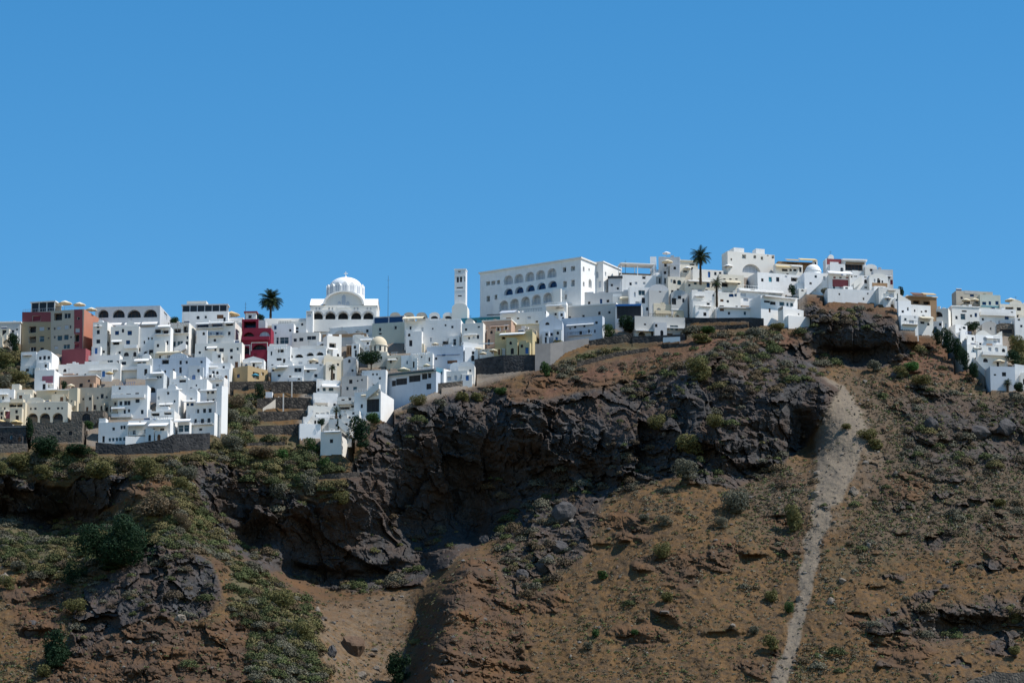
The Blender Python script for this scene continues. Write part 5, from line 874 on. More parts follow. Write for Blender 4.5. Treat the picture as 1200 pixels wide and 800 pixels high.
# -- terraces with dry stone walls between the two lower white groups
WALL('terrace_wall', 'dark stone terrace wall under the white parapet, uppermost of the garden terraces', [(318, 447, 460), (340, 446.6, 460), (372, 446, 461)], 'dry_stone')
WALL('terrace_wall', 'second dark stone wall of the garden terraces, beside the pale stair', [(301, 467, 478), (330, 465, 478), (364, 466, 479)], 'dry_stone')
WALL('terrace_wall', 'third grey stone wall of the garden terraces', [(302, 482, 493), (330, 482, 492), (358, 480, 490)], 'dry_stone')
WALL('terrace_wall', 'fourth dark stone wall of the garden terraces with two thin posts', [(297, 499, 509), (330, 498, 508), (352, 496, 509)], 'dry_stone')
WALL('terrace_wall', 'lowest thin stone wall under the garden terraces', [(288, 518.6, 522), (315, 517.6, 521), (334, 517, 521)], 'dry_stone')
WALL('terrace_wall', 'stone wall under the ochre house', [(269, 447, 456), (296, 446.6, 455), (318, 446, 455)], 'dry_stone')
for lab, x, y0_, y1_ in (('pale pillar in the uppermost garden terrace wall', 342, 447, 461), ('pale pillar beside the stair of the garden terraces', 332, 461, 481)):
    WALL('pillar', lab, [(x-.7, y0_, y1_), (x+.7, y0_, y1_)], 'pale_concrete', cat='pillar', dp=-1.5, thick=.5)
WALL('stair', 'pale straight stair climbing between the garden terraces', [(308, 478, 481), (317, 472, 476), (327, 464, 468)], 'pale_concrete', cat='stair', dp=-3, thick=1.6)
H('hut', 'small white hut behind the green garden tree', 311, 319, 459, 464, 4, 'bright_plaster', '', D=3, clutter=0)
PLANT('tree', 'round green tree on the garden terraces below the ochre house', 304, 469, 17, 21, 'dark_leaves', 'tree', dp=-2, n=700, key=2)
WALL('field_wall', 'low stone field wall on the cliff edge below the lowest white house', [(374, 556, 561), (398, 554, 560), (421, 553, 558)], 'dry_stone')
PLANT('agave', 'bright green spiky clump on the bank under the garden terraces', 331, 537, 18, 14, 'bright_leaves', 'plant', n=300, key=1)
PLANT('bush', 'light green bush left of the lowest cliff house', 364, 532, 22, 20, 'green_leaves', 'bush', n=700, key=2)
PLANT('bush', 'rounded green bush at the foot of the lowest cliff house', 381, 547, 16, 14, 'green_leaves', 'bush', key=0)
PLANT('tree', 'wide dark tree hiding the stone wall under the cream quarter', 55, 532, 40, 26, 'dark_leaves', 'tree', dp=-3, n=900, key=0)
PLANT('bush', 'dark hedge bush right of the wide dark tree under the cream quarter', 92, 532, 36, 15, 'dark_leaves', 'bush', dp=-3, n=900, key=1)
PLANT('bush', 'green vine bush under the stone arched doorway', 105, 502, 14, 9, 'green_leaves', 'bush', dp=-4, key=3)
PLANT('tree', 'dark tree beside the dark stone house at the left edge', 34, 512, 12, 24, 'dark_leaves', 'tree', dp=-3, key=2)
PLANT('tree', 'dark bushy tree at the left edge below the yellow house', 17, 410, 16, 20, 'dark_leaves', 'tree', key=3)
PLANT('bush', 'broad green bush on the bank at the left edge', 4, 430, 34, 18, 'olive_leaves', 'bush', n=700, key=2)
PLANT('bush', 'rounded olive bush on the bank below the left edge bushes', 24, 448, 30, 18, 'olive_leaves', 'bush', n=700, key=1)
PLANT('shrub', 'small dark bush on the bank left of the mauve balcony house', 6, 452, 26, 16, 'grey_leaves', 'shrub', key=0)
# -- conifers right
for lab, x, y, w, h in (('tallest dark conifer under the arched terrace house', 1111, 412, 19, 28), ('dark conifer right of the tallest conifer', 1122, 421, 17, 26), ('dark conifer next above the lowest conifer', 1131, 432, 15, 24), ('lowest dark conifer beside the white stair wall', 1141, 441, 14, 22), ('small dark conifer left of the tallest conifer', 1099, 402, 13, 18)):
    PLANT('conifer', lab, x, y, w, h, 'dark_leaves', 'tree', group='dark conifers below the right hand houses', dp=-4, n=900, key=x % 4)
PALM('low bushy palm under the blue grey lowest house', 1181, 458, 448, 7, back=1018, nf=26)
PLANT('tree', 'dark tree at the right edge below the white edge house', 1194, 458, 14, 14, 'dark_leaves', 'tree', dp=-3, key=1)
PLANT('bush', 'olive bush on the bank at the right edge, under the white edge house', 1192, 412, 26, 20, 'olive_leaves', 'bush', dp=-3, n=700, key=2)
PLANT('bush', 'dark bush right of the two arched windows at the right edge', 1189, 426, 18, 16, 'dark_leaves', 'bush', dp=-3, key=3)
PLANT('bush', 'dark green bush between the terraced hotel row and the vaulted shelters', 1141, 386, 22, 11, 'dark_leaves', 'bush', dp=-3, key=0)
WALL('boundary_wall', 'pale rough wall edge in the bottom right corner of the slope', [(1128, 801, 830), (1142, 794, 826), (1156, 791, 825), (1166, 786, 824), (1183, 788, 824), (1230, 785, 824)], 'stone', dp=-2, thick=1.5)
# -- poles
for lab, x, y0_, y1_, bk in (('thin mast on the skyline beside the crimson house', 287.4, 354, 380, 1052), ('tall thin mast on the skyline right of the cathedral', 454.6, 323, 378, 1075), ('thin white mast over the long flat roof', 733, 305, 325, 1066)):
    b = P3(x, y1_, bk); mb = MB(); h = P3(x, y0_, bk).z-b.z; mb.bar((0, 0, -1), (0, 0, h), .09, 'dark_metal', 5, .05)
    for q in (.75, .9): mb.bar((-.5, 0, h*q), (.5, 0, h*q), .03, 'dark_metal', 4)
    tag(mb.build('mast', None, b), lab, 'mast')
# ------------------------------------------------------------------ cathedral, bell tower, arched hotel
def local(name, label, cat, x, yb, Y, rz=0):
    b = P3(x, yb, Y); r = tag(empty(name, b, rz), label, cat); m = Y/F; return r, m
# cathedral: local units are metres, X(px) and Z(py) turn view measures into them
CY = 1064.0; cr, cm = local('cathedral', 'white domed cathedral with a round gable and a row of dark arches', 'cathedral', 402.5, 376, CY)
X = lambda px: (px-402.5)*cm; Z = lambda py: (376-py)*cm*1.03
mb = MB(); W0, W1 = X(362.5), X(442.5); hs = []
for x in (372, 387, 402.3, 418, 432.6): hs.append((X(x-6)-W0, X(x+6)-W0, .02, Z(367), 'k', True))
xf = lambda u, d, z: (u+W0, d-2.2, z); facemesh(mb, hs, W1-W0, -4, Z(364.6), xf, 'white_plaster', 2.0)
mb.poly([(W0, -2.2, Z(364.6)), (W1, -2.2, Z(364.6)), (W1, 0, Z(363.6)), (W0, 0, Z(363.6))], 'white_plaster'); mb.poly([(W1, -2.2, -4), (W1, 0, -4), (W1, 0, Z(364)), (W1, -2.2, Z(364.6))], 'white_plaster'); mb.poly([(W0, -2.2, -4), (W0, 0, -4), (W0, 0, Z(364)), (W0, -2.2, Z(364.6))], 'white_plaster')
for x in (372, 387, 402.3, 418, 432.6):      # raised hoods over the arches
    for k in range(10):
        a, c = math.pi*k/10, math.pi*(k+1)/10; r0, r1 = 6.2*cm, 7.6*cm; q = [(X(x)+r*math.cos(t), Z(372)+r*math.sin(t)*.92) for r, t in ((r0, a), (r1, a), (r1, c), (r0, c))]
        mb.poly([(u, -2.35, v) for u, v in q], 'grey_plaster'); mb.poly([(q[1][0], -2.35, q[1][1]), (q[2][0], -2.35, q[2][1]), (q[2][0], -1.5, q[2][1]), (q[1][0], -1.5, q[1][1])], 'grey_plaster')
mb.build('arcade', cr)
for h in hs: window(cr, (h[0], h[1], h[2], h[3], 'k', True), xf, 2.0)
mb = MB(); fz = Z(356); ww = []
for x in (369.6, 373.4, 385, 389, 415.6, 419.4, 431, 435): ww.append((X(x-1.1)-W0, X(x+1.1)-W0, Z(363), Z(359.4), 'w', True))
xf2 = lambda u, d, z: (u+W0, d, z); facemesh(mb, ww, W1-W0, 0, Z(357), xf2, 'white_plaster', .3)
for x in (W0, W1): mb.poly([(x, 0, 0), (x, 22, 0), (x, 22, (Z(349.4)+1.4)), (x, 6, (Z(349.4)+1.4)), (x, 0, Z(357))], 'white_plaster')
mb.build('wall', cr)
for h in ww: window(cr, h, xf2, .3)
mb = MB()
for a, b_ in ((W0-.2, X(379)), (X(426), W1+.2)):
    mb.poly([(a, -.3, Z(357)-.1), (b_, -.3, Z(357)-.1), (b_, 6, (Z(349.4)+1.4)), (a, 6, (Z(349.4)+1.4))], 'bright_plaster'); mb.poly([(a, 6, (Z(349.4)+1.4)), (b_, 6, (Z(349.4)+1.4)), (b_, 22, (Z(349.4)+1.4)), (a, 22, (Z(349.4)+1.4))], 'bright_plaster')
    for x in (a, b_): mb.poly([(x, -.3, Z(357)-.1), (x, 6, (Z(349.4)+1.4)), (x, 6, Z(357)-.4), (x, -.3, Z(357)-.4)], 'bright_plaster')
mb.build('roof', cr)
# barrel vault with its semicircular gable
R = X(427.4); zs = Z(356.5); rz_ = (Z(340)-zs); mb = MB(); n = 20; arc = lambda f, y: [(-R*f*math.cos(math.pi*k/n), y, zs+rz_*f*math.sin(math.pi*k/n)) for k in range(n+1)]
gh = [(X(397.2)-X(402.5), Z(360), Z(352), 1.1), (0, Z(360), (Z(349.4)+1.4), 1.2), (X(407.4)-X(402.5), Z(360), Z(352), 1.1)]
mb.grid([arc(1, -.6), arc(1, 22)], 'bright_plaster'); mb.grid([arc(.9, -.6), arc(1, -.6)], 'bright_plaster', False); mb.grid([arc(.9, -.6), arc(.9, .12)], 'white_plaster'); mb.poly(arc(.9, .1), 'white_plaster')
mb.poly([(-R*.9, .1, zs), (R*.9, .1, zs), (R*.9, .1, zs-.3), (-R*.9, .1, zs-.3)], 'white_plaster'); mb.build('gable', cr)
for x, z0, z1, w in gh:
    o = MB(); w *= .5; o.poly([(x-w, .02, z0+.3), (x+w, .02, z0+.3), (x+w, .02, z1-w), (x, .02, z1), (x-w, .02, z1-w)], 'pale_shutter'); o.box(x-w-.15, x+w+.15, -.12, .09, z0+.02, z0+.28, 'white_paint'); o.build('window', cr)
# drum and dome
dc = (0, 11.5); rd = X(426.6)*.98; zd = Z(345)+1.3; zt = Z(334.0)+1.3; mb = MB(); nn = 16; rr = lambda k, f=1: (dc[0]+rd*f*math.cos(2*math.pi*k/nn+math.pi/nn), dc[1]+rd*f*math.sin(2*math.pi*k/nn+math.pi/nn))
for k in range(nn):
    a, c = Vector((*rr(k), 0)), Vector((*rr(k+1), 0)); e = Vector((0, 0, 1)); m_ = [a.lerp(c, t) for t in [i/8 for i in range(9)]]
    pts = [a+e*(zd-4), c+e*(zd-4)]+[q+e*(zt+1.5*math.sin(math.pi*i/8)) for i, q in list(enumerate(m_))[::-1]]
    mb.poly(pts, 'white_plaster'); ins = [Vector((dc[0]+(q.x-dc[0])*.84, dc[1]+(q.y-dc[1])*.84, 0)) for q in m_]
    for i in range(8): mb.poly([m_[i]+e*(zt+1.5*math.sin(math.pi*i/8)), m_[i+1]+e*(zt+1.5*math.sin(math.pi*(i+1)/8)), ins[i+1]+e*(zt+.9), ins[i]+e*(zt+.9)], 'white_plaster')
mb.build('drum', cr)
for k in range(nn):
    a, c = Vector((*rr(k, 1.006), 0)), Vector((*rr(k+1, 1.006), 0))
    if (a.y+c.y)/2 > dc[1]+1: continue
    o = MB(); e = Vector((0, 0, 1))
    for t0, t1 in ((.24, .46), (.54, .76)):
        p, q = a.lerp(c, t0), a.lerp(c, t1); mid = (p+q)/2; o.poly([p+e*(zd+1.0), q+e*(zd+1.0), q+e*(zt+.1), mid+e*(zt+.55), p+e*(zt+.1)], 'pale_shutter')
    o.build('window', cr)
mb = MB(); rdm = rd*.86; zb = zt+.7; hd = Z(322.8)+2.5-zb
mb.lathe([(rdm*math.cos(math.pi/2*i/12)+.001, zb+hd*math.sin(math.pi/2*i/12)) for i in range(13)], 'bright_plaster', 32, dc); mb.build('dome', cr)
mb = MB(); z = Z(323)+2.6; mb.lathe([(.5, z-.3), (.35, z+.4), (.2, z+.5)], 'white_paint', 10, dc); mb.box(-.13, .13, dc[1]-.1, dc[1]+.1, z+.4, z+2.0, 'white_paint'); mb.box(-.62, -.131, dc[1]-.1, dc[1]+.1, z+1.2, z+1.46, 'white_paint'); mb.box(.131, .62, dc[1]-.1, dc[1]+.1, z+1.2, z+1.46, 'white_paint'); mb.build('cross', cr)
mb = MB(); mb.box(X(350), X(445), 3, 20, -5, .2, 'white_plaster'); mb.build('plinth', cr)
# bell tower
bt = H('bell_tower', 'tall slim white bell tower with twin belfry openings on the skyline', 532.5, 545.5, 316, 372, 8, 'white_plaster', '538.3,317.4,3,3.4,k;536.5,327.6,2.6,7,ka;540.2,327.2,2.6,7,ka;538.8,337,7.6,1.6,k;538.8,346.6,4.6,1.6,k;539,356.4,2,2,w;545,327,1.6,6,k', D=3.2, dp=-2, clutter=0, cat='tower', ex=[('cor', .12, .35, 'bright_plaster'), ('band', 532.6, 545.4, 322.4, 323.2, 'bright_plaster'), ('band', 532.6, 545.4, 339.4, 340, 'bright_plaster')])
mb = MB(); w = bt.W/2+.7; mb.grid([[(-w*math.cos(math.pi*k/10), y, 4.0+1.6*math.sin(math.pi*k/10)-1.0) for k in range(11)] for y in (-.9, 3.5)], 'white_plaster'); mb.poly([(-w*math.cos(math.pi*k/10), -.9, 3.0+1.6*math.sin(math.pi*k/10)) for k in range(11)], 'white_plaster'); mb.box(-w, w, -.9, 3.5, -3, 2.995, 'white_plaster'); mb.build('porch', bt.r)
# arched hotel
ah = 'oa'
tops = ';'.join(f'{x},{y},11,11.6,wa' for x, y in ((595.6, 328), (608, 326.2), (620.8, 324), (633.4, 322), (646.6, 319.8)))
mids = ';'.join(f'{x},{y},10.6,8.4,ba' for x, y in ((595.8, 341.8), (608.4, 339.8), (621.4, 337.6), (634.4, 335.2), (647.4, 333)))
hb = H('arched_hotel', 'large white hotel with rows of arched windows on the ridge', 562.5, 681, 303, 368, 32, 'white_plaster', tops+';'+mids+';572,332,5,5,w;578,331.4,5,5,w;584,330.6,4,5,w;572,350,4,7,g;581,348.6,3.4,7,g;581,361,3,4;661.4,316,4,6,g;671.4,314.6,5,6,w;662,333,4.4,8,w;671.4,331.6,4.4,8,w;662.4,348,4,6;593,329,0,0;684,315.4,2,6,w;684,333,2,6,w;690.4,316,1.6,3,w;691.6,332,4,11,wa', ws=20, rev=1.3, cat='hotel', clutter=0, D=26, dp=2, ex=[('cor', .4, .5, 'white_plaster')])
# its projecting arcade
a0, z0 = hb.front(584, 367); a1, z1 = hb.front(652, 330); mb = MB(); hs = []
for x, y in ((590.4, 358), (602.8, 355.8), (615.6, 353.4), (628.4, 351), (641.6, 348.8)):
    u, v = hb.front(x, y, -3); w_ = 11*hb.sc/math.cos(math.radians(32))/2; hs.append((u-w_-a0, u+w_-a0, v-1.45, v+1.65, 'w', True))
_u, zt_ = hb.front(618, 345.6, -3); xf3 = lambda u, d, z: (u+a0, d-3, z); facemesh(mb, hs, a1-a0, -4, zt_, xf3, 'white_plaster', 1.6)
mb.poly([(a0, -3, zt_), (a1, -3, zt_), (a1, -.004, zt_), (a0, -.004, zt_)], 'white_plaster')
for x in (a0, a1): mb.poly([(x, -3, -4), (x, -.004, -4), (x, -.004, zt_), (x, -3, zt_)], 'white_plaster')
for h in hs: mb.box(h[0]+a0-.1, h[1]+a0+.1, -3.12, -3.003, h[2]-.35, h[2]-.1, 'pale_shutter')
mb.build('arcade', hb.r)
for h in hs: window(hb.r, h, xf3, 1.6)
mb = MB(); mb.box(a1, a1+3.2, -2.6, -.004, -4, zt_+.6, 'bright_plaster'); mb.build('stair_block', hb.r)
H('hotel_wing', 'white wing with narrow windows right behind the arched hotel', 694, 707, 307.4, 345, 30, 'white_plaster', '699,322,5,8,wa;703,333,3,8,w;709.6,321,1.6,5,w;709.6,335,1.6,8,w', ws=8, D=12, cat='hotel', clutter=0, dp=0, ex=[('cor', .3, .4, 'white_plaster')])
H('town_house', 'blue green glazed restaurant roof between bell tower and tan house', 541, 588, 372, 384, 12, 'teal_paint', '552,376,14,4,t;568,373,12,4,t;580,371.6,10,3.6,k', D=6, clutter=0, dp=1, ex=[('cor', .3, .3, 'teal_paint'), ('awn', 572, 589, 368.4, 2, 2, 'dark_metal')])
H('town_house', 'white house with pale blue sloping canopy below the arched hotel', 586, 640, 364, 390, 16, 'white_plaster', '607,373,3,2,k;629,377,3,3,k;620,372,4,3,w;640,366,3,3,k', ws=4, dp=-1, ex=[('awn', 588, 606, 364.4, 5, 3, 'pale_shutter')])
H('town_house', 'bright white house with a sail canopy at the right end of the hotel arcade', 640, 664, 357, 380, 10, 'bright_plaster', '651,368,3,3;658,366,3,4,w', ws=3, dp=0, ex=[('awn', 641, 658, 357.6, 3, 3, 'white_canvas')])
# drain pipe hanging down the dark rock face
mb = MB(); pp = [P3(x, y, float(TY(x, y))-2.0) for x, y in ((787, 449), (787.6, 458), (789.4, 466), (792, 474), (795.6, 482), (800, 490))]; o0 = pp[0]
for a, c in zip(pp, pp[1:]): mb.bar(a-o0, c-o0, .22, 'white_paint', 6)
tag(mb.build('drain_pipe', None, o0), 'thin white drain pipe curving down the dark rock face', 'pipe')
# ------------------------------------------------------------------ the ground as one sheet
STEP = 1.25
cols = np.arange(-130, 1331, STEP); nr = 420
ridge = np.interp(cols, RIDGE[:, 0], RIDGE[:, 1])
s_ = np.linspace(0, 1, nr)
GPX = np.repeat(cols[None], nr, 0); GPY = ridge[None]+(862-ridge[None])*s_[:, None]
Y0 = TY(GPX, GPY)
wxp, wyp, wzp = pt(GPX, GPY, Y0)
warp = 14*fbm(wxp/26, wyp*0, wzp/26, 4, 3); warp2 = 14*fbm(wxp/26, wyp*0+9, wzp/26, 4, 8)
wfa = 7*fbm(wxp/6, wyp*0, wzp/6, 4, 113, .6); wfb = 7*fbm(wxp/6, wyp*0+4, wzp/6, 4, 118, .6); MK = masks(GPX, GPY, warp*.7+wfa, warp2*.6+wfb)
town = masks(GPX, GPY)['town']
for k in MK: MK[k] = MK[k]*(1-.0*town)
fan = polymask(GPX+warp+wfa, GPY+warp2*.6+wfb, [(958,436),(985,440),(1022,485),(1046,540),(1020,590),(985,640),(950,640),(938,580),(945,520),(960,480)], 16)*.62; MK['gravel'] = np.maximum(MK['gravel'], fan)
MK['gravel'] = np.where(GPX < 500, MK['gravel']*.62, MK['gravel'])
rock = np.clip(MK['rock']+.75*MK['bould'], 0, 1)*(1-town); rough = MK['rough']*(1-rock)*(1-town)
a, b, c = wxp, wzp, wyp
soilzone = (1-rock)*(1-rough)*(1-town)*(1-MK['gravel'])*(1-MK['green'])
crag = sstep(.16, .34, fbm((a+.4*b)/17, c*0, b/12, 4, 141, .55)); rough = np.maximum(rough, .85*crag*soilzone)
outc = sstep(.30, .40, fbm((a-.3*b)/12, c*0, b/7, 4, 151, .6)); rock = np.maximum(rock, .8*outc*soilzone*sstep(980, 1040, GPX)); rough = rough*(1-rock)
rough = np.maximum(rough, .7*MK['red']*(1-rock)*(1-town)*sstep(-.1, .25, fbm(a/9, c*0, b/6, 3, 161)))
big = fbm(a/30, c/60, b/24, 4, 21, ridged=True); med = fbm(a/9, c/40, b/9, 5, 31, .55, ridged=True); fine = fbm(a/2.2, c/20, b/2.2, 4, 41, .6)
w1 = 2.2*fbm(a/7, c*0, b/7, 3, 51); w2 = 2.2*fbm(a/7, c*0+7, b/7, 3, 57); w3 = .5*fbm(a/1.6, c*0, b/1.6, 2, 58)
aw, bw = a+w1+w3, b+w2+.18*a-w3
f1 = facets(aw/17, bw/20, 3, .9); f2 = facets(aw/7+3, bw/8.5, 4, .9); f3 = facets(aw/2.9, bw/3.3+5, 5, .9); f4 = facets(aw/1.25, bw/1.3, 6, .9)
st = (bw+2.5*fbm(a/25, c*0, b/25, 3, 61))/4.2; ledge = (st-np.floor(st)); ledge = np.where(ledge < .82, ledge/.82, (1-ledge)/.18)
patch = .6+.6*sstep(-.25, .3, fbm(a/16, c*0, b/16, 3, 66))         # some faces smoother, some broken
dr = -(5.0*f1+3.0*f2*patch+1.7*f3*patch+.8*f4*patch+1.6*big+.9*fine*patch)-.9*ledge*patch
ds = -(.9*fbm((a+.35*b+w1*1.6)/11, c*0, (b+w2)/30, 2, 86, .5, ridged=True)+.5*fbm(a/3.2, c/20, b/2.4, 3, 88, .6)+1.5*fbm(a/22, c/60, b/22, 4, 71)+.9*fbm(a/6, c/40, b/6, 4, 75, .6)+.6*fbm(a/1.9, c/20, b/1.7, 3, 77, .65)+.25*np.maximum(0, f4)*sstep(0, .4, fbm(a/9, c*0, b/9, 2, 79)))
strR = (b+.12*a+4*fbm(a/14, c*0, b/14, 3, 62))/5.5; lr = strR-np.floor(strR); lr = np.where(lr < .75, lr/.75, (1-lr)/.25)
gul = fbm(a/8, c*0, b/38, 4, 86, .55, ridged=True)
dg = -(1.9*lr+4.2*fbm(a/11, c/40, b/9, 5, 81, .58)+1.6*f2+1.0*f3+.55*f4+.9*fine)
off = rock*dr+rough*dg+(1-rock)*(1-rough)*ds*np.where(MK['gravel'] > .5, .7, 1)
# keep the ground calm round the feet of the houses
HM = np.zeros(GPX.shape)
for poly, p0, n3 in CARVE:
    xs = [p[0] for p in poly]; ys = [p[1] for p in poly]; j0, j1 = np.searchsorted(cols, [min(xs)-14, max(xs)+14])
    if j1 > j0: HM[:, j0:j1] = np.maximum(HM[:, j0:j1], polymask(GPX[:, j0:j1], GPY[:, j0:j1]-3, poly, 9))
town = np.maximum(town, HM)
for (x, y, rx, ry, d) in PUSH: off = off+d*np.exp(-((GPX-x)/rx)**2-((GPY-y)/ry)**2)*(1-town)
off *= (1-.93*town)
# hollows under scarps, sharper at their upper lip
wf1 = 5*fbm(wxp/5, wyp*0, wzp/5, 3, 13); wf2 = 5*fbm(wxp/5, wyp*0+4, wzp/5, 3, 18); dpx, dpy = GPX+warp*.5+wf1, GPY+warp2*.5+wf2
for (x, y, rx, ry, d) in DENTS:
    u = (dpx-x)/rx; v = (dpy-y)/ry; v = np.where(v < 0, v*1.0, v*.62); q = np.exp(-(u*u)**1.15)*np.exp(-(v*v)**1.0)*sstep(-1.2, -.5, v+u*u*.6)
    off += .75*d*q*(1-town)
YY = Y0+off
# bank the ground up under the feet of the walls, so that none hangs in the air
for poly, p0, n3 in CARVE:
    (xa, ya), (xb, yb_) = poly[0], poly[1]
    if abs(xb-xa) < 2: continue
    j0, j1 = np.searchsorted(cols, sorted((xa, xb))); sub = (slice(None), slice(j0, j1)); px, py = GPX[sub], GPY[sub]
    if px.size == 0: continue
    base = ya+(yb_-ya)*(px-xa)/(xb-xa)
    rx_, rz_2 = ray(px, base); den = rx_*n3.x+n3.y+rz_2*n3.z; pd = (p0.x*n3.x+p0.y*n3.y+(p0.z-CAMZ)*n3.z)/np.where(np.abs(den) < 1e-4, 1e-4, den)
    t_ = py-base; lim = pd-.25-.18*np.maximum(0, t_)
    YY[sub] = np.where((t_ > -1) & (t_ < 15) & (pd > 800) & (pd < 1200), np.minimum(YY[sub], lim), YY[sub])
# dig the ground away in front of the walls
for poly, p0, n3 in CARVE:
    xs = [p[0] for p in poly]; ys = [p[1] for p in poly]
    j0, j1 = np.searchsorted(cols, [min(xs)-2, max(xs)+2]); sub = (slice(None), slice(j0, j1))
    px, py = GPX[sub], GPY[sub]
    if px.size == 0: continue
    m = polymask(px, py, poly, .01) if False else None
    pl = np.array(poly); cx, cy = pl.mean(0); pl = pl+(pl-[cx, cy])/np.maximum(1e-6, np.hypot(*(pl-[cx, cy]).T))[:, None]*1.2
    ins = np.zeros(px.shape, bool)
    for i in range(len(pl)):
        x1, y1 = pl[i]; x2, y2 = pl[(i+1) % len(pl)]
        if y1 != y2: ins ^= ((y1 > py) != (y2 > py)) & (px < (x2-x1)*(py-y1)/(y2-y1)+x1)
    rx_, rz_2 = ray(px, py); den = rx_*n3.x+n3.y+rz_2*n3.z
    pd = (p0.x*n3.x+p0.y*n3.y+(p0.z-CAMZ)*n3.z)/np.where(np.abs(den) < 1e-4, 1e-4, den)
    YY[sub] = np.where(ins & (pd > 800) & (pd < 1200), np.maximum(YY[sub], pd+1.2), YY[sub])
gx_, gy_, gz_ = pt(GPX, GPY, YY)
# plateau running back behind the ridge
back = [(6, -.3), (20, -1.2), (60, -5), (140, -16), (320, -60)]
bx = [gx_[0]+0*d for d, _ in back]; by = [gy_[0]+d for d, _ in back]; bz = [gz_[0]+h for _, h in back]
VX = np.concatenate([np.array(bx[::-1]), gx_]); VY = np.concatenate([np.array(by[::-1]), gy_]); VZ = np.concatenate([np.array(bz[::-1]), gz_])
# skirt running down to the sea below the view
sk = [(-8, -7), (-60, -45), (-150, -120)]
VX = np.concatenate([VX]+[gx_[-1:]]*3); VY = np.concatenate([VY]+[gy_[-1:]+d for d, _ in sk]); VZ = np.concatenate([VZ]+[gz_[-1:]+h for _, h in sk])
R_, C_ = VX.shape; idx = np.arange(R_*C_).reshape(R_, C_)
Fq = np.stack([idx[1:, :-1], idx[1:, 1:], idx[:-1, 1:], idx[:-1, :-1]], -1).reshape(-1, 4)
# what the ground is made of, from place to place
padr = lambda m: np.concatenate([np.repeat(m[:1], 5, 0), m, np.repeat(m[-1:], 3, 0)])
vegn = fbm(a/13, c*0, b/13, 4, 91); g_veg = np.clip(MK['green']*1.0+.35*sstep(.1, .5, vegn)*(1-MK['gravel']), 0, 1)*(1-town)*(1-.75*rock)
k = NT('earth')
def attr(n): q = k.n('ShaderNodeAttribute', attribute_name=n); s2 = k.n('ShaderNodeSeparateColor'); k.l(q.outputs['Color'], s2.inputs[0]); return s2.outputs
A1, A2, A3 = attr('kind_a'), attr('kind_b'), attr('kind_c')
n1 = k.noise(.09, 6, .65); n2 = k.noise(.45, 6, .7); n3_ = k.noise(2.4, 4, .65); vor = k.n('ShaderNodeTexVoronoi', Scale=1.3); k.l(k.pos(), vor.inputs['Vector'])
vs = k.n('ShaderNodeSeparateColor'); k.l(vor.outputs['Color'], vs.inputs[0])
soil = k.mix(n1, (.090, .047, .018), (.152, .087, .034)); soil = k.mix(k.ramp(n2, [(.44, (0,)*3), (.58, (.8,)*3)]), soil, (.054, .038, .024)); soil = k.mix(k.ramp(n3_, [(.54, (0,)*3), (.66, (.7,)*3)]), soil, (.18, .125, .07))
grey = k.mix(n2, (.062, .045, .030), (.126, .090, .058)); soil = k.mix(A3[1], soil, grey)
red = k.mix(n2, (.085, .040, .026), (.145, .074, .045)); red = k.mix(k.ramp(n3_, [(.5, (0,)*3), (.7, (.6,)*3)]), red, (.15, .105, .06))
col = k.mix(A2[1], soil, red)
gr = k.mix(n3_, (.125, .10, .072), (.255, .208, .152)); gr = k.mix(k.ramp(vs.outputs[0], [(.6, (0,)*3), (.9, (.5,)*3)]), gr, (.08, .072, .066)); gr = k.mix(k.ramp(n1, [(.4, (0,)*3), (.65, (.6,)*3)]), gr, (.14, .115, .09))
gm = k.mix(.5, A2[0], k.noise(.3, 6, .78)); col = k.mix(k.ramp(gm, [(.50, (0,)*3), (.70, (.95,)*3)]), col, gr)
vg = k.mix(n2, (.066, .058, .030), (.118, .096, .052)); col = k.mix(k.ramp(k.mix(.55, A2[2], n2), [(.36, (0,)*3), (.62, (1,)*3)]), col, vg)
rg = k.mix(n2, (.070, .036, .017), (.158, .084, .038)); rg = k.mix(k.ramp(n1, [(.35, (0,)*3), (.6, (.7,)*3)]), rg, (.05, .038, .030)); col = k.mix(A1[1], col, rg)
mp = k.n('ShaderNodeMapping'); mp.inputs['Scale'].default_value = (.5, .5, .09); mp.inputs['Rotation'].default_value = (0, .15, 0); k.l(k.pos(), mp.inputs['Vector']); strk = k.noise(1.0, 6, .72, mp.outputs[0])
rk = k.mix(n2, (.026, .025, .026), (.072, .066, .062)); rk = k.mix(k.ramp(strk, [(.5, (0,)*3), (.72, (.65,)*3)]), rk, (.105, .108, .115)); rk = k.mix(k.ramp(n1, [(.44, (0,)*3), (.62, (.75,)*3)]), rk, (.085, .054, .037)); rk = k.mix(k.ramp(n3_, [(.25, (.6,)*3), (.5, (0,)*3)]), rk, (.012, .012, .013))
col = k.mix(A1[0], col, rk)
tw = k.mix(n2, (.16, .14, .115), (.40, .37, .33)); col = k.mix(A1[2], col, tw)
hgt = k.mix(.5, n3_, n2); k.bump(hgt, .9, .35); k.out(col, .95)
tagv = np.where(TOWN is None, 0, town)
k_a = np.stack([rock, rough, masks(GPX, GPY)['town']*.55*(1-MK['green'])], -1); k_b = np.stack([MK['gravel']*(1-town), MK['red']*(1-town)*(1-rock), g_veg], -1); k_c = np.stack([0*rock, MK['dark'], 0*rock], -1)
me = rawmesh('cliff', np.stack([VX, VY, VZ], -1).reshape(-1, 3), Fq, 'earth', False)
for nm, arr in (('kind_a', k_a), ('kind_b', k_b), ('kind_c', k_c)):
    ar = np.stack([padr(arr[..., i]) for i in range(3)]+[np.ones((R_, C_))], -1).reshape(-1, 4).astype(np.float32)
    at = me.attributes.new(nm, 'FLOAT_COLOR', 'POINT'); at.data.foreach_set('color', ar.ravel())
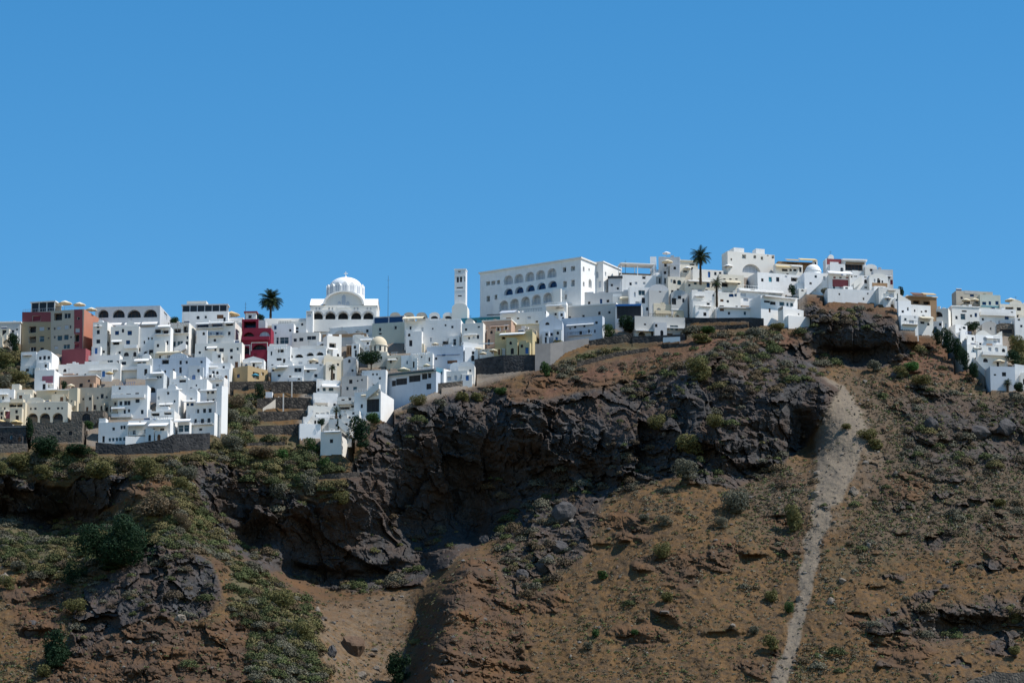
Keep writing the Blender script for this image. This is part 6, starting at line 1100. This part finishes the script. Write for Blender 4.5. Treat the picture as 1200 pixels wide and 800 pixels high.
terrain = link(bpy.data.objects.new('terrain', me)); tag(terrain, 'steep volcanic cliff of dark rock and brown scrub slopes below the white town', 'terrain', kind='structure')
# ------------------------------------------------------------------ scrub and stones scattered over it
def surf(px, py):
    rr_ = np.interp(px, cols, ridge); i = np.clip((py-rr_)/(862-rr_)*(nr-1), 0, nr-1.01); j = np.clip((px-cols[0])/STEP, 0, len(cols)-1.01); i0 = i.astype(int); j0 = j.astype(int); fi, fj = i-i0, j-j0
    y = (YY[i0, j0]*(1-fj)+YY[i0, j0+1]*fj)*(1-fi)+(YY[i0+1, j0]*(1-fj)+YY[i0+1, j0+1]*fj)*fi
    return np.stack(pt(px, py, y), -1), i0, j0
slope_y = np.gradient(YY, axis=0)
N = 110000; qx = rng.uniform(-60, 1260, N); qy = rng.uniform(330, 845, N); ok = qy > np.interp(qx, cols, ridge)+4; qx, qy = qx[ok], qy[ok]
P_, i0, j0 = surf(qx, qy)
vn = .5+.5*fbm(P_[:, 0]/11, P_[:, 1]*0, P_[:, 2]/11, 3, 101); vb = .5+.5*fbm(P_[:, 0]/35, P_[:, 1]*0+3, P_[:, 2]/35, 2, 111)
gset = lambda m: m[i0, j0]
steep = -slope_y[i0, j0]            # metres back per row upward; small or negative = sheer
gall = gset(MK['green'])*(1-.4*gset(rock)); lip = gset(rock)*sstep(.25, .9, steep)
common = (1-.93*gset(MK['gravel']))*(1-np.clip(3*gset(town), 0, 1))*sstep(-.1, .35, steep)
small = (1.7*vn*vn+1.3*gset(MK['dark'])+.4*gall)*common*(1-.85*gset(rock))*(1-.5*gset(rough))*1.0
mound = (.46*gall*sstep(.12, .42, vn)+.014*sstep(.5, .8, vn)+.05*gset(MK['red'])*sstep(.4, .65, vn)+.2*lip*sstep(.38, .6, vn)+.012*gset(MK['dark'])*sstep(.5, .7, vb))*common
ru = rng.uniform(0, 1, len(qx)); isM = ru < mound; keep = isM | (ru-mound < small*.62)
P_ = P_[keep]; vk = vn[keep]; gk = gset(MK['green'])[keep]; dk = gset(MK['dark'])[keep]; bk = vb[keep]; rk_ = gset(rock)[keep]; isM = isM[keep]
n = len(P_); rad = np.where(isM, np.clip(np.exp(rng.normal(.28, .45, n)), .6, 3.1), np.clip(np.exp(rng.normal(-.68, .4, n)), .22, 1.1))
cnt = np.where(isM, (105*rad**1.6).astype(int)+30, 20); tot = cnt.sum(); own = np.repeat(np.arange(n), cnt)
d = rng.normal(size=(tot, 3)); d /= np.linalg.norm(d, axis=1)[:, None]; d[:, 2] = np.abs(d[:, 2])*.95-.12
fr = rng.uniform(.35, 1.05, tot)**.6; ctr = P_[own]+d*np.stack([rad[own], rad[own]*.9, rad[own]*.8], -1)*fr[:, None]
nn_ = d+rng.normal(size=(tot, 3))*.5; nn_ /= np.linalg.norm(nn_, axis=1)[:, None]; t_ = np.cross(nn_, rng.normal(size=(tot, 3))); t_ /= np.linalg.norm(t_, axis=1)[:, None]+1e-9; b_ = np.cross(nn_, t_)
sz = (np.where(isM[own], .15+.035*rad[own], np.clip(.11+.13*rad[own], .12, .24))*rng.uniform(.6, 1.35, tot))[:, None]
V = np.stack([ctr-t_*sz, ctr-b_*sz*.7, ctr+t_*sz, ctr+b_*sz*.7], 1).reshape(-1, 3)
pal = np.array([(.150, .142, .050), (.182, .156, .064), (.090, .110, .040), (.150, .142, .100), (.150, .108, .062), (.105, .078, .052)])
pr = np.clip(bk*1.25-.1+rng.normal(0, .16, n), 0, .999); ci = np.where(rng.uniform(0, 1, n) < .25+.5*(1-gk), rng.integers(2, 6, n), (pr*4).astype(int)); tc = pal[ci]*np.where(isM, rng.uniform(.6, 1.15, n)*(.75+.5*vk), rng.uniform(.9, 1.5, n))[:, None]
k = NT('scrub_leaves'); q = k.n('ShaderNodeAttribute', attribute_name='tint'); k.out(k.mix(k.ramp(k.noise(3, 2), [(.35, (0,)*3), (.7, (.5,)*3)]), q.outputs['Color'], (.05, .042, .024)), .9)
me = rawmesh('scrub', V, np.arange(tot*4).reshape(-1, 4), 'scrub_leaves'); at = me.attributes.new('tint', 'FLOAT_COLOR', 'POINT')
at.data.foreach_set('color', np.concatenate([np.repeat(tc[own], 4, 0), np.ones((tot*4, 1))], 1).astype(np.float32).ravel())
tag(link(bpy.data.objects.new('scrub', me)), 'low olive and brown scrub covering the cliff slopes', 'scrub', kind='stuff')
print('scrub', n, tot)
# loose stones
N = 60000; qx = rng.uniform(-40, 1240, N); qy = rng.uniform(430, 840, N); P_, i0, j0 = surf(qx, qy)
vn = .5+.5*fbm(P_[:, 0]/8, P_[:, 1]*0, P_[:, 2]/8, 3, 131)
den = (.03+.33*MK['gravel'][i0, j0]*vn+.32*MK['bould'][i0, j0]*vn+.14*MK['rough'][i0, j0]*vn+.05*sstep(.6, .8, vn))*(1-np.clip(town[i0, j0]*3, 0, 1))*sstep(-.1, .6, -slope_y[i0, j0])
keep = rng.uniform(0, 1, N) < den; P_ = P_[keep]; n = len(P_); rad = np.clip(np.exp(rng.normal(-1.25, .55, n)), .12, 1.3)
ph = (1+5**.5)/2; iv = np.array([(-1, ph, 0), (1, ph, 0), (-1, -ph, 0), (1, -ph, 0), (0, -1, ph), (0, 1, ph), (0, -1, -ph), (0, 1, -ph), (ph, 0, -1), (ph, 0, 1), (-ph, 0, -1), (-ph, 0, 1)])/1.9
fi = np.array([(0, 11, 5), (0, 5, 1), (0, 1, 7), (0, 7, 10), (0, 10, 11), (1, 5, 9), (5, 11, 4), (11, 10, 2), (10, 7, 6), (7, 1, 8), (3, 9, 4), (3, 4, 2), (3, 2, 6), (3, 6, 8), (3, 8, 9), (4, 9, 5), (2, 4, 11), (6, 2, 10), (8, 6, 7), (9, 8, 1)])
V = P_[:, None]+iv[None]*rad[:, None, None]*rng.uniform(.5, 1.2, (n, 12, 1))*rng.uniform(.6, 1.3, (n, 1, 3))
k = NT('stones'); q = k.n('ShaderNodeAttribute', attribute_name='tint'); k.out(k.mix(k.noise(1.5, 3), q.outputs['Color'], (.09, .08, .07)), .95)
me = rawmesh('rubble', V.reshape(-1, 3), (fi[None]+12*np.arange(n)[:, None, None]).reshape(-1, 3), 'stones'); at = me.attributes.new('tint', 'FLOAT_COLOR', 'POINT')
sp = np.array([(.12, .105, .09), (.22, .195, .165), (.10, .07, .05), (.36, .33, .29), (.15, .10, .07)]); tc = sp[rng.choice(5, n, p=[.32, .28, .22, .03, .15])]
at.data.foreach_set('color', np.concatenate([np.repeat(tc, 12, 0), np.ones((n*12, 1))], 1).astype(np.float32).ravel())
tag(link(bpy.data.objects.new('rubble', me)), 'loose stones and rubble strewn over gully and scree', 'rubble', kind='stuff')
print('rubble', n)
# single bushes and rocks on the slopes
def surf1(px, py): p, _i, _j = surf(np.array([px], float), np.array([py], float)); return Vector(p[0])
_TY = TY
def TY(px, py):
    px, py = np.asarray(px, float), np.asarray(py, float)
    return surf(np.atleast_1d(px), np.atleast_1d(py))[0][0, 1]
for a_ in [
 ('bush', 'biggest dark green bush on the left slope, below the left cliff', 138, 664, 96, 66, 'dark_leaves', 5200, 0), ('bush', 'dark green bush joined to the lower left of the biggest dark bush', 88, 684, 34, 34, 'dark_leaves', 2000, 1),
 ('bush', 'dark green bush low on the left slope beside the brown bluff', 65, 780, 40, 38, 'dark_leaves', 1500, 2), ('bush', 'dark green bush at the bottom of the scree, against the shaded hill wall', 466, 800, 32, 36, 'dark_leaves', 1200, 3),
 ('bush', 'brown dry domed shrub above the biggest dark bush', 187, 605, 52, 30, 'brown_leaves', 1200, 1), ('bush', 'second brown dry shrub right of the brown domed shrub', 213, 622, 26, 22, 'brown_leaves', 700, 2),
 ('shrub', 'rounded olive shrub on the lip of the left cliff near the left edge', 25, 548, 34, 22, 'olive_leaves', 900, 0), ('shrub', 'rounded olive shrub at the far left edge of the cliff lip', 2, 556, 20, 16, 'olive_leaves', 700, 3), ('shrub', 'yellow olive shrub between the two cliff lip shrubs and the cream quarter', 50, 562, 32, 18, 'olive_leaves', 900, 2),
 ('shrub', 'large olive shrub below the long dark stone wall', 118, 560, 44, 26, 'olive_leaves', 900, 1), ('shrub', 'dark olive shrub below the right end of the long dark stone wall', 175, 560, 34, 24, 'olive_leaves', 900, 3), ('shrub', 'grey green shrub next to the dark rocks below the stepped houses', 222, 562, 30, 20, 'grey_leaves', 900, 0), ('shrub', 'green grey shrub just under the grey green shrub by the dark rocks', 212, 578, 34, 20, 'olive_leaves', 900, 2),
 ('shrub', 'brown shrub on the lip below the long dark stone wall', 145, 552, 30, 20, 'brown_leaves', 700, 2), ('shrub', 'grey shrub on the bank right of the bright white wall house', 270, 495, 30, 22, 'grey_leaves', 700, 1), ('shrub', 'brown shrub above the grey shrub on the bank', 278, 478, 28, 18, 'brown_leaves', 700, 0), ('shrub', 'dark shrub at the foot of the bank right of the stepped houses', 274, 528, 34, 18, 'grey_leaves', 700, 3), ('shrub', 'brown shrub below the garden terraces', 308, 536, 40, 16, 'brown_leaves', 700, 1),
 ('shrub', 'dark shrub hanging on the rocks below the green spiky clump', 327, 584, 28, 26, 'grey_leaves', 700, 1), ('shrub', 'olive shrub under the low field wall', 402, 590, 26, 18, 'olive_leaves', 700, 0), ('shrub', 'second dark shrub on the rocks left of the low field wall', 362, 580, 26, 24, 'grey_leaves', 700, 3),
 ('shrub', 'dark olive shrub on the rock below the drain pipe', 808, 530, 40, 28, 'olive_leaves', 900, 1), ('shrub', 'dark shrub on the rock face right of the drain pipe', 818, 446, 40, 28, 'olive_leaves', 900, 2), ('shrub', 'olive shrub at the foot of the drain pipe', 772, 502, 28, 20, 'olive_leaves', 700, 0), ('shrub', 'grey shrub on the rock slope under the big rock face shrubs', 806, 560, 36, 22, 'grey_leaves', 700, 3), ('shrub', 'dark olive shrub left of the dark shrub on the rock face', 838, 500, 26, 20, 'olive_leaves', 700, 1),
 ('shrub', 'light green shrub on the red bank below the outcrop houses', 1070, 434, 20, 12, 'bright_leaves', 500, 0), ('shrub', 'olive shrub below the light green shrub', 1080, 450, 32, 14, 'olive_leaves', 700, 1), ('shrub', 'olive shrub at the right foot of the outcrop', 1055, 442, 24, 14, 'olive_leaves', 700, 2), ('shrub', 'grey shrub left of the olive shrubs at the outcrop foot', 1026, 434, 18, 12, 'grey_leaves', 500, 3),
 ('shrub', 'olive shrub in the middle of the gully, highest of three', 1018, 514, 30, 14, 'olive_leaves', 700, 0), ('shrub', 'dark shrub just below the highest gully shrub', 1026, 526, 22, 12, 'olive_leaves', 500, 2), ('shrub', 'small shrub on the pale gravel of the upper gully', 992, 502, 14, 8, 'olive_leaves', 400, 1),
 ('shrub', 'yellow green shrub patch left of the gully path', 930, 622, 26, 32, 'olive_leaves', 900, 2), ('shrub', 'bright green bush right beside the lower gully path', 925, 717, 15, 17, 'green_leaves', 700, 1), ('shrub', 'olive shrub left of the bright green gully bush', 905, 704, 18, 16, 'olive_leaves', 500, 0), ('shrub', 'olive shrub below the left end of the gully path', 905, 760, 20, 16, 'olive_leaves', 500, 3), ('shrub', 'dark shrub above the olive shrub by the lower path', 884, 742, 14, 12, 'grey_leaves', 500, 1),
 ('shrub', 'grey green shrub row on top of the central hill, leftmost', 755, 610, 16, 10, 'grey_leaves', 500, 1), ('shrub', 'grey green shrub row on top of the central hill, middle', 778, 616, 26, 13, 'grey_leaves', 700, 2), ('shrub', 'grey green shrub row on top of the central hill, rightmost', 846, 618, 22, 13, 'grey_leaves', 700, 3), ('shrub', 'green shrub on the central hill below the shrub row', 778, 653, 26, 22, 'olive_leaves', 700, 0), ('shrub', 'small green shrub on the left of the central hill', 706, 678, 16, 10, 'green_leaves', 500, 2), ('shrub', 'pale green shrub between the two red scarps', 782, 704, 18, 14, 'olive_leaves', 500, 1), ('shrub', 'small round green shrub alone low on the central hill', 699, 745, 11, 10, 'green_leaves', 400, 0), ('shrub', 'small dark shrub alone on the bottom left of the central hill', 690, 760, 14, 8, 'grey_leaves', 400, 3), ('shrub', 'small green shrub at the bottom of the central hill', 744, 743, 11, 8, 'green_leaves', 400, 1),
 ('shrub', 'pale dry thorny bush above the right end of the central hill', 865, 600, 40, 34, 'grey_leaves', 900, 0), ('shrub', 'green shrub near the rock notch at the right edge', 1190, 730, 24, 16, 'olive_leaves', 700, 2), ('shrub', 'green shrub below the rock notch at the right edge', 1190, 766, 16, 12, 'olive_leaves', 500, 0), ('shrub', 'olive shrub at the right edge of the slope by the dark rock band', 1172, 592, 18, 10, 'olive_leaves', 500, 1),
 ('shrub', 'olive shrub on the left hill flank facing the shaded hollow', 330, 712, 44, 26, 'olive_leaves', 900, 0), ('shrub', 'olive shrub low on the left hill flank by the scree', 352, 752, 40, 24, 'olive_leaves', 900, 2), ('shrub', 'grey shrub on the left slope beside the sandy track', 22, 668, 22, 14, 'grey_leaves', 500, 1), ('shrub', 'dark olive shrub by the left edge above the dark boulder', 10, 690, 24, 16, 'olive_leaves', 700, 3), ('shrub', 'yellow shrub right of the dark boulder on the left slope', 90, 716, 34, 18, 'olive_leaves', 700, 0), ('shrub', 'yellow green shrub lowest on the left slope beside the dark bush', 52, 792, 20, 18, 'olive_leaves', 500, 1),
 ('shrub', 'green shrub at the top of the brown field below the low white houses', 830, 390, 22, 10, 'green_leaves', 500, 1), ('shrub', 'olive shrub on the brown field edge right of the white panels', 822, 402, 30, 11, 'olive_leaves', 500, 2), ('shrub', 'green shrub on the bank below the modern cliff house', 912, 386, 22, 9, 'olive_leaves', 500, 0), ('shrub', 'olive shrub on the brown field below the concrete wall', 655, 410, 18, 12, 'olive_leaves', 500, 2), ('shrub', 'green shrub at the foot of the concrete wall', 640, 440, 14, 16, 'green_leaves', 500, 3), ('shrub', 'yellow green shrub under the dark window band house', 492, 474, 26, 14, 'olive_leaves', 700, 0), ('shrub', 'dark green shrub in the dark rocks right of the yellow green shrub', 516, 482, 22, 15, 'grey_leaves', 500, 2), ('shrub', 'olive shrub at the lower right of the grey wall with white pillars', 560, 470, 16, 10, 'olive_leaves', 500, 3), ('shrub', 'green shrub in the rocks below the dark stone wall of the yellow house', 588, 462, 18, 10, 'green_leaves', 500, 0), ('shrub', 'olive shrub below the grey wall with white pillars', 542, 470, 20, 14, 'olive_leaves', 500, 1)]:
    PLANT(a_[0], a_[1], a_[2], a_[3], a_[4], a_[5], a_[6], n=a_[7], key=a_[8], dp=-.3)
def ROCKY(label, px, py, wpx, hpx, c, seed):
    b = surf1(px, py); m = b.y/F; g = np.random.default_rng(seed); bm = bmesh.new(); bmesh.ops.create_icosphere(bm, subdivisions=3, radius=1)
    nd = g.normal(size=(14, 3)); nd /= np.linalg.norm(nd, axis=1)[:, None]; dd = g.uniform(.55, .95, 14)
    for v in bm.verts:
        p = np.array(v.co)
        for q, e in zip(nd, dd):
            t = p@q-e
            if t > 0: p = p-q*t
        v.co = Vector(p*np.array([wpx*m/2, wpx*m/2.4, hpx*m*.75])*(1+.05*g.normal()))
    me = bpy.data.meshes.new('boulder'); bm.to_mesh(me); bm.free(); me.materials.append(MAT[c]); o = bpy.data.objects.new('boulder', me); o.location = b+Vector((0, 0, hpx*m*.25)); link(o); tag(o, label, 'boulder')
def rockmat(name, c1, c2):
    k = NT(name); a = k.noise(.8, 6, .7); k.bump(k.noise(2.2, 5, .7), 1, .3); k.out(k.mix(a, c1, c2), .95)
rockmat('dark_rock', (.035, .034, .036), (.13, .12, .115)); rockmat('pale_rock', (.14, .115, .09), (.30, .25, .20)); rockmat('brown_rock', (.07, .045, .032), (.17, .11, .07))
for i, (lab, x, y, w, h, c) in enumerate([('pale orange boulder beside the gully path, highest of the pale ones', 955, 581, 12, 8, 'pale_rock'), ('grey slab boulder right of the gully path', 1001, 579, 13, 10, 'pale_rock'), ('pale boulder right of the lower gully path', 974, 706, 12, 8, 'pale_rock'), ('pale boulder touching the bright green gully bush', 937, 703, 10, 7, 'pale_rock'), ('tiny white boulder on the right hand slope', 1018, 640, 6, 6, 'pale_rock'), ('flat pale boulder on the right hand slope', 987, 682, 11, 6, 'pale_rock'),
   ('dark brown boulder in the middle of the scree', 413, 764, 32, 24, 'brown_rock'), ('grey boulder left of the brown scree boulder', 388, 768, 15, 13, 'dark_rock'), ('pale boulder at the bottom of the scree', 424, 793, 13, 7, 'pale_rock'), ('second pale boulder at the bottom of the scree', 441, 784, 9, 5, 'pale_rock'), ('pale boulder on the upper left flank of the scree', 372, 716, 8, 6, 'pale_rock'),
   ('dark boulder standing on the crest of the central hill', 568, 636, 14, 12, 'dark_rock'), ('dark angular boulder left end of the central hill rubble', 640, 664, 24, 16, 'dark_rock'), ('dark boulder above the angular boulder of the rubble', 655, 645, 22, 12, 'dark_rock'), ('dark boulder low at the left of the rubble', 612, 676, 16, 12, 'dark_rock'), ('large dark boulder in the shade above the rubble', 662, 610, 34, 22, 'dark_rock'),
   ('dark boulder on the left slope beside the sandy track', 38, 742, 22, 16, 'dark_rock'), ('grey boulder on the left slope at the left edge', 5, 682, 14, 12, 'pale_rock'), ('pale boulder on the crest of the left bluff', 187, 661, 9, 8, 'pale_rock'), ('flat pale slab on the right side of the left bluff', 211, 727, 16, 8, 'pale_rock'),
   ('dark rock ledge boulder upper right slope', 1145, 512, 34, 14, 'dark_rock'), ('dark rock ledge boulder near the right edge', 1180, 505, 30, 16, 'dark_rock'), ('dark rock boulder below the outcrop on the right slope', 1092, 503, 22, 16, 'dark_rock'), ('pale stone at the foot of the dark cliff by the gully', 942, 512, 8, 4, 'pale_rock'), ('pale stone in the left bank rubble of the upper gully', 957, 556, 9, 6, 'pale_rock'), ('dark rock cluster boulder beside the outcrop foot', 1048, 442, 14, 9, 'dark_rock')]):
    ROCKY(lab, x, y, w, h, c, 200+i)
# ------------------------------------------------------------------ sky, sun, camera
EL, AZ = math.radians(54), math.radians(103)          # azimuth from +Y towards +X
w = bpy.data.worlds.new('World'); SC.world = w; w.use_nodes = True; t = w.node_tree; bg = t.nodes['Background']
sky = t.nodes.new('ShaderNodeTexSky'); sky.sky_type = 'NISHITA'; sky.sun_disc = False; sky.sun_elevation = EL; sky.sun_rotation = AZ; sky.altitude = 0; sky.air_density = 1.0; sky.dust_density = 0.0; sky.ozone_density = 4.0
hs_ = t.nodes.new('ShaderNodeHueSaturation'); hs_.inputs['Saturation'].default_value = 1.33; hs_.inputs['Hue'].default_value = .494; t.links.new(sky.outputs[0], hs_.inputs['Color']); t.links.new(hs_.outputs[0], bg.inputs['Color']); bg.inputs['Strength'].default_value = .124
L = bpy.data.lights.new('sun', 'SUN'); L.energy = 4.8; L.angle = math.radians(.53); L.color = (1, .955, .89); so = bpy.data.objects.new('sun', L); link(so)
sd = Vector((math.cos(EL)*math.sin(AZ), math.cos(EL)*math.cos(AZ), math.sin(EL))); so.rotation_euler = (-sd).to_track_quat('-Z', 'Y').to_euler(); so.location = (300, 900, 500)
cam = bpy.data.cameras.new('camera'); co = bpy.data.objects.new('camera', cam); link(co); co.location = (0, 0, CAMZ); co.rotation_euler = (math.pi/2+PITCH, 0, 0)
cam.sensor_width = 36; cam.lens = 36*F/1200; cam.clip_start = 1; cam.clip_end = 8000; SC.camera = co
vs_ = SC.view_settings; vs_.view_transform = 'Standard'; vs_.look = 'None'; vs_.gamma = 1; vs_.exposure = .22; vs_.use_curve_mapping = False
SC.cycles.max_bounces = 5; SC.cycles.diffuse_bounces = 3; SC.cycles.glossy_bounces = 2; SC.cycles.transmission_bounces = 2; SC.cycles.caustics_reflective = False; SC.cycles.caustics_refractive = False
SC.cycles.use_denoising = True
